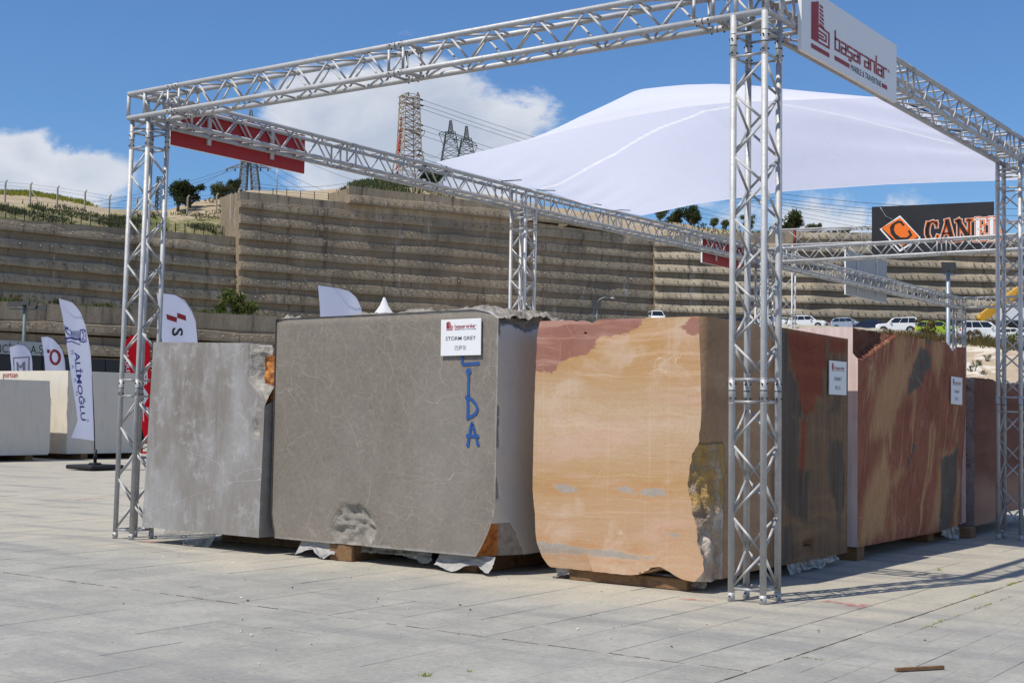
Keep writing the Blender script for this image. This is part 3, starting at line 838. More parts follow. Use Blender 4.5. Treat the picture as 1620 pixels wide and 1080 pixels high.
def wine():
    m, g = newmat('wine_red_and_tan_marble'); p = g.pos(); w = g.warp(p, 1.2, .35); x, y, z = g.sep(w)
    diag = g.comb(g.add(g.mul(y, 2.4), g.mul(z, -.9)), g.add(g.mul(y, .3), g.mul(z, .55)), 0)
    st = g.noise(diag, 1.5, 5, .62, .5); n = g.noise(p, 3, 5, .65); fi = g.noise(g.vscale(p, (1, 12, 1.5)), 4, 4)
    red = g.mix(g.lin(n, .3, .7, 0, 1), (.205, .060, .036), (.31, .115, .068)); red = g.mix(g.mul(g.step(fi, .52, .70), .45), red, (.38, .18, .105))
    tan = g.mix(g.lin(fi, .3, .7, 0, 1), (.42, .24, .11), (.53, .34, .175))
    s2 = g.noise(g.vscale(diag, (5, 1.1, 1)), 2.2, 5, .7); s3 = g.noise(g.vscale(diag, (13, 1.6, 1)), 2.0, 4, .7); jag = g.add(g.mul(g.sub(g.noise(p, 5, 5, .65), .5), .14), g.mul(g.sub(s2, .5), .42))
    red = g.mix(g.mul(g.step(s2, .48, .64), .55), red, (.36, .145, .08)); red = g.mix(g.mul(g.step(s2, .46, .34), .60), red, (.125, .038, .024)); red = g.mix(g.mul(g.step(s3, .55, .66), .45), red, (.46, .24, .12))
    c = g.mix(g.mul(g.step(g.add(g.mul(st, .7), g.mul(s2, .3)), .53, .62), .62), red, tan)
    c = g.mix(g.mul(g.step(g.add(g.attr('red'), g.mul(jag, 1.3)), .08, -.10), .72), c, tan); c = g.mix(g.mul(g.step(s3, .54, .70), .35), c, (.20, .08, .05))
    gr = g.step(g.add(g.attr('grey'), g.mul(jag, .5)), .012, -.014); gc = g.mix(n, (.068, .054, .042), (.16, .135, .11)); gc = g.mix(g.mul(veins(g, p, 5, .5, .014, .4, 3.), .6), gc, (.27, .26, .25))
    c = g.mix(gr, c, gc)
    c = g.mix(g.mul(veins(g, p, 1.4, .8, .006, .46, 1.), .45), c, (.52, .40, .30)); c = g.mix(g.mul(veins(g, p, 3.2, .8, .006, .48, 6.), .3), c, (.40, .30, .22))
    r = g.attr('rough'); rn = g.noise(p, 12, 5, .68); rm = g.step(g.add(r, g.mul(g.sub(rn, .5), .3)), .35, .5)
    c = g.mix(g.mul(g.step(g.noise(p, 34, 4, .7), .54, .70), .30), c, (.10, .045, .028)); c = g.mix(rm, c, g.mix(rn, (.06, .028, .02), (.24, .11, .075)))
    setp(g, c, g.lin(rm, 0, 1, .70, .92), 0, g.bump(g.add(g.mul(rn, rm), g.mul(fi, .08)), .7, .05), .12); return m
def maroon(roughface):
    m, g = newmat('dark_maroon_marble' if not roughface else 'broken_pink_grey_marble'); p = g.pos(); w = g.warp(p, 1.5, .3)
    n = g.noise(p, 3, 5, .65); bn = g.noise(g.vscale(w, (1, .5, 2.4)), 1.7, 5, .6); z = g.sep(w)[2]
    if roughface:
        c = g.mix(n, (.26, .19, .18), (.42, .34, .33)); c = g.mix(g.mul(g.step(g.noise(p, 8, 4), .55, .65), .6), c, (.15, .10, .095)); setp(g, c, .9, 0, g.bump(g.noise(p, 9, 6, .7), 1.0, .08)); return m
    c = g.mix(g.lin(bn, .32, .68, 0, 1), (.12, .044, .030), (.21, .088, .060)); c = g.mix(g.mul(g.step(z, .95, .6), .8), c, g.mix(bn, (.32, .15, .10), (.50, .31, .22)))
    c = g.mix(g.mul(veins(g, p, 2.2, .6, .008, .5, 1.), .3), c, (.35, .27, .24)); setp(g, c, .75, spec=.12); return m
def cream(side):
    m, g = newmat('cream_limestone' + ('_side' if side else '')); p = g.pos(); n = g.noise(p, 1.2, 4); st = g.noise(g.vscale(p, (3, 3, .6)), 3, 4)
    c = g.mix(n, (.60, .55, .46), (.72, .67, .58)) if not side else g.mix(n, (.56, .52, .45), (.66, .62, .54))  # same stone; the side copy is painted darker as the shaded face
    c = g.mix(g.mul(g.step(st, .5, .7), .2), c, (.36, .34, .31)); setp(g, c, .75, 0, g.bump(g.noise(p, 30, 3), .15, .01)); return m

def base_attrs(n): return {'rough': np.zeros(n), 'edge': np.zeros(n), 'orange': np.zeros(n), 'red': np.full(n, 5.), 'grey': np.full(n, 5.)}
def pp(pts, fn, ax): return [tuple(fn(x, y)[list(ax)]) for x, y in pts]

# 1 large storm grey block
Y0 = -.14
scar_c = np.array([-3.70, .28])
def warpC(P, fc):
    n = len(P); A = base_attrs(n); x, y, z = P.T.copy(); o = P.copy()
    nz = fbm(P, 5, 4, 3); nf = fbm(P, 16, 4, 9)
    # ragged top behind the front edge
    topz = 2.128+(x+4.73)*.0095 + np.where(y > Y0+.05, ((fbm(P*[1, 1, 0], 4, 4, 5)-.45)*.17+(fbm(P*[1, 1, 0], 19, 3, 6)-.5)*.075)*smooth(y, Y0+.02, Y0+.16), 0) - .05*smooth(x, -2.55, -2.19)**2
    topz = topz + np.where(x > -2.30, -.03*smooth(x, -2.3, -2.2), 0) - .13*smooth(y, .7, 1.9)
    P[:, 2] = np.minimum(P[:, 2], topz)
    A['rough'] = np.maximum(A['rough'], smooth(y, Y0+.02, Y0+.09)*(z > 2.06))
    # rough band below the top of the right side
    if fc == 'r':
        band = 2.03+(fbm(P*[0, 1, 0], 4.2, 4, 2)-.5)*.26
        A['rough'] = np.maximum(A['rough'], smooth(P[:, 2], band-.01, band+.01)); P[:, 0] -= smooth(P[:, 2], band-.02, band+.05)*(.015+.09*nf)
    # side runs back leaning a little inwards
    P[:, 0] -= np.maximum(0, y-Y0)*.02*(x > -3)
    # left edge bottom chip
    xl = -4.70+.05*smooth(.36-z, 0, .2)+.008*(nf-.5); P[:, 0] = np.maximum(P[:, 0], np.where(x < -4.5, xl, P[:, 0]))
    # right edge: dressed, with rounded lower corner and broken toe
    d = np.abs(y-Y0)
    hz = np.clip((.64-z)/.49, 0, 1); DD = .04+.36*hz
    xr = -2.195-.006*(fbm(P*[0, 0, 1], 12, 3, 4)-.5) - .185*hz**1.9*np.clip(1-d/DD, 0, 1)
    toe = smooth(.46-z, 0, .14)*smooth(DD+.03-d, 0, .06)
    xr = xr-toe*(.05*(nz-.45)+.03*(nf-.5))*smooth(d, .0, .05)
    hit = (P[:, 0] > xr) & (x > -2.9)
    A['rough'] = np.where(hit & (toe > .15) & (fc != 'f'), 1., A['rough'])
    A['orange'] = np.where(hit & (toe > .15), smooth(.20*hz-d+(nz-.5)*.10, 0, .05), 0.)
    P[:, 0] = np.where(hit, xr, P[:, 0])
    # knocks on the edge
    for kz, kh in ((1.15, .12), (.72, .10), (1.98, .06), (1.32, .05)):
        k = smooth(kh-np.abs(z-kz), 0, kh*.6)*smooth(.05-d+.02*nf, 0, .03)
        if fc == 'r':
            k = smooth(kh*(.6+.8*nf)-np.abs(z-kz), 0, .02)*smooth(.035+.045*nf-d, 0, .02); A['rough'] = np.maximum(A['rough'], k*.9); A['orange'] *= (1-k)
            P[:, 0] -= k*.025
    # conchoidal break low on the face
    if fc in 'fu':
        q = np.stack([x, z], 1)-scar_c; r = np.hypot(q[:, 0]/.265, q[:, 1]/.225)
        ang = np.arctan2(q[:, 1], q[:, 0]); r = r*(1+.12*(fbm(np.stack([np.cos(ang)*2, np.sin(ang)*2, 0*ang], 1), 1.2, 3, 8)-.5)*2)
        k = smooth(1.0-r, 0, .05); rings = fbm(np.stack([q[:, 0]*2, q[:, 1]*5+4*r, 0*r], 1), 2.2, 4, 21)
        q1_ = q[:, 1]+.9*q[:, 0]**2+.05*(nf-.5); rid = 1-np.abs(2*fbm(np.stack([q[:, 0]*1.2, q1_*3.2, 0*r], 1), 4.2, 4, 23)-1); arcs = np.abs(((q1_*13+1.5*(nz-.5)) % 1.0)-.5)*2
        dep = k*.006+smooth(1.0-r, 0, .35)*.020+k*(.055*(rid-.6)+.026*(arcs-.5)*smooth(q[:, 1], -.02, .12)+.04*(nf-.5))*smooth(1.0-r, -.02, .12)
        P[:, 1] += dep; A['rough'] = np.maximum(A['rough'], k)
    if fc == 'f':
        e = np.minimum.reduce([x+4.73, -2.19-x, 2.14-z, z-.15]); A['edge'] = np.maximum(smooth(.03-e, 0, .03)*.95, .72*smooth(.085-e, 0, .085))
        P[:, 1] += np.where((x < -4.5), .02*smooth(-4.55-x, 0, .2), 0)+.012*smooth(z-2.08, 0, .05)
    return P, A
MC = [storm(False), storm(True), storm(True)]
block('marble_block', (-4.735, Y0, .15), (-2.185, 1.85, 2.24), warpC, MC, res=.02, label='large warm grey veined marble block with blue spray lettering and a white STORM GREY card', cat='marble block', group='quarried marble blocks on show')

# 2 pale grey block at the left end
Y1 = -.22
def warpD(P, fc):
    n = len(P); A = base_attrs(n); x, y, z = P.T.copy(); nf = fbm(P, 15, 4, 9); d = np.abs(y-Y1)
    xl = -6.352+(z-.15)*.048; xr = -4.76+.03*smooth(z, .15, 1.5)
    P[:, 0] = xl+(x+6.352)/(6.352-4.73)*(xr-xl)
    P[:, 2] = np.where(z > 1.5, z-(x+6.35)*.021*(z-1.5)/.44, z)
    P[:, 2] += np.where(z < .3, -.0*(x+6.3), 0)
    # broken upper right corner, orange natural joint below
    X_ = P[:, 0]
    edge = -4.955+.055*(fbm(P*[0, 0, 1], 7, 4, 2)-.5)+.20*smooth(1.63-z, 0, .26)
    k = smooth(X_-edge, 0, .03)*smooth(z, 1.33, 1.40)*(x > -5.2)
    if fc in 'ft':
        P[:, 1] += k*(.03+.12*smooth(X_-edge, 0, .22)+.07*(nf-.3)); A['rough'] = k
        P[:, 2] -= k*(z > 1.85)*.05*nf
    if fc == 'r':
        rr = smooth(z+.09*(nf-.5), 1.40, 1.46)*smooth(.62-d, 0, .2); A['rough'] = rr; A['orange'] = rr*smooth(1.80+.05*(nf-.5)-z, 0, .02)
        P[:, 0] -= rr*(.02+.05*nf)
        P[:, 1] += smooth(z, 1.33, 1.4)*(y < Y1+.2)*.13
    kk = smooth(.09-np.abs(z-1.13), 0, .05)*smooth(.03+.03*nf-np.abs(X_-(-4.84)), 0, .02)
    if fc == 'f': P[:, 1] += kk*.03; A['rough'] = np.maximum(A['rough'], kk); A['edge'] = smooth(.05-np.minimum(x+6.352, z-.15), 0, .05)
    return P, A
mD = cement()
blkD = block('marble_block', (-6.352, Y1, .15), (-4.73, 1.6, 1.94), warpD, [mD, mD, mD], res=.024, label='pale streaky grey marble block beside the left truss column', cat='marble block', group='quarried marble blocks on show')

def warpL(P, fc):
    n = len(P); A = base_attrs(n); x, y, z = P.T.copy(); a = fbm(P, 7, 4, 71)-.5; b = fbm(P, 22, 4, 72)-.5
    t = np.clip((x+4.815)/.18, 0, 1); lim = -4.735+.10*smooth(z, 1.40, 1.56)+.03*a*2; P[:, 0] = -4.815+t*(lim+4.815)
    P[:, 1] += .10*a+.05*b+.05*t; P[:, 2] += .04*a; A['rough'] += 1.; A['orange'] += 1.
    return P, A
block('stained_joint', (-4.815, Y1+.10, 1.36), (-4.635, .9, 1.80), warpL, [mD, mD, mD], res=.016, parent=blkD)

# 3 orange banded block at the corner
YB = .07; XB = -.44
def S(x, y): return 820+x/2.077, 460+y/2.077
f_ = lambda x, y: onY(*S(x, y), YB)
redF = [pp(p, f_, (0, 2)) for p in ([(20, 60), (430, 60), (415, 95), (385, 128), (330, 150), (265, 148), (250, 188), (205, 212), (150, 228), (108, 274), (80, 262), (20, 268)], [(530, 118), (598, 62), (640, 62), (640, 130), (596, 143), (568, 146)])]
greyF = [pp(p, f_, (0, 2)) for p in ([(105, 640), (150, 628), (208, 658), (150, 662)], [(312, 648), (352, 642), (392, 660), (350, 664)], [(403, 658), (440, 648), (478, 654), (492, 674), (430, 676)], [(20, 818), (120, 824), (230, 848), (300, 850), (380, 868), (448, 872), (440, 884), (330, 876), (230, 868), (120, 862), (20, 858)], [(478, 793), (525, 796), (527, 812), (486, 804)])]
def S6(x, y): return 1090+x/6, 480+y/6
s_ = lambda x, y: onX(*S6(x, y), XB)
def S3(x, y): return 1080+x/3, 600+y/3
s3 = lambda x, y: onX(*S3(x, y), XB)
redS = [pp([(938, 255), (1310, 300), (1305, 600), (1262, 640), (1270, 885), (1225, 880), (1190, 1015), (1110, 1055), (1060, 970), (1020, 720), (950, 600)], s_, (1, 2)), pp([(1315, 320), (1505, 340), (1490, 480), (1345, 470)], s_, (1, 2)), pp([(560, 200), (590, 205), (575, 480), (545, 560)], s3, (1, 2))]
greyS = [pp([(860, 240), (935, 252), (950, 590), (1025, 720), (1075, 1080), (860, 1090)], s_, (1, 2)), pp([(470, 120), (560, 200), (545, 420), (600, 440), (590, 680), (520, 640), (470, 560)], s3, (1, 2)), pp([(700, 280), (760, 300), (765, 420), (770, 560), (740, 720), (690, 420)], s3, (1, 2)), pp([(1360, 880), (1440, 890), (1420, 1040), (1330, 1060)], s_, (1, 2)), pp([(470, 700), (520, 690), (530, 850), (470, 880)], s3, (1, 2))]
# right-hand outline of the front face (height, x)
OUT = np.array([(.05, -.52), (.10, -.50), (.16, -.455), (.25, -.445), (.33, -.47), (.42, -.50), (.50, -.515), (.58, -.545), (.68, -.56), (.80, -.592), (.92, -.575), (1.02, -.535), (1.10, -.515), (1.2, -.48), (1.35, -.472), (1.7, -.485), (2.06, -.505)])
LFT = np.array([(.05, -1.78), (.10, -1.83), (.16, -1.885), (.28, -1.93), (.36, -1.945), (.5, -1.955), (.7, -1.98), (1.4, -1.975), (1.9, -1.96), (2.0, -1.945), (2.06, -1.93)])
def warpB(P, fc):
    n = len(P); A = base_attrs(n); x, y, z = P.T.copy(); d = y-YB; nf = fbm(P, 11, 5, 4); nn = fbm(P, 30, 3, 8)
    t = np.clip((x+1.98)/(1.98+XB), 0, 1)
    xo = np.interp(z, OUT[:, 0], OUT[:, 1])+(.045*(fbm(P*[0, 0, 1], 9, 4, 81)-.5)+.03*(fbm(P*[0, 0, 1], 34, 2, 82)-.5))*smooth(1.24-z, 0, .08)
    # the right side: flat sawn face from about 1.2 up, broken below
    brk = smooth(1.22-z, 0, .25)
    fall = smooth(d, 0, np.where(z < 1.25, .34, .10))
    dn = d+(fbm(P*[0, 1, 1], 6.5, 4, 61)-.5)*.22*smooth(d, 0, .04); st_ = .42*smooth(dn, .015, .05)+.33*smooth(dn, .085, .12)+.25*smooth(dn, .165, .20)
    xs = xo+(XB-xo)*np.where(z < 1.25, np.clip(st_, 0, 1)*(1-.0*fall), 1-np.exp(-d/.05)) - .13*(nf-.45)*brk*smooth(d, 0, .05)*smooth(.50-d, 0, .3)
    xl = np.interp(z, LFT[:, 0], LFT[:, 1])+.01*(nn-.5)
    P[:, 0] = xl+t*(xs-xl)
    A['rough'] = np.where(t > .985, brk*smooth(.34+.26*(nf-.5)-d, 0, .05)*(1. if fc == 'r' else 0), 0.)
    top = 2.052+.03*smooth(y, .0, 3)*0-.016*smooth(y, 1.0, 2.9)
    P[:, 2] = np.minimum(P[:, 2], top)
    # top front edge ragged where red
    if fc in 'ft':
        k = smooth(.05-np.abs(x+1.62), 0, .05)+smooth(.10-np.abs(x+1.48), 0, .08)
        P[:, 2] = np.where(z > 1.95, P[:, 2]-k*.05*nn, P[:, 2])
        if fc == 't': P[:, 2] -= .05*nf*smooth(d, 0, .25)*smooth(-.6-x, 0, .2)
    # undercut of the lower edge on the front
    lowz = .088+.012*(nf-.5)+.085*np.exp(-((x+.80)/.16)**2)*smooth(.5-d, 0, .3)*(z < .4)-.006*(t-.5)
    P[:, 2] = np.maximum(P[:, 2], np.where(d < .6, lowz, .10))
    P[:, 1] += np.where(z < .3, .03*smooth(.3-z, 0, .25), 0)*(d < .3)*(x < -1.5)
    if fc in 'ft':
        q = np.stack([P[:, 0], P[:, 2]], 1)
        A['red'] = np.minimum.reduce([polysdf(q, r) for r in redF]); A['grey'] = np.minimum.reduce([polysdf(q, r) for r in greyF])
    if fc == 'r':
        q = np.stack([P[:, 1], P[:, 2]], 1)
        A['red'] = np.minimum.reduce([polysdf(q, r) for r in redS]); A['grey'] = np.minimum.reduce([polysdf(q, r) for r in greyS])
        k = smooth(.10-np.abs(z-.18), 0, .05)*smooth(.16-np.abs(y-2.02), 0, .1); P[:, 0] -= k*.06*(.5+nf); P[:, 2] += k*(z < .2)*.1
    return P, A
mBf = onyx_front(); mBs = onyx_side()
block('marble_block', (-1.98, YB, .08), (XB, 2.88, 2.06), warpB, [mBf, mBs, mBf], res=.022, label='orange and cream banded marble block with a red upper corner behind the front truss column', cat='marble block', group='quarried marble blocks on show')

# 4 wine red block on the right row
XA = -.45
def S54(x, y): return 1320+x/5.4, 490+y/5.4
a_ = lambda x, y: onX(*S54(x, y), XA); a3 = lambda x, y: onX(*S3(x, y), XA)
tanA = [pp([(520, 205), (640, 235), (615, 430), (740, 300), (690, 430), (640, 590), (620, 720), (530, 850), (480, 1080), (300, 1085), (330, 850), (400, 560), (500, 420)], a_, (1, 2)), pp([(840, 260), (945, 290), (930, 470), (880, 620), (840, 420)], a_, (1, 2)), pp([(850, 640), (900, 430), (960, 300), (985, 470), (1060, 420), (985, 520), (960, 740), (830, 790)], a3, (1, 2)), pp([(1180, 700), (1225, 350), (1285, 345), (1280, 370), (1230, 380), (1225, 700)], a3, (1, 2)), pp([(1305, 440), (1318, 440), (1300, 700), (1285, 720)], a3, (1, 2))]
greyA = [pp([(738, 318), (825, 380), (825, 480), (760, 560), (735, 650), (625, 725), (640, 590), (690, 430)], a_, (1, 2)), pp([(762, 246), (828, 258), (826, 300), (800, 300)], a_, (1, 2)), pp([(1225, 380), (1285, 345), (1308, 300), (1300, 480), (1280, 660), (1262, 710), (1215, 725), (1228, 560)], a3, (1, 2)), pp([(1095, 300), (1108, 310), (1075, 400), (1058, 430)], a3, (1, 2))]
def warpA(P, fc):
    n = len(P); A = base_attrs(n); x, y, z = P.T.copy(); nf = fbm(P, 9, 5, 4); nn = fbm(P, 28, 3, 8)
    zt = np.interp(y, [3.15, 3.3, 4.2, 4.6, 5.75, 5.95, 6.1, 6.45], [2.16, 2.155, 2.155, 2.15, 2.15, 2.06, 2.12, 2.13])+.015*(nn-.5)
    P[:, 2] = np.minimum(P[:, 2], zt)
    zb = np.interp(y, [3.15, 5.5, 5.9, 6.45], [.128, .128, .15, .18]); P[:, 2] = np.maximum(P[:, 2], zb+.01*(nn-.5))
    # the natural break at the top front corner
    lim = 1.87+np.interp(y, [3.15, 3.28, 3.6, 4.25], [0, 0, .10, .30])
    k = smooth(P[:, 2]-lim+.03*(nf-.5), 0, .03)*smooth(4.3-y, 0, .1)
    if fc in 'rt': P[:, 0] -= k*np.maximum(0, .05+.10*(nf-.3)); A['rough'] = k
    if fc == 'f': P[:, 0] -= smooth(P[:, 2], 1.86, 1.92)*.05*smooth(x, -.8, XA); P[:, 0] += 0
    if fc == 't': P[:, 2] -= .04*nf
    if fc == 'r':
        q = np.stack([P[:, 1], P[:, 2]], 1)
        A['red'] = np.minimum.reduce([polysdf(q, r) for r in tanA]); A['grey'] = np.minimum.reduce([polysdf(q, r) for r in greyA])
        P[:, 0] -= smooth(y, 6.2, 6.45)*.05*(1-smooth(z, .5, 1.5))
    return P, A
mA = wine(); mP = pink()
block('marble_block', (-2.3, 3.15, .12), (XA, 6.42, 2.18), warpA, [mP, mA, mP], res=.026, label='wine red marble block with tan streaks and dark grey patches and a pink sawn end', cat='marble block', group='quarried marble blocks on show')

# 5 maroon block behind the right truss column
def warpE(P, fc):
    n = len(P); A = base_attrs(n); x, y, z = P.T.copy(); nf = fbm(P, 8, 5, 14); nn = fbm(P, 26, 3, 8)
    P[:, 2] = np.minimum(P[:, 2], 1.80+.03*(nn-.5)-.03*smooth(y, 7.45, 7.6)*(y < 9))
    P[:, 2] = np.maximum(P[:, 2], .12+.10*smooth(y, 7.2, 8.2)+.02*(nn-.5))
    if fc == 'f':
        P[:, 1] += .10*(nf-.4)*smooth(z, .55, .8)
    return P, A
mE = maroon(False); mE2 = maroon(True)
block('marble_block', (-2.2, 6.72, .12), (-.44, 9.4, 1.82), warpE, [mE2, mE, mE2], res=.03, label='dark maroon marble block with a broken pinkish end behind the right truss column', cat='marble block', group='quarried marble blocks on show')

# 6, 7 far blocks on the left
def warp_far(seed, r=.02):
    def w(P, fc):
        A = base_attrs(len(P)); nn = fbm(P, 5, 4, seed)
        P[:, 0] += (nn-.5)*r*2; P[:, 1] += (nn-.5)*r*2
        return P, A
    return w
q0 = onZ(105, 719, .12); XF = q0[0]; q1 = onX(82, 722, XF+1.0)
def warpP(P, fc):
    A = base_attrs(len(P)); x, y, z = P.T.copy(); nn = fbm(P, 7, 4, 33)
    e = smooth(x, XF-.2, XF)
    if fc == 'f': P[:, 0] -= e*smooth(.9, 0, 1)*.07*nn*smooth(z, .8, 1.1)
    if fc == 'r': P[:, 1] += 0; P[:, 0] -= .06*nn*smooth(q0[1]+.3-y, 0, .2)
    return P, A
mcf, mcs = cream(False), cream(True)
block('marble_block', (XF-3.0, q0[1], .14), (XF, onX(212, 700, XF)[1], onY(100, 586, q0[1])[2]), warpP, [mcf, mcs, mcf], res=.06, label='cream limestone block with red lettering behind the tall white feather flag', cat='marble block', group='far pale stone blocks')
qa = onX(78, 720, XF+.25)
def warpQ(P, fc):
    A = base_attrs(len(P)); x, y, z = P.T.copy(); nn = fbm(P, 6, 4, 37)
    yr = qa[1]-.09*smooth(.5-z, .15, .5)**2-.05*smooth(z, 1.5, 1.55)-.03*(nn-.5)
    P[:, 1] = np.minimum(y, yr); return P, A
block('marble_block', (XF-3.2, qa[1]-2.9, .14), (XF+.25, qa[1], onX(40, 601, XF+.25)[2]), warpQ, [mcf, mcs, mcf], res=.06, label='pale grey limestone block cut off by the left picture edge', cat='marble block', group='far pale stone blocks')
mb = MB(); o = onY(16, 594.5, q0[1]-.012); put_text(mb, 'portsan', o, X, Z, w=onY(27.5, 594, q0[1])[0]-onY(4.5, 594, q0[1])[0]); print('GAP', q0[1]-qa[1])
mb.build('painted_lettering', MT['print_red'], bpy.data.objects['marble_block.005'])

# spray lettering LIDA on the storm grey block
mb = MB(); YS = Y0-.004
ps = lambda pts: [(lambda q: (q[0], q[2]))(onY(720+x/6.35, 550+y/6.35, Y0)) for x, y in pts]
o = (0, YS, 0)
for st in ([(80, 70), (74, 120), (75, 170), (140, 163), (232, 157)], [(138, 290), (136, 380), (135, 465)], [(128, 505), (132, 600), (130, 705)], [(118, 498), (160, 510), (205, 555), (230, 610), (215, 655), (175, 685), (132, 702)], [(130, 975), (150, 850), (172, 740), (200, 850), (232, 968)], [(128, 884), (180, 884), (228, 886)]):
    YS -= .0005; o = (0, YS, 0); q = ps(st); w = .026; qq = []
    for i in range(len(q)-1):
        for k in range(4): t = k/4; qq.append((q[i][0]*(1-t)+q[i+1][0]*t, q[i][1]*(1-t)+q[i+1][1]*t))
    qq.append(q[-1]); qq = np.array(qq)
    sm = qq.copy(); sm[1:-1] = (qq[:-2]+2*qq[1:-1]+qq[2:])/4; sm[1:-1] = (sm[:-2]+2*sm[1:-1]+sm[2:])/4
    ribbon(mb, sm, w, o, X, Z)
    for e in (sm[0], sm[-1]): flat(mb, arc(e[0], e[1], w*.62, 0, 360, 14)[:-1], (0, YS-.00022, 0), X, Z)
e = ps([(138, 237)])[0]; flat(mb, arc(e[0], e[1], .027, 0, 360, 14)[:-1], o, X, Z)
m, g = newmat('blue_spray_paint'); p = g.pos(); setp(g, g.mix(g.noise(p, 12, 4), (.008, .055, .21), (.015, .085, .30)), .6)
mb.build('spray_lettering', m, bpy.data.objects['marble_block'])

# ------------------------------------------------------------------ the exhibitor's mark
GLY = {'b': ([[(0, 10), (0, 0), (4, 0), (4, 6), (0, 6)]], 5.6), 'a': ([[(0, 6), (4, 6), (4, 0), (0, 0), (0, 3.1), (4, 3.1)]], 5.6), 's': ([[(4, 6), (0, 6), (0, 3), (4, 3), (4, 0), (0, 0)], [(1.2, -1.6), (3.0, -1.6)]], 5.6),
       'r': ([[(0, 0), (0, 6), (3, 6)]], 4.6), 'n': ([[(0, 0), (0, 6), (4, 6), (4, 0)]], 5.6), 'l': ([[(0, 0), (0, 10)]], 1.7)}
def mark(mb, o, U, V, w, full=True, mi_red=0, mi_blk=1):
    """b-tower icon, squared name in red, strapline in black; o = lower left, w = total width"""
    k = w/73.0; U = np.asarray(U, float)*k; V = np.asarray(V, float)*k*.6; o = np.asarray(o, float)
    # icon 0..17 wide
    flat(mb, [(0, 5), (6.2, 5), (6.2, 29), (0, 26)], o, U, V, mi_red)
    for i in range(6): flat(mb, [(7.0, 16+i*2.1), (11.2-.25*i, 14.6+i*2.3), (11.2-.25*i, 15.8+i*2.3), (7.0, 17.2+i*2.1)], o, U, V, mi_red)
    ribbon(mb, [(6.6, 15), (15.4, 14.0), (15.4, 5.6), (6.6, 5.6)], 1.2, o, U, V, mi_red)
    ribbon(mb, [(6.6, 12.2), (12.8, 11.7), (12.8, 8.2), (6.6, 8.2)], 1.1, o, U, V, mi_red)
    ribbon(mb, [(6.6, 9.9), (10.4, 9.9)], 1.0, o, U, V, mi_red)
    flat(mb, [(0, 0), (15.8, 0), (15.8, 2.6), (0, 2.6)], o, U, V, mi_red)
    x = 20.5
    for ch in 'basaranlar'.replace('bas', 'bas'):
        gl, adv = GLY['s' if ch == 's' else ch]
        for st in gl: ribbon(mb, [(x+.6+a*1.0, 7.2+b*1.05) for a, b in st], 1.25, o, U, V, mi_red)
        x += adv*1.02+.15
    flat(mb, [(20.5, .6), (34.5, .6), (34.5, 3.2), (20.5, 3.2)], o, U, V, mi_red)
    flat(mb, [(67.2, .6), (72.6, .6), (72.6, 3.2), (67.2, 3.2)], o, U, V, mi_red)
    put_text(mb, 'MARBLE & TRAVERTINE', o+U*51.1+V*1.9, U, V/1.0, w=30.5, h=3.7, mi=mi_blk)
    put_text(mb, '®', o+U*(x+1.2)+V*13.2, U, V, h=2.2, mi=mi_red)

def card(o, U, V, N, w, h, lines, label, tilt=0.0):
    o = np.asarray(o, float); U = np.asarray(U, float); V = np.asarray(V, float); N = np.asarray(N, float)
    ct, s_t = math.cos(tilt), math.sin(tilt); U, V = U*ct+V*s_t, V*ct-U*s_t
    root = empty('name_card', o, label, 'name card', 'printed name cards on the blocks')
    t = MB(); t.prism([(-w/2, -h/2), (w/2, -h/2), (w/2, h/2), (-w/2, h/2)], o, U, V, N, .006, 0)
    t.build('board', MT['sign_white'], root)
    t = MB(); oo = o+N*.0075
    mark(t, oo-U*w*.36+V*h*.20, U, V, w*.74)
    put_text(t, lines[0], oo-V*h*.03, U, V, h=h*.105, w=w*lines[2], mi=1, bold=.002)
    put_text(t, lines[1], oo-V*h*.29, U, V, h=h*.13, mi=2)
    t.build('print', [MT['print_red'], MT['print_black'], MT['print_grey']], root)
card(((-2.7635-2.3505)/2, Y0-.016, 1.922), X, Z, (0, -1, 0), .412, .299, ('STORM GREY', '巴萨灰', .75), 'white STORM GREY name card fixed high on the large grey block', .010)
card((XB+.012, 2.60, 1.67), Y, Z, (1, 0, 0), .40, .30, ('SUNSET', '图山石', .44), 'white SUNSET name card on the shaded side of the orange banded block', .0)
card((XA+.012, 6.045, 1.635), Y, Z, (1, 0, 0), .39, .30, ('SUNSET', '图山石', .44), 'white SUNSET name card hanging crooked on the wine red block', -.02)

# ------------------------------------------------------------------ timber bearers
def timber(lo, hi, label, ang=0.0):
    c = [(a+b)/2 for a, b in zip(lo, hi)]; h = [(b-a)/2 for a, b in zip(lo, hi)]
    t = MB(); t.box((-h[0], -h[1], 0), (h[0], h[1], 2*h[2]), 0, .007)
    o = t.build('timber_bearer', MT['timber'], label=label, cat='timber', group='timber bearers under the blocks', origin=(0, 0, 0))
    o.location = (c[0], c[1], lo[2]); o.rotation_euler = (0, 0, ang); WL[o.name] = np.array((c[0], c[1], lo[2]))
timber((-4.05, -.11, 0), (-3.80, 1.7, .148), 'square orange brown timber end under the left part of the storm grey block', .06)
timber((-2.66, -.02, 0), (-2.46, 1.7, .148), 'timber end showing through white sheet under the right corner of the storm grey block')
timber((-5.95, .42, 0), (-4.55, .64, .148), 'long dark timber lying along the shade under the pale grey block', -.02)
timber((-1.66, .14, 0), (-.62, .36, .086), 'long dark brown timber under the front edge of the orange banded block', .01)
timber((-1.66, 2.3, 0), (-.62, 2.5, .098), 'timber in deep shade under the rear of the orange banded block')
timber((-1.9, 3.18, 0), (-.46, 3.36, .126), 'upright sided brown timber end below the near corner of the wine red block')
timber((-1.9, 5.6, 0), (-.6, 5.8, .126), 'timber in the shade under the far half of the wine red block')
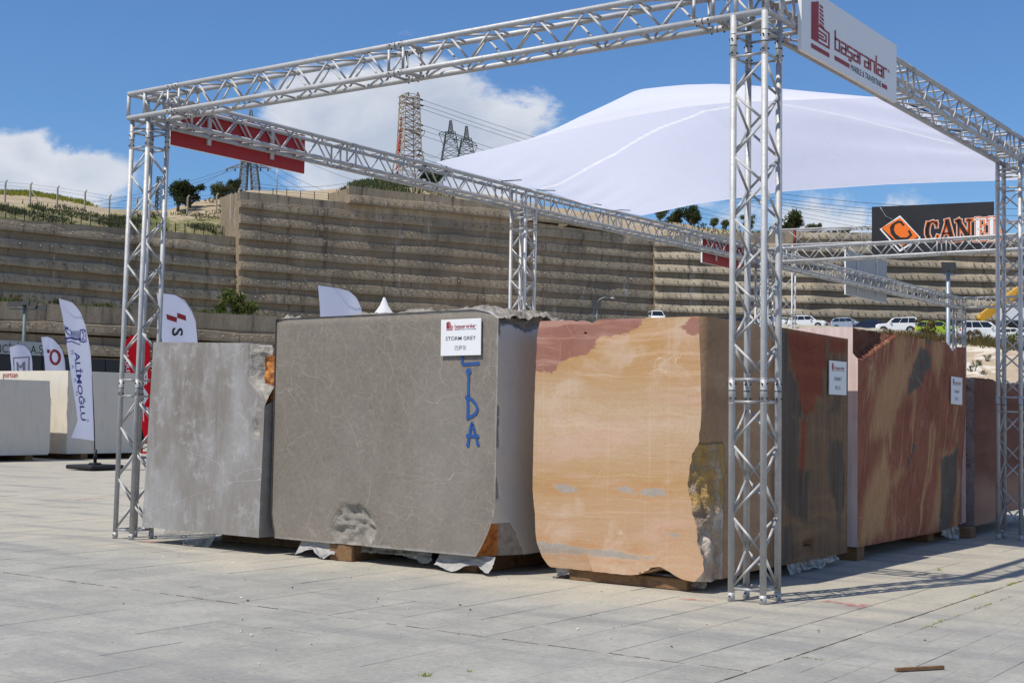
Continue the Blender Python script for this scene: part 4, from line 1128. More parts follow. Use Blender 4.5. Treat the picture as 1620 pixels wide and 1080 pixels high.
timber((-1.6, 6.40, 0), (-.40, 6.62, .12), 'brown timber between the wine red and the maroon blocks', .04)
timber((-1.9, 7.6, 0), (-.75, 7.8, .15), 'timber hidden in shade under the maroon block')
for (a, b, l) in ((qa[1]-2.3, qa[1]-2.1, 'dark timber under the picture edge limestone block'), (qa[1]-.62, qa[1]-.42, 'second dark timber under the limestone block at the picture edge')):
    timber((XF-3.1, a, 0), (XF+.2, b, .14), l)
for k, l in ((.45, 'dark timber under the near corner of the cream block'), (2.0, 'dark timber under the far end of the cream block')):
    timber((XF-2.9, q0[1]+k, 0), (XF-.03, q0[1]+k+.2, .14), l)
qw = onZ(10, 795); timber((qw[0]-1.4, qw[1]-.09, 0), (qw[0]+.04, qw[1]+.12, .135), 'loose short timber lying on the paving at the left picture edge', -.5)
pa, pb = onZ(1417, 1062), onZ(1492, 1058)
t = MB(); t.bar(pa+[0, 0, .012], pb+[0, 0, .012], .024, .016)
t.build('wood_strip', MT['timber'], label='thin splintered wood strip lying on the near paving', cat='wood strip')

# ------------------------------------------------------------------ crumpled wrapping under the blocks
def crumple(name, x0, x1, y, ztop, zbot, out, label, mat, seed, sag=.5, n=(34, 14), axis='x'):
    U_ = np.linspace(0, 1, n[0]); V_ = np.linspace(0, 1, n[1]); P = np.zeros((n[0], n[1], 3))
    for i, u in enumerate(U_):
        for j, v in enumerate(V_):
            q = np.array([[u*1.5+seed, v*1.4, seed*1.7]]); a = fbm(q, 2.2, 4, seed)[0]-.5; b = fbm(q+9, 2.8, 4, seed+3)[0]-.5; c_ = fbm(q*[1, 0, 1]+4, 2.0, 3, seed+6)[0]
            L_ = (.12+1.15*c_)
            zz = ztop-(ztop-zbot)*min(1, v*L_*1.15)
            o_ = out*(v*L_)**1.4+a*.09*v
            if zz <= zbot+.002: zz = zbot+.008+abs(b)*.05
            along = x0+(x1-x0)*u+b*.10*v
            P[i, j] = (along, y-o_, max(.004, zz+b*.03*v)) if axis == 'x' else (y+o_, along, max(.004, zz+b*.03*v))
    t = MB(); t.grid(P, 0, True)
    t.build(name, mat, label=label, cat='plastic sheet', group='crumpled wrapping under the blocks')
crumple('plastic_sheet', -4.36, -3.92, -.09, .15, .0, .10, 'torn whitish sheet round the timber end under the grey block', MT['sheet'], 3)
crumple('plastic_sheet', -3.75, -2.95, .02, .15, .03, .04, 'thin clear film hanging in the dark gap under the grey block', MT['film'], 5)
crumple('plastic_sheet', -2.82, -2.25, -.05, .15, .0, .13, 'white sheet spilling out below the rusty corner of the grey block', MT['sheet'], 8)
crumple('plastic_sheet', -1.20, -.50, .24, .10, .0, .05, 'clear crumpled film below the front edge of the orange block', MT['film'], 11)
crumple('plastic_sheet', 1.6, 2.7, -.47, .12, .0, .05, 'clear film in the shade along the side of the orange block', MT['film'], 14, axis='y')
crumple('plastic_sheet', 5.7, 6.3, -.50, .15, .0, .07, 'pale film hanging from the far lower edge of the wine red block', MT['film'], 17, axis='y')
crumple('plastic_sheet', -6.2, -5.5, -.05, .15, .0, .10, 'dull grey film below the left end of the pale grey block', MT['film'], 20)
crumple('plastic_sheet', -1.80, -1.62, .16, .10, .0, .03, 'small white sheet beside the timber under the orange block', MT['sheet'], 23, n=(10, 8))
# ------------------------------------------------------------------ signs hung on the truss frame
def hung_sign(o, U, V, N, w, h, front, back, name, label, printer=None, straps=True, strap_side=-1):
    """o = lower near corner; N faces outward"""
    o = np.asarray(o, float); U = np.asarray(U, float); V = np.asarray(V, float); N = np.asarray(N, float)
    root = empty(name, o+U*w/2, label, 'sign board')
    t = MB(); t.prism([(0, 0), (w, 0), (w, h), (0, h)], o, U, V, N, .03, 0); t.mi[-6] = 1
    # faces: back (index 0) and front
    t.build('board', [front, back], root)
    if printer:
        t = MB(); printer(t, o+N*.0325); t.build('print', [MT['print_red'], MT['print_black'], MT['print_orange'], MT['print_white'], MT['print_cream']], root)
    if straps:
        for k in (.27, .74):
            q = o+U*w*k-N*.012; t = MB(); t.bar(q+V*.08, q+V*(h-.06), .05, .022, up=N); t.build('strap', MT['sign_edge'], root)
    return root
TX = H+RC+.012
SW = onX(1413, 110, TX)[1]-onX(1262, 40, TX)[1]; SY = onX(1262, 40, TX)[1]; SZ = 4.033
def basaran(t, o):
    mark(t, o+np.array([0, .18, .055]), Y, Z, SW*.80)
hung_sign((TX, SY, SZ), Y, Z, X, SW, .50, MT['sign_white'], MT['red'], 'sign_board', 'white marble company sign with red lettering on the front right beam', basaran, True)
hung_sign((-6.746-TX, onX(482, 250, -6.746-TX)[1], 4.055), (0, -1, 0), Z, (-1, 0, 0), onX(482, 250, -6.746-TX)[1]-onX(270, 200, -6.746-TX)[1], .45, MT['sign_white'], MT['red'], 'sign_board', 'red backed sign board behind the left beam next to the left truss corner')
y1, y2 = onX(1111, 400, -6.78-TX)[1], onX(1175, 420, -6.78-TX)[1]
hung_sign((-6.78-TX, y2+.35, 4.03), (0, -1, 0), Z, (-1, 0, 0), y2+.35-y1, .44, MT['sign_white'], MT['red'], 'sign_board', 'small red backed sign board far along the beam behind the front column')
ga, gb = onX(1340, 447, -6.73-TX), onX(1405, 463, -6.73-TX)
hung_sign((-6.73-TX-.03, gb[1], 4.00), (0, -1, 0), Z, (-1, 0, 0), gb[1]-ga[1], .98, MT['sign_white'], simple('grey_banner_back', (.36, .37, .38), .6), 'sign_board', 'grey backed banner board hanging on the far receding beam', None, True)

# black billboard
N2 = -bside if (-bside) @ (CAM-BA) > 0 else bside
o2 = np.array([BA[0], BA[1], 0.])+N2*.24
def on2(px, py):
    d = ray(px, py); n = N2; t = ((o2-CAM)@n)/(d@n); return CAM+d*t
bl_, br_ = on2(1380, 405), on2(1573, 397)
zt0, zt1 = on2(1380, 331)[2], on2(1573, 317)[2]
BW = (br_-bl_)@bdir; B0 = bl_.copy(); BHt = max(zt0, zt1)-min(bl_[2], br_[2])-.02; B0[2] = (bl_[2]+br_[2])/2
BHt = (zt0+zt1)/2-B0[2]
root = empty('billboard', B0+bdir*BW/2, 'black billboard with orange diamond and CANEL lettering behind the far beam', 'billboard')
t = MB(); t.prism([(0, 0), (BW, 0), (BW, BHt), (0, BHt)], B0, bdir, np.array([0, 0, 1.]), N2, .10)
t.build('panel', simple('matt_black_board', (.016, .017, .021), .55, var=.2, scale=1.5), root)
t = MB()
for k in (.02, .35, .68, .98): t.bar(B0+bdir*BW*k+[0, 0, .05]-N2*.04, B0+bdir*BW*k+[0, 0, BHt-.05]-N2*.04, .06)
t.build('rear_bracket', MT['dark_steel'], root)
t = MB(); t.bar(B0-N2*-.05-np.array([0, 0, .03]), B0+bdir*BW-N2*-.05-np.array([0, 0, .03]), .12, .05); t.build('lower_rail', MT['dark_steel'], root)
def q2(px, py):
    r = on2(px, py)-B0; return (r@bdir, r[2])
def T6(pts): return [q2(1380+x/6.75, 300+y/6.75) for x, y in pts]
t = MB(); Zv = np.array([0, 0, 1.])
def lay(i): return B0+N2*(.103+.004*i)
dia = T6([(105, 415), (302, 303), (500, 505), (318, 612)]); cen = np.mean(dia, 0)
white_d = [tuple(np.array(p)+np.array(v)*.035) for p, v in zip(T6([(100, 428), (302, 296), (508, 520), (300, 655)]), ((-1, 0), (0, 1), (1, 0), (0, -1)))]
flat(t, white_d, lay(0), bdir, Zv, 3)
flat(t, T6([(108, 430), (302, 306), (502, 520), (300, 642)]), lay(1), bdir, Zv, 1)
flat(t, dia, lay(2), bdir, Zv, 2)
ribbon(t, T6([(335, 380), (312, 352), (285, 348), (240, 372), (205, 410), (215, 470), (260, 525), (330, 545), (380, 525), (420, 490), (400, 452)]), .055, lay(3), bdir, Zv, 1)
ribbon(t, T6([(225, 395), (215, 430), (240, 490), (300, 535), (360, 535)]), .085, lay(3.3), bdir, Zv, 1)
GL = {'C': [([(692, 400), (690, 352)], .03), ([(690, 372), (652, 346), (610, 362), (588, 420), (586, 480), (606, 525), (650, 550), (690, 530), (702, 500)], .036), ([(604, 376), (592, 430), (592, 478), (608, 520)], .088)],
      'A': [([(738, 552), (800, 338)], .034), ([(806, 345), (860, 548)], .092), ([(762, 474), (842, 470)], .03), ([(720, 553), (760, 551)], .03), ([(834, 549), (886, 546)], .03)],
      'N': [([(925, 545), (925, 340)], .034), ([(922, 342), (1032, 520)], .092), ([(1037, 515), (1037, 332)], .034), ([(900, 341), (946, 337)], .03), ([(1014, 333), (1062, 330)], .03), ([(902, 548), (950, 546)], .03)],
      'E': [([(1131, 538), (1131, 326)], .088), ([(1094, 326), (1214, 318), (1214, 362)], .034), ([(1131, 428), (1188, 424)], .030), ([(1186, 402), (1186, 448)], .03), ([(1094, 545), (1217, 537), (1217, 492)], .034)],
      'L': [([(1277, 535), (1277, 318)], .088), ([(1242, 320), (1314, 315)], .034), ([(1242, 540), (1362, 531), (1362, 440)], .034)]}
for grow, i, pick in ((.072, 0, lambda c: 3), (.052, 1, lambda c: 2), (0, 2.5, lambda c: 1 if c in 'CAN' else 3)):
    for ch, sts in GL.items():
        for st, w in sts: ribbon(t, T6(st), w+grow, lay(i), bdir, Zv, pick(ch))
t.build('lettering', [MT['print_red'], MT['print_black'], MT['print_orange'], MT['print_white'], MT['print_cream']], root)
t = MB(); t.tube([B0+bdir*a+np.array([0, 0, b])+N2*.115 for a, b in T6([(90, 195), (120, 240), (150, 290), (210, 322), (225, 330)])], .008, 5)
t.build('loose_cable', MT['galv'], root)

# ------------------------------------------------------------------ white sail
def billow(u):  # rise of the cloth above its edges, along the span
    return np.interp(u, UK, BK)
A0, B0s = onX(690, 257, -6.64), onX(1412, 156, -.15)
D0 = onX(1015, 341, -6.68); C0 = np.array([-.15, 7.65, 4.19])
hem = [(690, 257), (760, 240), (830, 224), (900, 205), (1000, 184), (1080, 170), (1160, 162), (1240, 159), (1330, 156), (1412, 155)]
back = [(1015, 341), (1100, 323), (1240, 303), (1400, 292), (1500, 288), (1575, 286), (1620, 284)]
def onV(px, py, p0, p1):
    d = ray(px, py); e = p1-p0; n = np.array([e[1], -e[0], 0]); t = ((p0-CAM)@n)/(d@n); q = CAM+d*t
    return ((q-p0)[:2]@e[:2])/(e[:2]@e[:2]), q[2]
hu = np.array([onV(x, y, A0, B0s) for x, y in hem]); bu = np.array([onV(x, y, D0, C0) for x, y in back])
UK = np.array([0, .08, .16, .26, .36, .46, .56, .66, .76, .88, 1.0]); BK = np.array([.0, .006, .053, .183, .436, .641, .583, .483, .358, .22, .059])
def sail_pt(u, v):
    f = A0+(B0s-A0)*u; b = D0+(C0-D0)*u
    f = f.copy(); b = b.copy(); f[2] = np.interp(u, hu[:, 0], hu[:, 1]); b[2] = np.interp(u, bu[:, 0], bu[:, 1])
    p = f*(1-v)+b*v
    p[2] += billow(u)*1.0*(math.sin(math.pi*min(1, v**.62)))**1.0 if 0 < v < 1 else 0
    e_ = max(0., 1-u/.10); p[2] -= .035*e_*math.sin(math.pi*v)**.5; p[2] += .016*math.sin(u*9+v*5)*math.sin(math.pi*v)+.030*math.sin(26*(v-.15*u)+5*u)*max(0., (u-.35)/.65)**1.5*math.sin(math.pi*v)+.022*math.sin(17*u+9*v*v)*math.sin(math.pi*v)*(1-u)+.012*math.sin(v*60+u*30)*max(0, 1-u/.2)*math.sin(math.pi*v)*min(1, u*20)
    return p
def bez(a, b, c, d, n=60): return np.array([tuple((1-t)**3*np.array(a)+3*(1-t)**2*t*np.array(b)+3*(1-t)*t*t*np.array(c)+t**3*np.array(d)) for t in np.linspace(0, 1, n)])
nu, nv = 250, 150
U_ = np.linspace(0, 1, nu); V_ = np.linspace(0, 1, nv)
P = np.array([[sail_pt(u, v) for v in V_] for u in U_])
UVm = np.stack(np.meshgrid(U_, V_, indexing='ij'), -1).reshape(-1, 2)
Pf = P.reshape(-1, 3)-CAM; PXY = np.stack([810+FPX*(Pf@_R)/(Pf@_F), 540-FPX*(Pf@_U)/(Pf@_F)], 1)
def uv_of(pts):
    r = []
    for q in pts:
        dd = np.hypot(*(PXY-np.array(q)).T)+4*(UVm[:, 1] < .03)+3*UVm[:, 1]; r.append(UVm[np.argmin(dd)])
    r = np.array(r); return resample2(r, 60)
def resample2(p, n):
    s_ = np.r_[0, np.cumsum(np.linalg.norm(np.diff(p, axis=0), axis=1))]; t_ = np.linspace(0, s_[-1], n); q = np.stack([np.interp(t_, s_, p[:, i]) for i in (0, 1)], 1)
    for _ in range(6): q[1:-1] = (q[:-2]+2*q[1:-1]+q[2:])/4
    return q
dist = np.full(len(UVm), 9.)
for cv in (uv_of([(850, 312), (880, 293), (925, 268), (965, 246), (1010, 220), (1060, 196), (1110, 180), (1155, 170)]), uv_of([(1240, 166), (1290, 174), (1340, 184), (1400, 200), (1450, 214), (1510, 228)])):
    for a_, b_ in zip(cv[:-1], cv[1:]):
        w_ = UVm-a_; e_ = b_-a_; t_ = np.clip((w_@e_)/(e_@e_), 0, 1); q_ = (w_-t_[:, None]*e_)*np.array([6.9, 5.2]); dist = np.minimum(dist, np.hypot(q_[:, 0], q_[:, 1]))
seam = np.maximum(smooth(.030-dist, 0, .015), (.7*smooth(.006-np.minimum(UVm[:, 1], 1-UVm[:, 1]), 0, .003)))
sail = empty('shade_sail', (P[:, :, 0].mean(), P[:, :, 1].mean(), P[:, :, 2].min()), 'white fabric shade sail billowing between the side beams', 'shade sail')
t = MB(); t.grid(P, 0, True); t.build('fabric', MT['sail'], sail, attrs={'seam': seam})
for v in (.30, .46, .70, .86):
    e = sail_pt(.0, v); f = sail_pt(.035, v+.012); q = np.array([-6.746+.06, e[1]-.10, 4.466+RC])
    t = MB(); t.bar(q, f-np.array([0, 0, .03]), .03, .008); t.build('strap', MT['black'], sail)
for v in (.1, .35, .6, .85):
    e = sail_pt(1.0, v); t = MB(); t.bar(e, np.array([0., e[1]+.12, 4.22+RC]), .025, .008); t.build('strap', MT['black'], sail)
# ------------------------------------------------------------------ feather flags
def resample(pts, n):
    p = np.array(pts, float); s = np.r_[0, np.cumsum(np.linalg.norm(np.diff(p, axis=0), axis=1))]; s /= s[-1]
    t = np.linspace(0, 1, n); return np.stack([np.interp(t, s, p[:, i]) for i in range(p.shape[1])], 1)
def feather(base, pole, free, mat, label, seed, prints=None, base_kind='slab', basemat=None, amp=.05):
    """flag standing at base (x,y); pole / free = outline points measured on its plane x = base x"""
    X0, Yb = base
    conv = lambda pts: [onX(a, b, X0) if not isinstance(a, tuple) else a for a, b in pts]
    pl = np.array(conv(pole)); fr = np.array(conv(free))
    wave = lambda y, z: amp*math.sin((y-Yb)*4.3+z*1.3+seed)*min(1, abs(y-Yb)*1.6)+.03*math.sin(z*3.1+seed*2+(y-Yb)*7)*min(1, abs(y-Yb)*2)
    root = empty('feather_flag', (X0, Yb, 0), label, 'flag', 'feather flags')
    n, k = 46, 18; A = resample(pl, n); B_ = resample(fr, n); P = np.zeros((n, k, 3))
    for i in range(n):
        for j in range(k):
            p = A[i]*(1-j/(k-1))+B_[i]*(j/(k-1)); p = p.copy(); p[0] += wave(p[1], p[2]); P[i, j] = p
    t = MB(); t.grid(P, 0, True); cl = t.build('flag_cloth', mat, root)
    q = [np.array([X0, Yb, .12])]+[p+np.array([0, .0, 0]) for p in resample(pl, 24)]
    t = MB(); t.tube(q, [.018]+[.014*(1-.6*i/23) for i in range(24)], 6); t.build('pole', MT['black'], root)
    t = MB()
    if base_kind == 'slab': t.box((X0-.42, Yb-.42, .02), (X0+.42, Yb+.42, .11), 0, .025); t.box((X0-.10, Yb-.10, .10), (X0+.10, Yb+.10, .15), 0, .02); t.tube([(X0, Yb, .14), (X0, Yb, .42)], .035, 8)
    else: t.bar((X0-.4, Yb, .03), (X0+.4, Yb, .03), .05); t.bar((X0, Yb-.4, .03), (X0, Yb+.4, .03), .05); t.tube([(X0, Yb, .03), (X0, Yb, .3)], .03, 8)
    t.build('base', basemat or MT['rubber'], root)
    if prints:
        t = MB()
        def surf(a, b):
            p = onX(a, -b, X0); p[0] += wave(p[1], p[2])+.014; return p
        prints(t, surf)
        t.build('print', [MT['print_red'], MT['print_black'], MT['print_grey'], MT['print_blue'], MT['print_white']], cl)
    return root
def rot_text(t, surf, s, cx, cy, length, h, mi, bold=.0, tilt=0.0):
    """lettering that reads downwards, tops to the right; (cx,cy) centre"""
    v, f = text_geo(s, bold); lo = v.min(0); hi = v.max(0)
    q = (v-(lo+hi)/2)/(hi-lo)*np.array([length, h])
    P = np.array([surf(cx+b+tilt*a, -(cy+a)) for a, b in q]); t.add(P, f, mi)
fb = onZ(150, 743, 0)
def prn1(t, s):
    # emblem: a capital lying on its side above two seated figures, then the name reading down the cloth
    for k in range(7): ribbon(t, [(111, -(524.6+k*1.9)), (123, -(524.0+k*1.9))], 1.0, 0, 0, 0, 3, False, s)
    ribbon(t, [(124, -521.5), (134, -522.5), (134.5, -540.5), (124, -540.5), (124, -521.5)], 1.3, 0, 0, 0, 3, False, s)
    for cy in (523.5, 539.0): ribbon(t, arc(129.3, -cy, 2.6, 0, 360, 12), 1.3, 0, 0, 0, 3, False, s)
    ribbon(t, [(128, -527), (131, -531), (128, -535)], 1.2, 0, 0, 0, 3, True, s)
    for c_, r in (((104.5, -519), 1.9), ((123.5, -536.5), 2.3)): flat(t, arc(c_[0], c_[1], r, 0, 360, 10)[:-1], 0, 0, 0, 3, s)
    ribbon(t, [(101.5, -516), (102, -521), (104, -526), (108, -530)], 1.6, 0, 0, 0, 3, True, s)
    ribbon(t, [(104, -521), (109, -522), (111, -526), (110, -531)], 1.0, 0, 0, 0, 3, True, s)
    ribbon(t, [(102.5, -536), (110, -534), (117, -537), (122, -536)], 2.6, 0, 0, 0, 3, True, s)
    ribbon(t, [(103, -541), (112, -540), (118, -543), (124, -545)], 1.5, 0, 0, 0, 3, True, s)
    ribbon(t, [(103.5, -534), (103.5, -543)], 1.4, 0, 0, 0, 3, True, s)
    rot_text(t, s, 'ALİMOĞLU', 126.4, 611, 108, 11.2, 3, .015, .093)
    for ch, cx, cy in (('M', 112.6, 557), ('A', 113.8, 580), ('R', 117.2, 602), ('M', 119.2, 622)): rot_text(t, s, ch, cx, cy, 6.0, 4.2, 2)
    put_text(t, '®', 0, 0, 0, h=4.2, mi=3, surf=lambda a, b: s(137.5+a, -665+b))
feather((fb[0], fb[1]), [(149.5, 697), (148.5, 660), (146, 610), (143, 560), (140, 540), (134, 512), (126, 494), (112, 479), (92, 472)], [(114, 692), (121, 664), (118, 640), (112, 600), (107, 560), (103, 530), (98, 500), (94, 482), (92, 472)], MT['flag_white'], 'tall white feather flag with navy rotated lettering on a black rubber base', 1, prn1)
fx = at(86, 600, 42)[0]
def prn2(t, s):
    ribbon(t, arc(86.6, -565, 8.6, 0, 360, 30, 10.6), 4.4, 0, 0, 0, 0, False, s); flat(t, [(71.2, -553.2), (76.6, -552.4), (77.0, -558.2), (72.4, -558.6)], 0, 0, 0, 0, s)
feather((fx, onX(106, 640, fx)[1]), [(106, 690), (105.5, 640), (104.5, 590), (103, 570), (100, 555), (95, 546), (86, 536), (76, 532.5), (63, 533)], [(78, 690), (75, 640), (71, 590), (69, 570), (67, 555), (65, 545), (64, 539), (63.5, 535), (63, 533)], MT['flag_white'], 'white feather flag with a red ring logo behind the cream block', 2, prn2)
fx = at(35, 600, 42)[0]
def prn3(t, s):
    ribbon(t, [(20.6, -600), (20.6, -566), (46, -564.8), (46, -600)], 2.2, 0, 0, 0, 2, False, s)
    flat(t, [(26, -572), (30, -573), (30, -600), (26, -600)], 0, 0, 0, 2, s); flat(t, [(37, -573), (41, -571.5), (41, -600), (37, -600)], 0, 0, 0, 2, s)
    for r in range(3): ribbon(t, [(29, -574-1.9*r), (33.4, -580+.6*r-1.9*r), (38, -574-1.9*r)], .9, 0, 0, 0, 2, True, s)
feather((fx, onX(54, 640, fx)[1]), [(54, 690), (53.5, 640), (52.5, 600), (51.5, 575), (50, 562), (46, 553), (40, 546.5), (30, 544), (14, 549)], [(22, 690), (20, 640), (17, 600), (16, 580), (15, 570), (14.5, 562), (14, 556), (13.6, 552), (14, 549)], MT['flag_white'], 'white feather flag with a grey square frame mark at the left edge', 3, prn3)
rb = onZ(224, 717, 0)
def prn4(t, s):
    rot_text(t, s, 'MARBLE MINE', 205.5, 600, 92, 5.5, 4, 0, .10)
    rot_text(t, s, 'BAL', 229, 626, 80, 9, 4, .03, .03)
feather((rb[0], rb[1]), [(235, 705), (236, 660), (237, 620), (238, 590), (238, 565), (237, 545), (233, 536), (222, 532), (206, 530)], [(228, 690), (220, 660), (214, 640), (207, 610), (203, 590), (201, 570), (199, 552), (199, 540), (206, 530)], MT['flag_red'], 'red feather flag with white rotated lettering behind the left truss column', 4, prn4, 'cross', MT['red'])
fx = at(285, 560, 30)[0]
def prn5(t, s):
    flat(t, [(264.2, -496.8), (279, -502.3), (278.6, -510), (265.5, -505)], 0, 0, 0, 0, s); flat(t, [(279.6, -494.7), (293, -499.3), (293.5, -507.5), (279.2, -502.6)], 0, 0, 0, 0, s)
    rot_text(t, s, 'S', 280.4, 525, 13, 15, 1, .02)
feather((fx, onX(316, 700, fx)[1]), [(316, 680), (315.5, 620), (314, 560), (312.5, 535), (309, 508), (303, 492), (292, 475), (277, 465.5), (250, 463)], [(272, 680), (266, 620), (262, 560), (259, 535), (257, 515), (255, 498), (253, 482), (251, 470), (250, 463)], MT['flag_white'], 'white feather flag with red zigzag mark and black S above the pale grey block', 5, prn5)
fx = at(545, 560, 26)[0]
feather((fx, onX(578, 700, fx)[1]), [(578, 700), (578, 620), (577, 540), (574.5, 500), (570, 486), (561, 472), (546, 460), (527, 454), (507, 451)], [(527, 700), (522, 620), (516, 540), (512.5, 505), (511, 490), (510, 478), (508.5, 466), (507.5, 457), (507, 451)], MT['flag_white'], 'plain white feather flag rising above the large grey block', 6, None, amp=.09)

# ------------------------------------------------------------------ dark booth with a white fascia, far left
XB2 = at(40, 560, 46)[0]; ya, yb = onX(-60, 560, XB2)[1], onX(246, 560, XB2)[1]
zt, zm = onX(30, 561, XB2)[2], onX(30, 539.5, XB2)[2]
booth = empty('exhibition_booth', (XB2-2, (ya+yb)/2, 0), 'dark exhibition booth wall with a white company fascia far left', 'booth')
t = MB(); t.box((XB2-4, ya, 0), (XB2, yb, zt), 0); t.build('wall', simple('black_booth_wall', (.014, .014, .017), .35), booth)
yf = onX(73, 560, XB2)[1]; t = MB(); t.box((XB2-3.9, ya, zt+.004), (XB2+.05, yf, zm)); t.build('fascia', simple('pale_fascia', (.34, .36, .37), .5, var=.04), booth)
t = MB(); sf = lambda a, b: onX(a, -b, XB2+.056)
put_text(t, 'NCİLİK  A.Ş', 0, 0, 0, h=21, w=76, mi=0, surf=lambda a, b: sf(31+a, -551.5+b-.03*a)); t.build('lettering', MT['print_black'], booth); t = MB(); put_text(t, 'S', 0, 0, 0, h=13, mi=0, surf=lambda a, b: onX(240+a, 580-b, XB2+.034))
t.build('lettering', MT['print_white'], booth)
t = MB()
for k in range(9):
    y_ = ya+(yb-ya)*(k+.5)/9; t.box((XB2+.002, y_-.04, 0), (XB2+.03, y_+.04, zt-.01))
t.build('mullion', MT['dark_steel'], booth)

# white pagoda tent whose peak shows over the grey block
pc = at(606, 560, 40); zc = at(606, 470, 40)[2]
tent = empty('pagoda_tent', (pc[0], pc[1], 0), 'white pointed tent peak showing above the large grey block', 'tent')
t = MB(); n = 24; rings = []
for i in range(14):
    s_ = i/13; r = .03+2.1*(s_**1.25); zz = zc-(2.1)*(s_**.86)
    ring = []
    for k in range(n+1):
        a = 2*math.pi*k/n; sq = 1/max(abs(math.cos(a)), abs(math.sin(a))); rr = r*(1+(sq-1)*s_); ring.append((pc[0]+rr*math.cos(a), pc[1]+rr*math.sin(a), zz))
    rings.append(ring)
t.grid(rings, 0, True); t.build('canopy', MT['sail_seam'], tent)
for sx in (-1, 1):
    for sy in (-1, 1): t = MB(); t.tube([(pc[0]+sx*2.05, pc[1]+sy*2.05, 0), (pc[0]+sx*2.05, pc[1]+sy*2.05, zc-2.05)], .04, 8); t.build('leg', MT['galv'], tent)

# ------------------------------------------------------------------ floodlight masts
MT['glassy'] = simple('floodlight_glass', (.035, .038, .042), .65, spec=.15)
def flood(b, ztop, r, label, heads, arm=False, post=MT['galv']):
    root = empty('floodlight_mast', b, label, 'lamp post', 'floodlight masts')
    t = MB(); t.tube([b, (b[0], b[1], ztop)], [r*1.2, r], 10); t.build('post', post, root)
    for hx, hz, w, h in heads:
        c = np.array([b[0], b[1], ztop])+_R0*hx+np.array([0, 0, hz]); t = MB()
        for k, mi in ((0, 0), (1, 1)):
            o = c-_R0*w/2-_F*(.05+.06*k); t.prism([(0, -h/2), (w, -h/2), (w, h/2), (0, h/2)], o, _R0, np.array([0, 0, 1.])+_F*.5, -_F, .05, mi)
        t.build('floodlight', [MT['rubber'], MT['glassy']], root)
    if arm:
        p = np.array([b[0], b[1], ztop]); t = MB(); t.tube([p, p+_R0*.3+[0, 0, .55], p+_R0*.9+[0, 0, .85], p+_R0*1.9+[0, 0, .8]], .05, 6); t.build('arm', post, root)
        t = MB(); t.sphere(p+_R0*2.1+[0, 0, .78], .32, 8, 6, 0, (1, 1, .35)); t.build('lamp_head', MT['pale'], root)
    else:
        p = np.array([b[0], b[1], ztop-.25]); w = max([abs(h[0]) for h in heads]+[.3]); t = MB(); t.bar(p-_R0*w, p+_R0*w, .07); t.build('cross_arm', post, root)
b = at(37, 560, 70); flood((b[0], b[1], 0), at(38, 481, 70)[2], .09, 'green grey mast with a cluster of floodlights at the far left', [(-.62, 0, .5, .28), (-.25, .02, .4, .26), (.08, .12, .34, .30), (.45, 0, .4, .26), (.85, -.18, .55, .26)], post=simple('dull_green_post', (.10, .14, .14), .5))
b = at(1500, 540, 60); flood((b[0], b[1], 0), at(1500, 425, 60)[2], .085, 'blue grey floodlight post in front of the parked cars', [(0, .12, .62, .36)])

# ------------------------------------------------------------------ anchored retaining walls
def wallmat():
    m, g = newmat('stained_anchored_concrete'); p = g.pos(); x, y, z = g.sep(p)
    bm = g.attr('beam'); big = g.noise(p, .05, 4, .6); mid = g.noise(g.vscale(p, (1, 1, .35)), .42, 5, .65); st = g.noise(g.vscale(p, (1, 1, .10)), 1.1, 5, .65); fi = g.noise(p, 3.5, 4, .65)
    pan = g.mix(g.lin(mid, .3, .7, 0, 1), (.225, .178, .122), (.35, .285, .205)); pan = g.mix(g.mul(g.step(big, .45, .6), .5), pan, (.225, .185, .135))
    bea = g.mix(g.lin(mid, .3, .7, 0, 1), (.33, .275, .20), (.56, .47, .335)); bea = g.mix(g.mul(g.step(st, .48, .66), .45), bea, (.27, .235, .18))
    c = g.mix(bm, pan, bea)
    c = g.mix(g.mul(g.step(st, .54, .68), .65), c, (.085, .072, .06))
    c = g.mix(g.mul(g.step(g.noise(g.vscale(g.vadd(p, (40, 3, 9)), (1, 1, .16)), .75, 6, .72), .585, .68), .62), c, (.50, .485, .455))
    c = g.mix(g.mul(g.step(big, .52, .64), .5), c, (.12, .115, .10))
    c = g.mix(g.lin(fi, .35, .65, .3, 0), c, (.12, .105, .085))
    setp(g, c, .95, 0, g.bump(g.add(fi, mid), .5, .12), .2); return m
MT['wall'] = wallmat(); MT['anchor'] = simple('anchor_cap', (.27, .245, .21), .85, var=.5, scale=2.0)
TIER = 1.925; Z0R = 14.4
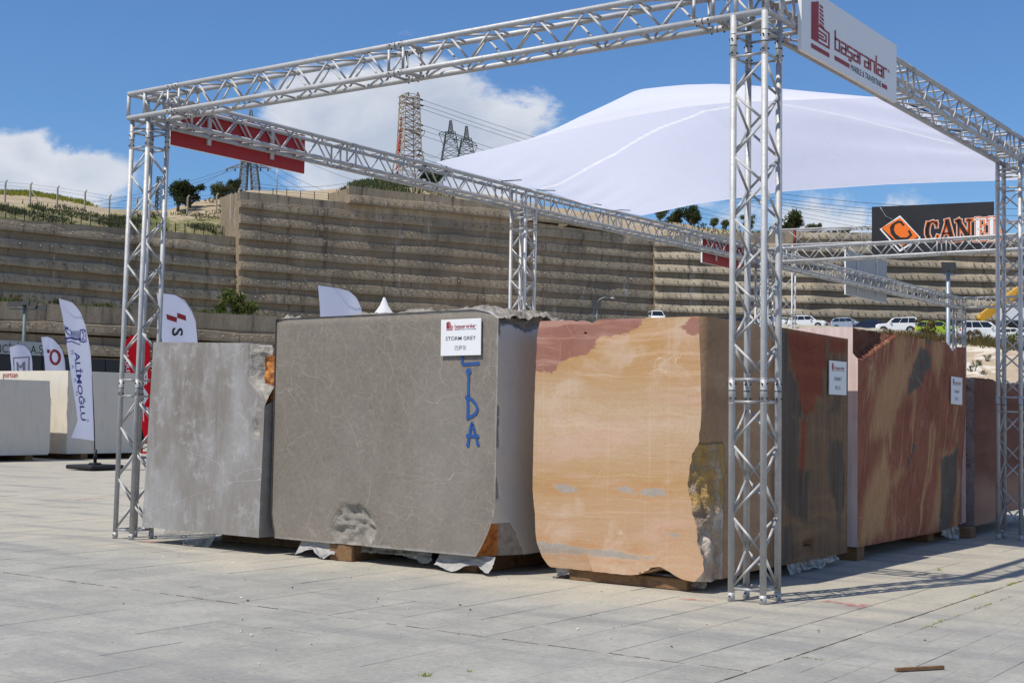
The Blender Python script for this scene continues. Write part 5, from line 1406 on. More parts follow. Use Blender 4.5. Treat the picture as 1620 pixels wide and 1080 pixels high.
def wall(name, label, pts, ztop, rows, prot, cap=1.0, seed=0, slope=None, sidewall=True, lean=.25, foot=True, pale=.45):
    """pts [(px, depth)], ztop list per point"""
    pl = np.array([at(px, 450, d)[:2] for px, d in pts]); zt = np.array(ztop, float)
    s = np.r_[0, np.cumsum(np.linalg.norm(np.diff(pl, axis=0), axis=1))]; n = int(s[-1]/2.2)+2; ss = np.linspace(0, s[-1], n)
    Pq = np.stack([np.interp(ss, s, pl[:, 0]), np.interp(ss, s, pl[:, 1])], 1); Zt = np.interp(ss, s, zt); Pr = np.interp(ss, s, np.broadcast_to(prot, len(pts)))
    Dz = np.interp(ss, s, slope) if slope is not None else 0*ss
    tg_ = np.gradient(Pq, axis=0); tg_ /= np.linalg.norm(tg_, axis=1)[:, None]; nr = np.stack([tg_[:, 1], -tg_[:, 0]], 1)
    root = empty(name, (Pq[:, 0].mean(), Pq[:, 1].mean(), 0), label, 'retaining wall', 'anchored concrete retaining walls')
    anc = MB(); kk = 0
    for zb in rows:
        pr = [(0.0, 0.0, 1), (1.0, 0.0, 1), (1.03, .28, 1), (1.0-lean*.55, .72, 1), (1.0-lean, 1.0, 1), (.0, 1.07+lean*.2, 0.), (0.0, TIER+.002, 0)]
        last = zb+TIER
        ok = Zt+.05 >= zb+Dz+1.0
        if not ok.any(): continue
        i0 = np.argmax(ok); i1 = len(ok)-np.argmax(ok[::-1])
        if i1-i0 < 2: continue
        V = np.zeros((i1-i0, len(pr), 3)); A = np.zeros((i1-i0, len(pr)))
        for i in range(i0, i1):
            w = np.array([[ss[i]*.13, zb*1.7, seed]]); a = fbm(w, 1, 3, seed)[0]-.5; a2 = fbm(w*[3, 1, 1], 1, 3, seed+5)[0]-.5; bk = -.12*(zb-Z0R)/TIER
            for j, (o, z, bm) in enumerate(pr):
                oo = o*Pr[i]+bk+(a*.34+a2*.30)*(o > 0); zz = zb+Dz[i]+z+(.50*a2 if 3 <= j <= 5 else 0)+(.16*a if 1 <= j <= 2 else 0)
                zz = min(zz, Zt[i]); V[i-i0, j] = (Pq[i, 0]+nr[i, 0]*oo, Pq[i, 1]+nr[i, 1]*oo, zz); A[i-i0, j] = bm*pale  # pale puts sun and shade into the beam colour, stretch by stretch
        t = MB(); t.grid(V, 0, False)
        if sidewall:
            for e, fl in ((0, False), (-1, True)):
                bkw = V[e].copy(); q = [tuple(x_) for x_ in V[e]]; inn = [(x_[0]-nr[0 if e == 0 else -1][0]*6, x_[1]-nr[0 if e == 0 else -1][1]*6, x_[2]) for x_ in q]
                t.grid(np.array([inn, q]), 0, False)
        at2 = np.concatenate([A.ravel()]+([np.zeros(2*len(pr))]*2 if sidewall else []))
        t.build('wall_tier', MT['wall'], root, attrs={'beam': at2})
        st_ = 1.2
        for q in np.arange(ss[i0]+.6+(kk % 2)*.4, ss[i1-1]-.4, st_):
            q = q+random.uniform(-.18, .18)
            x_, y_ = np.interp(q, ss, Pq[:, 0]), np.interp(q, ss, Pq[:, 1]); nx, ny = np.interp(q, ss, nr[:, 0]), np.interp(q, ss, nr[:, 1]); pz = np.interp(q, ss, Pr); zz = zb+np.interp(q, ss, Dz)+.50+.22*random.random()
            if zz > np.interp(q, ss, Zt)-.3 or random.random() < .12: continue
            bk = -.12*(zb-Z0R)/TIER+.96*pz; c = np.array([x_+nx*(bk-.05), y_+ny*(bk-.05), zz]); e = np.array([nx, ny, .1])
            anc.tube([c, c+e*.18, c+e*.34], [.11, .10, .04], 6)
        kk += 1
    # parapet
    V = np.zeros((n, 4, 3))
    for i in range(n):
        a = fbm(np.array([[ss[i]*.2, 3, seed]]), 1, 3, seed+7)[0]-.5; bk = -.12*(Zt[i]-Z0R)/TIER
        for j, (o, z) in enumerate(((.25, -cap), (.30, 0), (-.3, .03), (-.3, -cap))): V[i, j] = (Pq[i, 0]+nr[i, 0]*(o+bk), Pq[i, 1]+nr[i, 1]*(o+bk), Zt[i]+z+a*.10)
    t = MB(); t.grid(V, 0, False); t.add(V[0], [(0, 1, 2, 3)]); t.add(V[-1], [(3, 2, 1, 0)]); t.build('parapet', MT['wall'], root, attrs={'beam': np.full(n*4+8, .8)})
    # backing down to the ground
    zb = min(rows) if foot else None; t = MB(); V = np.array([[(Pq[i, 0]-nr[i, 0]*.02, Pq[i, 1]-nr[i, 1]*.02, zz) for zz in (-1, (zb or 0)+.01)] for i in range(n)]); t.grid(V, 0, False)
    if foot: t.build('footing_wall', MT['wall'], root, attrs={'beam': np.zeros(n*2)})
    if anc.v: anc.build('anchor_head', MT['anchor'], root, kind='stuff')
    return Pq, Zt, nr
R_ = [Z0R+TIER*k for k in range(-2, 9)]
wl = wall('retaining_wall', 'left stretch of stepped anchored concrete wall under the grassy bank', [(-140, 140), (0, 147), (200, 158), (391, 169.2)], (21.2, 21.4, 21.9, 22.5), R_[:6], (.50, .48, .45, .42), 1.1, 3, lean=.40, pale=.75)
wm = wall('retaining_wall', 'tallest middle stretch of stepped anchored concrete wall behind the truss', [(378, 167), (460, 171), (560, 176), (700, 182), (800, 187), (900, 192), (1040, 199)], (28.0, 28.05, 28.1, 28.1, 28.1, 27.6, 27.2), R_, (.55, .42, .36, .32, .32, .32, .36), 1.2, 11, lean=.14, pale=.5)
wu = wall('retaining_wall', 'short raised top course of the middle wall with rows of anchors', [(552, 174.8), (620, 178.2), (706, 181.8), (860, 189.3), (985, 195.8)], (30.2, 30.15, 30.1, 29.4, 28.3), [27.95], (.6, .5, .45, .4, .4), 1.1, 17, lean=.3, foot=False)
wr = wall('retaining_wall', 'right stretch of anchored concrete wall with sunlit beams above the parked cars', [(1036, 198), (1240, 202), (1480, 204), (1800, 206)], (27.4, 28.8, 29.3, 29.3), R_, (.5, .52, .52, .52), 1.6, 23, lean=.5, pale=1.0)  # beams painted lightest on this stretch, where the sun falls
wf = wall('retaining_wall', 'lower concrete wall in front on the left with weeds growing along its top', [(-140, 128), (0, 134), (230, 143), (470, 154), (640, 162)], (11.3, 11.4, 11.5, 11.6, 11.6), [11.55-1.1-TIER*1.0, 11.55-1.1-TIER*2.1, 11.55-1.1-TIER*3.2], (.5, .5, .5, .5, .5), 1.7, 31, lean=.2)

# ------------------------------------------------------------------ terrain
def soil(name):
    m, g = newmat(name); p = g.pos(); n = g.noise(p, .12, 5, .6); f = g.noise(p, 1.3, 5, .65); gr = g.attr('green')
    c = g.mix(g.lin(n, .3, .7, 0, 1), (.36, .285, .185), (.47, .395, .275)); c = g.mix(g.lin(f, .35, .65, .35, 0), c, (.24, .18, .115))
    c = g.mix(g.mul(g.step(g.add(gr, g.mul(g.sub(f, .5), .7)), .42, .62), .9), c, g.mix(g.lin(n, .35, .65, 0, 1), (.075, .10, .028), (.17, .18, .055)))
    setp(g, c, .98, 0, g.bump(f, .6, .25), .15); return m
MT['soil'] = soil('dry_soil_and_grass')
CR = np.array([(-300, 298), (0, 303), (40, 304), (90, 312), (130, 320), (165, 329), (215, 332), (262, 330), (300, 318), (345, 309), (378, 301), (430, 300), (500, 299), (538, 297), (560, 285), (600, 281), (650, 288), (720, 300), (850, 322), (960, 340), (1040, 347), (1075, 352), (1110, 360), (1180, 369), (1260, 371), (1340, 377), (1500, 381), (2000, 385)])
WD = np.array([(-300, 133), (0, 148), (200, 159), (377, 171), (380, 170), (560, 178), (800, 190), (1040, 201), (1240, 205), (1800, 209), (2000, 210)])
WT = np.array([(-300, 21.0), (0, 21.3), (200, 21.8), (376, 22.4), (381, 27.9), (548, 28.0), (556, 29.9), (700, 30.0), (850, 29.0), (1040, 27.2), (1240, 28.7), (1480, 29.2), (2000, 29.2)])
pxs = np.arange(-300, 2001, 7.0); fr = [.004, .02, .05, .09, .14, .20, .30, .45, .7, 1.1, 2.0, 4.0, 9.0, 20.0]
P = np.zeros((len(pxs), len(fr), 3)); Gq = np.zeros((len(pxs), len(fr)))
for i, px in enumerate(pxs):
    d0 = np.interp(px, WD[:, 0], WD[:, 1])+.5; z0 = np.interp(px, WT[:, 0], WT[:, 1])-.12; yc = np.interp(px, CR[:, 0], CR[:, 1]); dc = d0*1.14
    zc_ = 1.306+(hor(px)-yc)/FPX*dc
    for j, f in enumerate(fr):
        d = d0*(1+f); q = at(px, 450, d); nz = (fbm(np.array([[q[0], q[1], 0.]]), .11, 5, 40)[0]-.5)
        if f <= .14: k = f/.14; k2 = k**.85; zz = z0*(1-k2)+zc_*k2+nz*2.2*k*(1-k*.6)
        else: zz = zc_-(d-dc)*.05+nz*3.0*min(1, (f-.14)*4)
        zz = max(zz, -2.) if f > 3 else zz
        P[i, j] = (q[0], q[1], zz)
        left = px < 378
        gv = (.55 if f < .075 else .22) if left else .40
        if 170 < px < 265: gv += .25
        if 300 < px < 376 and f > .06: gv -= .15
        if 535 < px < 640: gv += .5
        if 380 <= px <= 535: gv = .05
        if px > 1040: gv = .30
        if f > 1.5: gv = .55
        Gq[i, j] = gv
t = MB(); t.grid(P, 0, True, True); hill = t.build('hillside', MT['soil'], kind='structure', attrs={'green': Gq.ravel()})
HP = P.copy()
def hill_at(px, f):
    x_ = np.clip((px+300)/7, 0, len(pxs)-1.001); i = int(x_); w_ = x_-i; return np.array([np.interp(f, fr, HP[i, :, k])*(1-w_)+np.interp(f, fr, HP[i+1, :, k])*w_ for k in range(3)])

# ledge with weeds between the two left walls
V = []; 
for px in np.linspace(-140, 660, 40):
    da = np.interp(px, [-140, 0, 230, 470, 640], [128, 134, 143, 154, 162])+.2; db = np.interp(px, [-140, 0, 200, 396, 660], [141, 148, 159, 169, 182]); za = np.interp(px, [-140, 0, 230, 470, 640], [11.3, 11.4, 11.5, 11.6, 11.6])-.2
    V.append([tuple(at(px, 450, da)[:2])+(za,), tuple(at(px, 450, (da+db)/2)[:2])+(za+.3,), tuple(at(px, 450, db)[:2])+(za+.9,)])
t = MB(); t.grid(V, 0, True, True); t.build('wall_ledge', MT['soil'], kind='structure', attrs={'green': np.full(120, .5)})

# car park terrace, its concrete kerb wall and the cut slope below
TE = np.array([(700, 190, 13.9), (880, 186, 13.7), (1245, 163, 12.45), (1400, 143, 10.75), (1550, 125, 9.0), (1720, 110, 7.4), (1900, 98, 6.2)])
def terr(px): return np.interp(px, TE[:, 0], TE[:, 1]), np.interp(px, TE[:, 0], TE[:, 2])
def tz(px, dd):
    d, z = terr(px); return (z-.34)+(13.6-z+.34)*max(0., (dd-d)/(212-d))**1.3
V = []; W_ = []
for px in np.linspace(700, 1900, 80):
    d, z = terr(px); V.append([tuple(at(px, 450, d+.2+(212-d-.2)*k)[:2])+(tz(px, d+.2+(212-d-.2)*k),) for k in np.linspace(0, 1, 6)])
t = MB(); t.grid(V, 0, True, True); t.build('car_park_terrace', simple('worn_asphalt', (.16, .155, .145), .95), kind='structure')
V = []
for px in np.linspace(700, 1900, 110):
    d, z = terr(px); e = [(.30, z-.40), (.30, z), (0, z), (0, z-.62), (-.5, z-.66)]; row = []
    for o, zz in e: row.append(tuple(at(px, 450, d+o)[:2])+(zz+.04*math.sin(px*.31),))
    V.append(row)
t = MB(); t.grid(V, 0, False, True); kw = t.build('kerb_wall', simple('pale_kerb_concrete', (.50, .465, .40), .9, var=.18, scale=.5, bump=.3), label='low pale concrete kerb wall along the edge of the car park', cat='kerb wall')
V = []; Gr = []
for px in np.linspace(700, 1900, 90):
    d, z = terr(px); row = []
    for k in np.linspace(0, 1, 16):
        dd = (d-.5)*(1-k)+58*k; q = at(px, 450, dd); nz = fbm(np.array([[q[0], q[1], 1.]]), .16, 5, 51)[0]-.5
        zz = (z-.66)*(1-k)**1.15+nz*2.4*math.sin(math.pi*k)+(-.08)*k; row.append((q[0], q[1], zz)); Gr.append(.46 if k < .12 else .02)
    V.append(row)
def cutmat():
    m, g = newmat('cut_sandy_slope'); p = g.pos(); n = g.noise(p, .16, 4, .6, .8); f = g.noise(p, 1.6, 5, .65)
    c = g.mix(g.lin(f, .3, .7, 0, 1), (.36, .28, .19), (.50, .41, .30)); c = g.mix(g.step(n, .52, .57), c, (.62, .56, .47)); c = g.mix(g.mul(g.step(n, .40, .34), .7), c, (.30, .235, .16))
    c = g.mix(g.mul(g.step(g.add(g.attr('green'), g.mul(g.sub(f, .5), .8)), .45, .6), .85), c, (.12, .12, .05)); setp(g, c, .98, 0, g.bump(f, .7, .2), .15); return m
t = MB(); t.grid(V, 0, True, True); t.build('cut_slope', cutmat(), kind='structure', attrs={'green': np.array(Gr)})
# ------------------------------------------------------------------ vegetation
def leafmat(name, a, b):
    m = bpy.data.materials.new(name); m.use_nodes = True; nt = m.node_tree; nt.nodes.clear(); g = G(nt)
    o = g.n('ShaderNodeOutputMaterial'); d = g.n('ShaderNodeBsdfDiffuse'); t = g.n('ShaderNodeBsdfTranslucent'); mx = g.n('ShaderNodeMixShader')
    r = g.n('ShaderNodeNewGeometry').outputs['Random Per Island']; n = g.noise(g.pos(), .7, 3); c = g.mix(g.add(g.mul(r, .6), g.mul(n, .4)), a, b)
    g.put(d.inputs[0], c); g.put(t.inputs[0], c); mx.inputs[0].default_value = .25
    nt.links.new(d.outputs[0], mx.inputs[1]); nt.links.new(t.outputs[0], mx.inputs[2]); nt.links.new(mx.outputs[0], o.inputs[0]); return m
LF = {'olive': leafmat('olive_leaves', (.055, .07, .032), (.13, .14, .07)), 'dark': leafmat('dark_leaves', (.022, .035, .014), (.07, .085, .035)), 'green': leafmat('green_leaves', (.05, .085, .02), (.14, .17, .05)),
      'dry': leafmat('dry_leaves', (.16, .12, .05), (.30, .23, .11)), 'yellow': leafmat('yellow_green_leaves', (.20, .23, .035), (.38, .38, .07)), 'heath': leafmat('reddish_green_leaves', (.09, .085, .035), (.17, .125, .06))}
def leaves(t, c, r, n, size, rnd, squash=.8, shell=.55):
    for _ in range(n):
        v = np.array([rnd.gauss(0, 1) for _ in range(3)]); v /= np.linalg.norm(v)+1e-9
        p = np.array(c)+v*np.array([r, r, r*squash])*(shell+(1-shell)*rnd.random())*rnd.uniform(.75, 1.08)
        a = np.array([rnd.gauss(0, 1) for _ in range(3)]); a /= np.linalg.norm(a); b = np.cross(a, v+.01); b /= np.linalg.norm(b)+1e-9; s = size*rnd.uniform(.5, 1.2)
        t.add([p-a*s, p+b*s*.45, p+a*s, p-b*s*.45], [(0, 1, 2, 3)])
def tree(base, h, w, leaf, label, seed, name='tree', dens=1.0):
    rnd = random.Random(seed); base = np.array(base, float)
    root = empty(name, base, label, 'tree', 'trees on the hill')
    w *= 1.45; h *= 1.22; t = MB(); top = base+[rnd.uniform(-.1, .1)*w, 0, h*.5]; t.tube([base-[0, 0, .4], base+[0, 0, h*.15], top], [w*.05, w*.04, w*.02], 7)
    lobes = []
    for k in range(11):
        a = rnd.uniform(0, 6.28); rr = w*.34*rnd.uniform(.2, 1); c = base+[math.cos(a)*rr, math.sin(a)*rr, h*rnd.uniform(.17, .76)]; lobes.append((c, w*rnd.uniform(.13, .24)))
        t.tube([base+[0, 0, h*.08], (base+[0, 0, h*.08])*.4+c*.6+[0, 0, -.1], c], [w*.025, w*.018, w*.008], 5)
    t.build('trunk', MT['bark'], root)
    t = MB()
    for c, r in lobes: leaves(t, c, r, int(230*dens), w*.04, rnd, rnd.uniform(.7, 1.0), .35)
    leaves(t, base+[0, 0, h*.5], w*.33, int(300*dens), w*.04, rnd, h/w*.85, .2)
    t.build('crown', LF[leaf], root)
def bush(base, w, h, leaf, label, seed, group='bushes on the ledges', n=700):
    rnd = random.Random(seed); base = np.array(base, float); root = empty('bush', base, label, 'bush', group)
    t = MB()
    for k in range(6): a = rnd.uniform(0, 6.28); t.tube([base-[0, 0, .3], base+[math.cos(a)*w*.25, math.sin(a)*w*.25, h*.7]], [.04, .015], 4)
    t.build('stem', MT['bark'], root); t = MB()
    for k in range(9):
        a = rnd.uniform(0, 6.28); rr = w*.34*rnd.random(); leaves(t, base+[math.cos(a)*rr, math.sin(a)*rr, h*rnd.uniform(.2, .72)], h*rnd.uniform(.2, .34), n//9, h*.07, rnd, 1.0, .2)
    t.build('foliage', LF[leaf], root)
def on_hill(px, py, f): 
    q = hill_at(px, f); return q
TR = [(278, .10, 4.0, 3.2, 'dark', 'dark round tree on the bank directly behind the left column'), (297, .11, 3.4, 3.2, 'dark', 'dark spreading tree right of the left column on the bank'), (349, .095, 3.6, 3.4, 'olive', 'olive green bushy tree on the sandy bank below the red sign board'), (365, .13, 2.2, 2.4, 'dark', 'low dark tree at the foot of the left pylon'),
      (686, .06, 3.6, 4.0, 'dark', 'dark tree glimpsed through the side beam below the sail tip'), (1043, .13, 2.2, 2.2, 'olive', 'small olive tree at the point of the sail'), (1066, .15, 2.0, 2.6, 'olive', 'low pale green tree between two others right of the sail tip'), (1092, .14, 3.0, 4.2, 'dark', 'broad dark tree on the hill right of the sail tip'),
      (1128, .14, 1.7, 1.6, 'green', 'small bright green tree left of the front column'), (1147, .14, 1.6, 1.6, 'olive', 'small round tree just left of the front column'), (1183, .14, 3.0, 2.2, 'green', 'thin green tree seen through the front column'), (1252, .13, 3.9, 4.4, 'dark', 'large dark tree just right of the front column'), (1289, .14, 2.1, 2.6, 'olive', 'rounded olive tree right of the large dark one'), (1336, .14, 1.9, 2.2, 'olive', 'small tree left of the black billboard'), (1312, .15, 1.4, 2.0, 'olive', 'low tree in the row left of the black billboard')]
for i, (px, f, h, w, lf, lb) in enumerate(TR): tree(hill_at(px, f), h, w, lf, lb, 100+i)
def ledge(px, k=.5, dz=0):
    da = np.interp(px, [-140, 0, 230, 470, 640], [128, 134, 143, 154, 162]); q = at(px, 450, da+2+6*k); return np.array([q[0], q[1], 11.4+.3*k+dz])
bush(ledge(372, .5), 5.6, 3.6, 'green', 'large green bush on the ledge right of the S flag', 1, n=1500)
bush(ledge(398, .4), 3.0, 2.0, 'green', 'smaller green bush at the right of the large ledge bush', 2)
bush(ledge(20, .6), 3.0, 1.3, 'heath', 'low weedy bush on the ledge at the far left', 3)
bush(ledge(90, .6), 3.5, 1.0, 'dark', 'dark weeds on the ledge behind the tall flag', 4); bush(ledge(160, .5), 5.0, .9, 'green', 'green weeds on the ledge left of the left column', 5); bush(ledge(330, .5), 3.0, 1.2, 'green', 'weedy bush on the ledge left of the large bush', 6)
bush(ledge(580, .7, -.2), 2.0, 2.4, 'green', 'small green bush beside the white tent peak', 7)
q = at(845, 492, 184); bush((q[0], q[1], 13.2), 5.5, 2.4, 'dry', 'dry brown bush at the wall foot behind the grey block', 8)
q = at(980, 500, 190); bush((q[0], q[1], 13.2), 2.5, 1.4, 'dry', 'small dry bush at the wall foot beyond the orange block', 9)
q = at(1432, 500, 196); bush((q[0], q[1], 13.4), 3.0, 1.9, 'dry', 'dry shrub at the wall foot behind the green car', 10)
for i, (px, w, h, lf, lb) in enumerate([(1465, 3.2, 2.3, 'heath', 'reddish bush in front of the green car'), (1408, 2.6, .9, 'heath', 'low weeds on the kerb below the white off-roader'), (1434, 2.4, .8, 'dry', 'dry grass clump left of the reddish bush'), (1500, 2.4, .9, 'green', 'green weeds below the floodlight post'), (1545, 3.4, 1.5, 'heath', 'bushy weeds below the big white estate car'), (1565, 2.0, 1.0, 'green', 'green weeds left of the right truss column'), (1598, 3.0, 1.5, 'green', 'weeds behind the right truss column'), (1258, 2.0, .5, 'dry', 'thin dry weeds on the kerb below the first white car'), (1335, 2.0, .5, 'dry', 'thin weeds on the kerb below the silver car')]):
    d, z = terr(px); q = at(px, 450, d-1.2); bush((q[0], q[1], z-.75), w, h, lf, lb, 20+i, 'weeds along the kerb wall', 500)
for i, (px, k, w, h) in enumerate([(1545, .30, 1.6, .8), (1556, .36, 1.5, .7), (1562, .24, 1.2, .6), (1539, .34, 1.2, .7)]):
    d, z = terr(px); dd = (d-.5)*(1-k)+58*k; q = at(px, 450, dd); nz = fbm(np.array([[q[0], q[1], 1.]]), .16, 5, 51)[0]-.5
    bush((q[0], q[1], (z-.66)*(1-k)**1.15+nz*2.4*math.sin(math.pi*k)-.1), w, h, 'olive', ('upper', 'middle', 'small', 'left')[i]+' grey green tuft on the sandy slope by the right column', 40+i, 'tufts on the sandy slope', 300)
for i, (px, f, w, h, lf, lb) in enumerate([(1056, .13, 3.0, 1.1, 'olive', 'low scrub between the first two trees right of the sail'), (1112, .135, 3.4, 1.2, 'olive', 'low scrub right of the broad dark hill tree'), (1163, .135, 2.6, .9, 'green', 'low scrub just left of the front column top'), (1208, .135, 3.0, 1.0, 'olive', 'low scrub seen through the front column on the hill'), (1228, .13, 2.6, 1.1, 'dry', 'dry scrub left of the large dark hill tree'), (1318, .135, 3.2, 1.0, 'olive', 'low scrub left of the black billboard'), (1360, .135, 3.4, 1.0, 'dry', 'dry scrub touching the black billboard edge'), (330, .12, 2.6, .9, 'olive', 'low scrub left of the olive tree on the bank'), (240, .07, 2.6, 1.0, 'dry', 'dry scrub on the bank behind the left column'), (312, .05, 3.0, 1.1, 'heath', 'reddish scrub on the bank right of the left column'), (352, .05, 3.2, 1.2, 'dark', 'dark scrub on the bank at the middle wall corner')]):
    bush(hill_at(px, f), w, h, lf, lb, 60+i, 'scrub on the hill', 420)
# grass over the bank
rnd = random.Random(5); t = MB(); ty = MB()
for _ in range(16000):
    px = rnd.uniform(-60, 376); f = rnd.uniform(.006, .085)
    if f > .06 and rnd.random() < .6: continue
    if fbm(np.array([hill_at(px, f)]), .22, 3, 77)[0] < .46: continue
    p = hill_at(px, f)+[rnd.uniform(-.6, .6), rnd.uniform(-.6, .6), 0]; hh = rnd.uniform(.10, .32)*(2.0 if fbm(np.array([p]), .25, 3, 3)[0] > .56 else .7); a = rnd.uniform(0, 3.14); w = .10
    dx, dy = math.cos(a)*w, math.sin(a)*w; t.add([p+[-dx, -dy, -.1], p+[dx, dy, -.1], p+[dx*.3+rnd.uniform(-.15, .15), dy*.3, hh]], [(0, 1, 2)])
for _ in range(5000):
    px = rnd.choice([rnd.uniform(540, 720), rnd.uniform(1040, 1400), rnd.uniform(535, 640)]); f = rnd.uniform(.006, .13); p = hill_at(px, f)+[rnd.uniform(-.6, .6), rnd.uniform(-.6, .6), 0]; hh = rnd.uniform(.15, .6); a = rnd.uniform(0, 3.14)
    t.add([p+[-math.cos(a)*.1, -math.sin(a)*.1, -.1], p+[math.cos(a)*.1, math.sin(a)*.1, -.1], p+[rnd.uniform(-.15, .15), 0, hh]], [(0, 1, 2)])
for _ in range(3500):
    px = rnd.choice([rnd.gauss(15, 12), rnd.gauss(45, 8), rnd.gauss(85, 10), rnd.gauss(125, 8), rnd.gauss(20, 30)]); f = rnd.gauss(.132, .006); p = hill_at(px, f); hh = rnd.uniform(.2, .5); a = rnd.uniform(0, 3.14)
    ty.add([p+[-math.cos(a)*.12, -math.sin(a)*.12, -.1], p+[math.cos(a)*.12, math.sin(a)*.12, -.1], p+[rnd.uniform(-.2, .2), 0, hh]], [(0, 1, 2)])
t.build('bank_grass', LF['olive'], kind='stuff', label='green grass and weeds over the bank above the wall', cat='grass')
ty.build('crest_grass', LF['yellow'], kind='stuff', label='yellow flowering weeds on the crest of the sandy mound', cat='grass')
t = MB()
for _ in range(3500):
    px = rnd.uniform(-60, 640); p = ledge(px, rnd.random(), 0); hh = rnd.uniform(.15, .6)*(1.4 if fbm(np.array([p]), .2, 3, 3)[0] > .5 else .6); a = rnd.uniform(0, 3.14)
    t.add([p+[-math.cos(a)*.1, -math.sin(a)*.1, -.1], p+[math.cos(a)*.1, math.sin(a)*.1, -.1], p+[rnd.uniform(-.2, .2), 0, hh]], [(0, 1, 2)])
t.build('ledge_weeds', LF['green'], kind='stuff', label='weeds along the ledge behind the lower left wall', cat='weeds')
t = MB()
for _ in range(5200):
    px = rnd.uniform(1200, 1640); d, z = terr(px); o = abs(rnd.gauss(0, 1.6)); q = at(px, 450, d-.6-o); p = np.array([q[0], q[1], z-.75-o*.08]); hh = rnd.uniform(.2, .85)*(.35+.9*smooth(np.array([px]), 1300, 1480)[0]); a = rnd.uniform(0, 3.14)
    t.add([p+[-math.cos(a)*.06, -math.sin(a)*.06, -.2], p+[math.cos(a)*.06, math.sin(a)*.06, -.2], p+[rnd.uniform(-.2, .2), 0, hh]], [(0, 1, 2)])
t.build('kerb_grass', LF['heath'], kind='stuff', label='dry grass and weeds along the car park kerb wall', cat='grass')

# ------------------------------------------------------------------ fences on the bank
fen = empty('barbed_wire_fence', hill_at(100, .07), 'concrete post and wire fence across the grassy bank', 'fence')
prev = None; wires = MB()
for px in (-38, 3, 43, 86, 130, 169, 213, 255, 293, 339, 374):
    q = hill_at(px, .072); t = MB(); tp = q+[0, 0, 2.35]; t.bar(q-[0, 0, .3], tp, .16); t.bar(tp, tp+_R0*.22-_F*.1+[0, 0, .28], .13); t.build('post', MT['post'], fen)
    if px == 43: t = MB(); t.bar(q+[0, 0, 1.9], q+_R0*1.1+[0, 0, .2], .12); t.build('brace_post', MT['post'], fen)
    if prev is not None:
        for k in (.5, 1.0, 1.5, 2.0, 2.4): wires.tube([prev+[0, 0, k], q+[0, 0, k]], .012, 4)
    prev = q
wires.build('wire', MT['wire'], fen)
fen = empty('mesh_fence', hill_at(150, .006), 'dark green mesh fence along the top of the left wall', 'fence'); prev = None; ml = MB()
for px in range(-40, 380, 15):
    q = hill_at(px, .007); t = MB(); t.bar(q-[0, 0, .2], q+[0, 0, 1.25], .07); t.build('post', MT['fence_green'], fen)
    if prev is not None:
        for k in np.linspace(.1, 1.1, 8): ml.tube([prev+[0, 0, k], q+[0, 0, k]], .009, 4)
        for k in np.linspace(.05, .95, 10): a = prev*(1-k)+q*k; ml.tube([a+[0, 0, .05], a+[0, 0, 1.1]], .007, 4)
    prev = q
ml.build('mesh_panel', MT['fence_green'], fen, kind='stuff')
fen = empty('mesh_fence', hill_at(460, .006), 'thin fence along the top of the middle wall left of the lattice tower', 'fence'); prev = None; ml = MB()
for px in list(range(384, 552, 22))+list(range(560, 720, 20)):
    q = hill_at(px, .010); t = MB(); t.bar(q-[0, 0, .2], q+[0, 0, 1.2], .07); t.build('post', MT['fence_green'], fen)
    if prev is not None and px != 560:
        for k in (.4, .8, 1.15): ml.tube([prev+[0, 0, k], q+[0, 0, k]], .014, 4)
    prev = q
ml.build('wire', MT['fence_green'], fen)
q = hill_at(434, .02); t = MB(); t.tube([q-[0, 0, .3], q+[0, 0, 4.2]], .07, 6); t.build('pole', MT['galv'], label='thin bare steel pole on the middle wall right of the left pylon', cat='pole')

# ------------------------------------------------------------------ lattice towers and lines
def lattice(t, c0, w0, c1, w1, n, bar=.10, leg=.16, ax=None, mi=0, d0=None, d1=None):
    ax = ax if ax is not None else _R0; ay = np.array([-ax[1], ax[0], 0]); d0 = d0 or w0; d1 = d1 or w1
    P_ = lambda k, sx, sy: (np.array(c0)*(1-k)+np.array(c1)*k)+ax*sx*(w0*(1-k)+w1*k)/2+ay*sy*(d0*(1-k)+d1*k)/2
    cs = [(-1, -1), (1, -1), (1, 1), (-1, 1)]
    for s in cs: t.bar(P_(0, *s), P_(1, *s), leg, mi=mi)
    for i in range(n):
        a, b = i/n, (i+1)/n
        for k in range(4):
            p, q = cs[k], cs[(k+1) % 4]; t.bar(P_(a, *p), P_(b, *q), bar, mi=mi); t.bar(P_(a, *q), P_(b, *p), bar, mi=mi); t.bar(P_(b, *p), P_(b, *q), bar, mi=mi)
def pt(px, py, d): return at(px, py, d)
dT = 230.0
root = empty('lattice_tower', pt(652, 300, dT), 'tall rusty lattice tower with insulators rising behind the left beam', 'pylon')
rot = _R0*math.cos(.5)+np.array([-_R0[1], _R0[0], 0])*math.sin(.5)
t = MB(); lattice(t, pt(646, 330, dT), 6.2, pt(647, 236, dT), 3.1, 5, .09, .17, rot); lattice(t, pt(647, 236, dT), 3.1, pt(648, 151, dT), 2.45, 9, .085, .15, rot)
for y_ in (153, 163, 205, 246): 
    for s in (-1, 1): t.bar(pt(648, y_, dT)+rot*1.5*s-_F*0, pt(648, y_, dT)-rot*1.5*s+np.array([-rot[1], rot[0], 0])*1.3, .16)
t.build('lattice_body', MT['rusty'], root)
t = MB(); t.bar(pt(628, 275, dT), pt(634, 205, dT), .35); t.bar(pt(634, 205, dT), pt(635, 185, dT), .2); t.build('red_riser', MT['red'], root)
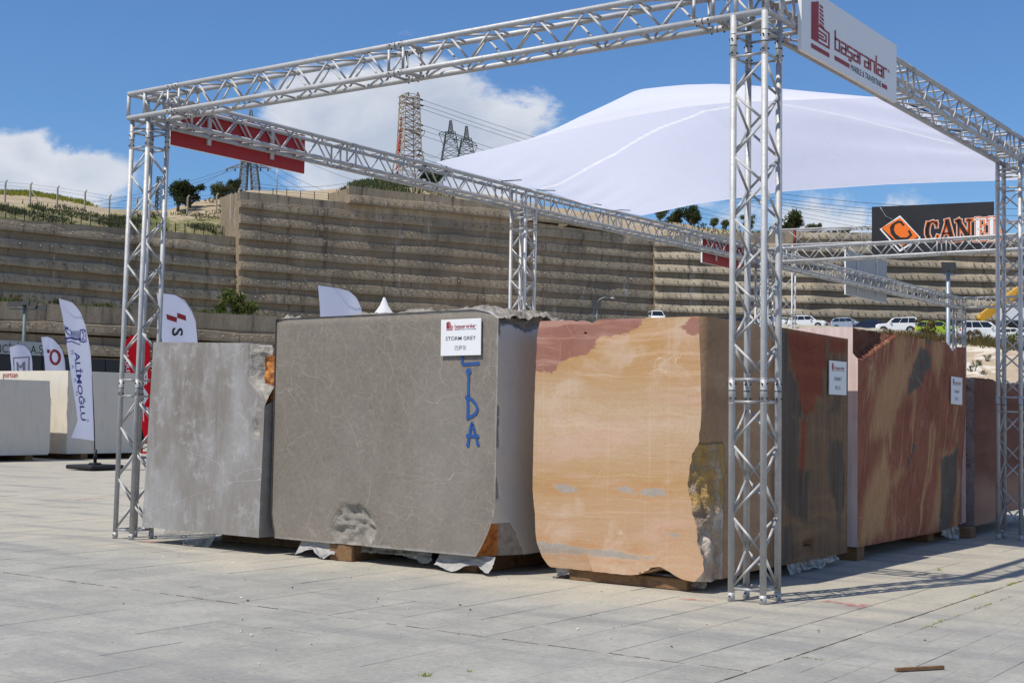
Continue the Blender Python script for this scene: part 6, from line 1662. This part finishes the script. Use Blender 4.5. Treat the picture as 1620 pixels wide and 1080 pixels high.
for px, py in ((660, 155), (660, 164), (655, 169), (660, 195), (660, 203), (656, 210), (660, 237), (661, 244)):
    a = pt(px, py, dT); t = MB(); t.tube([a, a+_R0*.95-[0, 0, .42]], .15, 7); t.tube([a+_R0*.95-[0, 0, .42], a+_R0*1.15-[0, 0, .35]], .05, 5); t.build('insulator', MT['insulator'], root)
for px in (646, 661): t = MB(); t.tube([pt(px, 152, dT), pt(px, 146, dT)], .14, 6); t.build('finial', MT['insulator'], root)
t = MB(); t.tube([pt(660, 222, dT), pt(666, 219, dT), pt(671, 212, dT), pt(672, 206, dT)], .05, 5); t.tube([pt(667, 219, dT), pt(664, 214, dT), pt(662, 212, dT)], .05, 5); t.build('jumper_cable', MT['wire'], root)
def gantry(d, label, peaks, arm, legs, hang, mat):
    (lx, ly), (rx, ry) = arm; root = empty('pylon', pt((lx+rx)/2, legs, d), label, 'pylon')
    t = MB()
    for (px, py, by) in peaks:
        lattice(t, pt(px, by, d), 8*15/ d*6.0, pt(px, py, d), .6, 4, .13, .18)
    t.build('peak', mat, root); t = MB()
    lattice_n = 12; u = np.array([0, 0, 1.])
    for k in range(lattice_n):
        a, b = k/lattice_n, (k+1)/lattice_n; p = lambda k_, o: pt(lx+(rx-lx)*k_, ly+(ry-ly)*k_, d)+u*o*(0.25+2.2*math.sin(math.pi*min(1, max(0, k_))) ** .5)*.7
        t.bar(p(a, 0), p(b, 0), .2); t.bar(p(a, 1), p(b, 1), .2); t.bar(p(a, 0), p(b, 1), .12); t.bar(p(a, 1), p(b, 0), .12)
    t.build('crossarm', mat, root); t = MB()
    for (px, py, by) in peaks:
        lattice(t, pt(px, legs, d), 6.2, pt(px, by-2, d), 3.0, 4, .13, .2)
    t.build('leg', mat, root); t = MB()
    for a, b, c in hang: t.bar(pt(*a, d), pt(*b, d), .15); t.bar(pt(*b, d), pt(*c, d), .15)
    t.build('hanger', mat, root); return root
gantry(430, 'twin peaked dark pylon far behind the sail', [(713, 191, 212), (738, 200, 222)], ((694, 212), (755, 232)), 262, [((695, 213), (702, 233), (710, 219)), ((717, 219), (725, 239), (733, 223)), ((740, 226), (748, 245), (755, 233))], MT['pylon_dark'])
dP = 225.0
root = empty('pylon', pt(394, 305, dP), 'grey lattice pylon partly hidden by the red sign board', 'pylon')
t = MB()
for s in (-1, 1): lattice(t, pt(394+s*11, 306, dP), 1.3, pt(394+s*6.5, 255, dP), 1.0, 5, .10, .16)
lattice(t, pt(394, 257, dP), 2.3, pt(396, 205, dP), 1.2, 5, .09, .14); lattice(t, pt(396, 205, dP), 1.2, pt(397, 174, dP), .25, 4, .08, .12)
t.build('lattice_body', MT['pylon'], root); t = MB()
for s in (-1, 1):
    a, b = pt(394+s*4, 256, dP), pt(394+s*35, 267, dP); c = pt(394+s*4, 264, dP); t.bar(a, b, .14); t.bar(c, b, .14)
    for k in (.25, .5, .75): t.bar(a*(1-k)+b*k, c*(1-k)+b*k, .09); t.bar(a*(1-k)+b*k, c*(1.25-k)+b*(k-.25), .09)
t.build('crossarm', MT['pylon'], root)
for px in (359, 372, 412, 424): 
    a = pt(px, 266, dP); t = MB(); t.tube([a, a-[0, 0, .55]], .12, 6); t.build('insulator', MT['insulator'], root)
q = hill_at(250, .16); root = empty('lattice_mast', q, 'slim lattice mast behind the left truss column', 'mast'); t = MB(); lattice(t, q, 1.2, q+[0, 0, 5.2], .9, 7, .07, .12); t.build('lattice_body', MT['pylon_dark'], root)
ORD = ('topmost', 'second from top', 'third from top', 'fourth from top', 'fifth from top', 'sixth from top', 'lowest')
CN = {}
def cable(a, b, sag, r, label, grp):
    k_ = CN.get(grp, 0); CN[grp] = k_+1; label = ORD[min(k_, 6)]+' '+label
    a = np.array(a); b = np.array(b); pts = [a*(1-k)+b*k-np.array([0, 0, sag*4*k*(1-k)]) for k in np.linspace(0, 1, 22)]
    t = MB(); t.tube(pts, r, 4, caps=False); t.build('power_cable', MT['wire'], label=label, cat='power line', group=grp)
lb = 'cable running from the rusty tower down behind the sail'
for (x0, y0), (x1, y1) in zip(((667, 158), (668, 166), (663, 171), (668, 198), (668, 206), (663, 213), (668, 241)), ((1560, 352), (1560, 358), (1560, 364), (1560, 384), (1560, 390), (1560, 396), (1480, 420))):
    cable(pt(x0, y0, dT), pt(x1, y1+14, 420), 5.0, .035, lb, 'power cables from the rusty tower')
lb2 = 'thin cable across the sky below the sail edge'
for y_ in (297, 304, 309, 313): cable(pt(1130, y_-6, 300), pt(1700, y_+32+(y_-297)*.6, 300), 2.0, .05, lb2, 'power cables beneath the sail')
lb3 = 'cable from the left pylon across the left sky'
for (x0, y0), (x1, y1) in (((359, 268), (-60, 318)), ((372, 268), (-60, 330)), ((364, 267), (120, 322))): cable(pt(x0, y0, dP), pt(x1, y1, dP+40), 3.0, .03, lb3, 'power cables from the left pylon to the left')
lb4 = 'cable from the left pylon sloping to its right'
for (x0, y0), (x1, y1) in (((412, 268), (600, 352)), ((424, 267), (640, 345)), ((424, 258), (640, 322)), ((397, 205), (640, 300)), ((404, 290), (640, 262)), ((404, 296), (640, 274))): cable(pt(x0, y0, dP), pt(x1, y1, dP+35), 2.0, .028, lb4, 'power cables from the left pylon to the right')
lb5 = 'cable between the rusty tower and the twin peaked pylon'
for (x0, y0), (x1, y1) in (((668, 240), (702, 233)), ((668, 250), (725, 239)), ((672, 252), (748, 245))): cable(pt(x0, y0, dT), pt(x1, y1, 430), 2.0, .04, lb5, 'power cables between tower and pylon')

# ------------------------------------------------------------------ parked cars
PROF = {  # outline from rear bumper over roof to front bumper (x forward, z), belt height, glass points
 'suv': dict(L=4.75, W=1.92, low=[(-2.34, .42), (-2.36, .78), (-2.28, 1.05), (2.10, 1.02), (2.30, .88), (2.36, .62), (2.32, .36)], bonnet=(1.05, 1.10), roof=[(-2.22, 1.08), (-1.86, 1.58), (-1.35, 1.70), (.05, 1.70), (.55, 1.60), (1.22, 1.08)], wr=.37, wx=(-1.42, 1.45)),
 'hatch': dict(L=4.1, W=1.74, low=[(-2.0, .40), (-2.03, .72), (-1.95, .98), (1.75, .94), (1.98, .80), (2.03, .55), (1.98, .32)], bonnet=(.95, 1.0), roof=[(-1.92, 1.0), (-1.62, 1.40), (-1.15, 1.52), (-.05, 1.52), (.35, 1.44), (1.15, .99)], wr=.31, wx=(-1.24, 1.26)),
 'sedan': dict(L=4.5, W=1.78, low=[(-2.22, .40), (-2.25, .72), (-2.18, .98), (1.98, .90), (2.2, .78), (2.25, .52), (2.2, .30)], bonnet=(.95, .98), roof=[(-1.75, .99), (-1.05, 1.40), (-.5, 1.46), (.05, 1.45), (.45, 1.38), (1.15, .97)], wr=.32, wx=(-1.36, 1.38)),
 'offroad': dict(L=4.6, W=1.98, low=[(-2.28, .46), (-2.32, .85), (-2.28, 1.12), (2.02, 1.10), (2.26, .98), (2.32, .66), (2.26, .40)], bonnet=(1.1, 1.16), roof=[(-2.24, 1.14), (-2.02, 1.72), (-1.8, 1.84), (.15, 1.80), (.55, 1.70), (1.10, 1.14)], wr=.39, wx=(-1.40, 1.42)),
 'van': dict(L=4.8, W=1.95, low=[(-2.38, .42), (-2.4, .9), (-2.38, 1.12), (2.0, 1.08), (2.3, .92), (2.38, .6), (2.3, .36)], bonnet=(1.5, 1.12), roof=[(-2.36, 1.12), (-2.34, 1.85), (-2.2, 1.96), (.75, 1.94), (1.05, 1.84), (1.75, 1.12)], wr=.34, wx=(-1.5, 1.55))}
def car(kind, paint, px, d, head, label, zoff=0.0, roofmat=None):
    p = PROF[kind]; hw = p['W']/2; q = at(px, 450, d); de, ze = terr(px)
    zg = tz(px, d)+.22
    root = empty('parked_car', (q[0], q[1], zg+zoff), label, 'car', 'cars parked on the terrace')
    fw = _R0*math.cos(math.radians(head))-np.array([_F[0], _F[1], 0])/math.hypot(_F[0], _F[1])*math.sin(math.radians(head)); sd = np.array([-fw[1], fw[0], 0]); o = np.array([q[0], q[1], zg+zoff])
    T = lambda x, y, z: o+fw*x+sd*y+np.array([0, 0, z])
    body = p['low']; t = MB()
    # lower body as a loft over rounded half sections
    n = len(body); bottom = [(body[-1][0]-.15, .24), (body[0][0]+.15, .26)]
    loop = body[:3]+[(p['roof'][0][0], p['roof'][0][1]-.02)]+[(p['bonnet'][0], p['bonnet'][1])]+body[3:]+bottom; loop = np.array(loop); c = loop.mean(0)
    rows = []
    for s, k in ((-1.0, .90), (-.96, .965), (-.86, 1.0), (.86, 1.0), (.96, .965), (1.0, .90)): rows.append([T(c[0]+(x-c[0])*k*(.985 if abs(s) > .9 else 1), s*hw, c[1]+(z-c[1])*k) for x, z in loop])
    V = np.array(rows); V = np.concatenate([V, V[:, :1]], 1); t.grid(V, 0, True, True)
    for r, fl in ((V[0][:-1], 0), (V[-1][:-1], 1)): t.add(r, [tuple(range(len(r)))[::-1] if not fl else tuple(range(len(r)))], 0)
    # roof shell
    rf = p['roof']; rw = lambda z: hw*(.955-.20*(z-1.0)/.75)
    up = [T(x, s*rw(z), z) for s in (-1, 1) for x, z in rf]; m = len(rf)
    t.add(up, [(i, i+1, m+i+1, m+i) for i in range(m-1)], 1 if roofmat else 0); t.add(up, [tuple(range(m))[::-1], tuple(range(m, 2*m))], 0)
    t.build('body', [paint, roofmat or paint], root)
    g_ = MB(); zt = max(z for x, z in rf)-.10; zb = rf[0][1]+.05
    xs_b, xs_f = rf[0][0], rf[-1][0]
    def xr(z): return np.interp(z, [rf[0][1], rf[1][1], rf[2][1]], [rf[0][0], rf[1][0], rf[2][0]])
    def xf(z): return np.interp(z, [rf[-1][1], rf[-2][1], rf[-3][1]], [rf[-1][0], rf[-2][0], rf[-3][0]])
    cuts = [(.0, .30), (.32, .62), (.64, 1.0)]
    for s in (-1, 1):
        for a, b in cuts:
            g_ = MB(); f = lambda k, z: T(xr(z)+.12+(xf(z)-.14-xr(z)-.12)*k, s*(rw(z)+.012), z); g_.add([f(a, zb), f(b, zb), f(b, zt), f(a, zt)], [(0, 1, 2, 3)]); g_.build('side_window', MT['car_glass'], root)
    g_ = MB(); nn = np.array([.012, 0, .012])
    for (a, b), sg in (((rf[-1], rf[-2]), 1), ((rf[0], rf[1]), -1)):
        e = lambda k: (a[0]*(1-k)+b[0]*k+.014*sg, a[1]*(1-k)+b[1]*k+.014)
        (xa, za), (xb, zb_) = e(.06), e(.94); g_ = MB(); g_.add([T(xa, -rw(za)*.92, za), T(xa, rw(za)*.92, za), T(xb, rw(zb_)*.90, zb_), T(xb, -rw(zb_)*.90, zb_)], [(0, 1, 2, 3)]); g_.build('windscreen' if sg > 0 else 'rear_window', MT['car_glass'], root)
    for x in p['wx']:
        for s in (-1, 1):
            t = MB(); t.tube([T(x, s*(hw-.20), p['wr']), T(x, s*(hw+.01), p['wr'])], p['wr'], 16); w_ = t.build('wheel', MT['tyre'], root)
            t = MB(); t.tube([T(x, s*(hw+.005), p['wr']), T(x, s*(hw+.025), p['wr'])], p['wr']*.64, 12); t.build('rim', MT['rim'], w_)
            t = MB(); a_ = [T(x+p['wr']*1.2*math.cos(k), s*(hw+.006), p['wr']+p['wr']*1.2*math.sin(k)) for k in np.linspace(-.3, math.pi+.3, 12)]; t.add(a_, [tuple(range(12))]); t.build('wheel_arch', MT['tyre'], root)
    xf_, zf = body[-2][0]-.03, .78*body[3][1]
    for s in (-1, 1):
        t = MB(); t.sphere(T(body[4][0]-.10, s*hw*.74, body[4][1]-.09), .17, 8, 6, 0, (1, 1, .55)); t.build('headlight', MT['lamp_clear'], root)
        t = MB(); t.sphere(T(body[1][0]+.08, s*hw*.84, body[1][1]+.12), .13, 8, 6, 0, (1, 1, 1.1)); t.build('tail_light', MT['lamp_red'], root)
        t = MB(); t.sphere(T(.62 if kind != 'van' else 1.0, s*(hw+.09), p['roof'][-1][1]+.06), .12, 8, 6, 0, (1, 1, .8)); t.build('mirror', paint, root)
    t = MB(); xg = body[5][0]; t.add([T(xg+.0, -hw*.55, .40), T(xg+.0, hw*.55, .40), T(xg+.005, hw*.5, .72), T(xg+.005, -hw*.5, .72)], [(0, 1, 2, 3)])
    t.add([T(body[0][0]-.02, -hw*.8, .45), T(body[0][0]-.02, hw*.8, .45), T(body[0][0]-.035, hw*.8, .62), T(body[0][0]-.035, -hw*.8, .62)], [(0, 1, 2, 3)]); t.build('grille', MT['black'], root)
    return root
car('suv', MT['white_paint'], 1278, 168, 24, 'white crossover parked nearest to the front truss column')
car('hatch', MT['silver_paint'], 1343, 158, 26, 'silver blue small hatchback between the white cars')
car('sedan', MT['navy_paint'], 1383, 154, 20, 'dark car half hidden behind the silver hatchback')
car('offroad', MT['white_paint'], 1421, 150, 203, 'white off-road car with black roof seen from the rear', roofmat=MT['black'])
car('suv', MT['green_paint'], 1484, 143, 22, 'lime green crossover behind the reddish bush')
car('hatch', MT['pale_blue_paint'], 1519, 150, 18, 'pale blue car behind the floodlight post')
car('offroad', MT['white_paint'], 1556, 131, 10, 'big white estate car left of the right truss column')
car('sedan', MT['white_paint'], 1607, 128, 50, 'white saloon seen through the right truss column')
car('hatch', MT['white_paint'], 1222, 172, 30, 'white car seen between the posts of the front column')
car('sedan', MT['navy_paint'], 1186, 176, 15, 'navy blue car behind the orange block top')
car('sedan', MT['dark_paint'], 1150, 180, 15, 'black car behind the orange block top left of the column')
car('van', MT['white_paint'], 1038, 188, 86, 'white van facing the camera above the orange block', zoff=.5)
b = at(944, 510, 184); flood((b[0], b[1], 12.8), at(944, 480, 184)[2], .10, 'street lamp with curved arm and floodlight at the wall foot', [(-.1, -.05, 1.3, .9)], True)

# ------------------------------------------------------------------ crane lorry
dC = 142.0; c0 = at(1560, 502, dC); root = empty('mobile_crane', (c0[0], c0[1], 9.6), 'yellow mobile crane with raised boom behind the parked cars', 'crane')
a, b = at(1552, 503, dC), at(1640, 439, dC); ua = (b-a)/np.linalg.norm(b-a); upv = np.cross(_R0, ua); upv = upv if upv[2] > 0 else -upv
t = MB(); t.bar(a+ua*.2, a+ua*8.0, .82, .82, up=upv); t.bar(a+ua*8.0, a+ua*13.0, .72, .72, up=upv); t.build('boom', MT['yellow'], root)
t = MB(); t.box((c0[0]-.7, c0[1]-.7, 10.2), (c0[0]+.7, c0[1]+.7, 11.1), 0, .1); t.tube([a-_F*.6, a+_F*.6], .35, 10); t.build('turret', MT['yellow'], root)
t = MB(); e = c0+_R0*.4; t.prism([(-3, 0), (5, 0), (5, .9), (-3, .9)], np.array([e[0], e[1], 9.9])-_F*1.2, _R0, np.array([0, 0, 1.]), _F, 2.4); t.build('carrier', MT['dark_steel'], root)
for k in (-2.2, .0, 2.0, 4.0):
    w0 = np.array([c0[0], c0[1], 10.0])+_R0*k; t = MB(); t.tube([w0-_F*1.25, w0-_F*.8], .52, 14); t.build('wheel', MT['tyre'], root)
t = MB(); nrm = -_F; put_text(t, 'GÜVA', a+ua*4.4-_F*.49+upv*.02, ua, upv, h=.55, w=2.5, bold=.02); t.build('boom_lettering', MT['print_black'], root)
t = MB(); h0 = a+ua*1.2-upv*.5; t.tube([np.array([c0[0], c0[1], 11.3])+_R0*1.0, a+ua*4.5-upv*.4], .14, 8); t.build('lift_cylinder', MT['galv'], root)
q = at(1602, 500, 138); root = empty('lorry', (q[0], q[1], 8.6), 'white box lorry behind the right truss column', 'lorry')
E3 = lambda x, y, z: np.array([q[0], q[1], 0])+_R0*x+np.array([_F[0], _F[1], 0])*y+np.array([0, 0, z])
t = MB(); zb = at(1602, 506, 138)[2]; zt_ = at(1602, 481, 138)[2]; t.prism([(-.75, 0), (4.2, 0), (4.2, zt_-zb), (-.75, zt_-zb)], E3(0, 0, zb), _R0, np.array([0, 0, 1.]), np.array([_F[0], _F[1], 0]), 2.3); t.build('cargo_box', MT['white_paint'], root)
t = MB(); t.prism([(-.75, 0), (4.2, 0), (4.2, .12), (-.75, .12)], E3(0, -.03, zt_-.25), _R0, np.array([0, 0, 1.]), np.array([_F[0], _F[1], 0]), .025); t.build('trim_rail', MT['rim'], root)
t = MB(); t.prism([(4.25, 0), (6.2, 0), (6.2, 1.0), (5.9, 1.9), (4.25, 1.95)], E3(0, .1, zb-.5), _R0, np.array([0, 0, 1.]), np.array([_F[0], _F[1], 0]), 2.1); t.build('cab', MT['white_paint'], root)
t = MB(); t.prism([(-.7, 0), (6.0, 0), (6.0, .4), (-.7, .4)], E3(0, .2, zb-.55), _R0, np.array([0, 0, 1.]), np.array([_F[0], _F[1], 0]), 1.8); t.build('chassis', MT['dark_steel'], root)
for k in (.2, 5.0): t = MB(); t.tube([E3(k, -.02, zb-.75), E3(k, .3, zb-.75)], .48, 14); t.build('wheel', MT['tyre'], root)

# ------------------------------------------------------------------ small things on the paving
def blob(cx, cy, r, n, seed, stretch=(1, 1)):
    rr = random.Random(seed); return [(cx+math.cos(6.283*k/n)*r*stretch[0]*rr.uniform(.6, 1.2), cy+math.sin(6.283*k/n)*r*stretch[1]*rr.uniform(.6, 1.2)) for k in range(n)]
m, g = newmat('faded_red_marking'); p = g.pos(); f = g.noise(p, 14, 5, .7); setp(g, (.50, .19, .17), .9); tr = g.n('ShaderNodeBsdfTransparent'); mx = g.n('ShaderNodeMixShader'); g.put(mx.inputs[0], g.lin(f, .42, .62, .08, .75)); g.nt.links.new(tr.outputs[0], mx.inputs[1]); g.nt.links.new(g.bsdf.outputs[0], mx.inputs[2]); g.nt.links.new(mx.outputs[0], g.out.inputs[0])
for pts, lb in (([(1312, 951), (1340, 955), (1358, 960), (1368, 957)], 'faded red paint mark on the paving right of the front column'), ([(1082, 947), (1100, 949), (1118, 950)], 'red paint mark on the paving left of the front column base'), ([(650, 893), (670, 897), (690, 900)], 'faint red mark on the paving before the grey block'), ([(122, 791), (140, 789), (158, 788)], 'faded red mark on the paving left of the left column'), ([(228, 856), (245, 858), (258, 857)], 'pale red mark beside the left column foot')):
    t = MB(); q = [onZ(a, b, 0) for a, b in pts]; ribbon(t, [(v[0], v[1]) for v in q], .09, (0, 0, .0045), X, Y); t.build('paint_mark', m, label=lb, cat='paint mark', group='red marks on the paving')
rnd = random.Random(9); t = MB(); t2 = MB()
for _ in range(170):
    px, py = rnd.uniform(80, 1600), rnd.triangular(800, 1070, 905)
    q = onZ(px, py, 0)
    if q[1] > -.15 and q[0] > -6.6: continue
    s = rnd.choice([.004, .005, .006, .010]); c = np.array([q[0], q[1], .003]); V = [c+np.array([rnd.uniform(-1, 1)*s*1.6, rnd.uniform(-1, 1)*s, z]) for z in (0, 0, 0, s*.8, s*.9, s*.7)]
    (t if rnd.random() < .6 else t2).add(V, [(0, 1, 2), (3, 5, 4), (0, 3, 4, 1), (1, 4, 5, 2), (2, 5, 3, 0)])
t.build('stone_chips', simple('pale_stone_chip', (.55, .53, .50), .9), kind='stuff', label='pale stone chips scattered on the paving', cat='stone chips')
t2.build('stone_chips', simple('brown_stone_chip', (.14, .10, .07), .9), kind='stuff', label='brown grit and bits scattered on the paving', cat='stone chips')
t = MB()
def tuft(px, py, n, h, sp):
    q = onZ(px, py, 0)
    for _ in range(n):
        a = rnd.uniform(0, 6.28); c = q+np.array([rnd.gauss(0, sp), rnd.gauss(0, sp), 0]); k = np.array([math.cos(a), math.sin(a), 0])*.003; e = np.array([rnd.gauss(0, .5), rnd.gauss(0, .5), 1])*h*rnd.uniform(.4, 1); t.add([c-k, c+k, c+e], [(0, 1, 2)])
tuft(673, 1069, 34, .026, .012); tuft(741, 1062, 10, .014, .008); tuft(1476, 991, 14, .016, .012); tuft(1487, 902, 14, .035, .012); tuft(1457, 908, 14, .02, .02)
def tuft_w(x, y, n, h, sp):
    for _ in range(n):
        a = rnd.uniform(0, 6.28); c = np.array([x+rnd.gauss(0, .006), y+rnd.gauss(0, sp), 0]); k = np.array([math.cos(a), math.sin(a), 0])*.003; e = np.array([rnd.gauss(0, .5), rnd.gauss(0, .5), 1])*h*rnd.uniform(.4, 1); t.add([c-k, c+k, c+e], [(0, 1, 2)])
for _ in range(22): tuft_w(1.365, rnd.triangular(-.9, 3.4, 1.6), 8, .016, .03)
for _ in range(16): tuft_w(1.154, rnd.triangular(.2, 4.0, 2.6), 9, .02, .03)
for _ in range(5): tuft_w(1.2+rnd.random()*.15, -1.95, 6, .012, .005)
t.build('joint_weeds', LF['yellow'], kind='stuff', label='tiny weeds growing in the paving joints', cat='weeds')
t = MB()
for y0, y1 in ((-3.6, 4.6),): 
    for k in np.arange(y0, y1, .08):
        if rnd.random() < .9: w = rnd.uniform(.003, .008); t.box((1.154-w, k, -.01), (1.154+w, k+rnd.uniform(.06, .10), rnd.uniform(-.001, .003)))
for k in np.arange(-5.2, 1.1, .08):
    if rnd.random() < .93: w = rnd.uniform(.0025, .006); t.box((k, -2.53-w, -.01), (k+rnd.uniform(.07, .11), -2.53+w, rnd.uniform(-.001, .003)))
t.build('joint_dirt', simple('dark_joint_dirt', (.12, .10, .075), .98, var=.4, scale=20), kind='stuff', label='dark dirt packed in the two wide paving joints', cat='dirt')
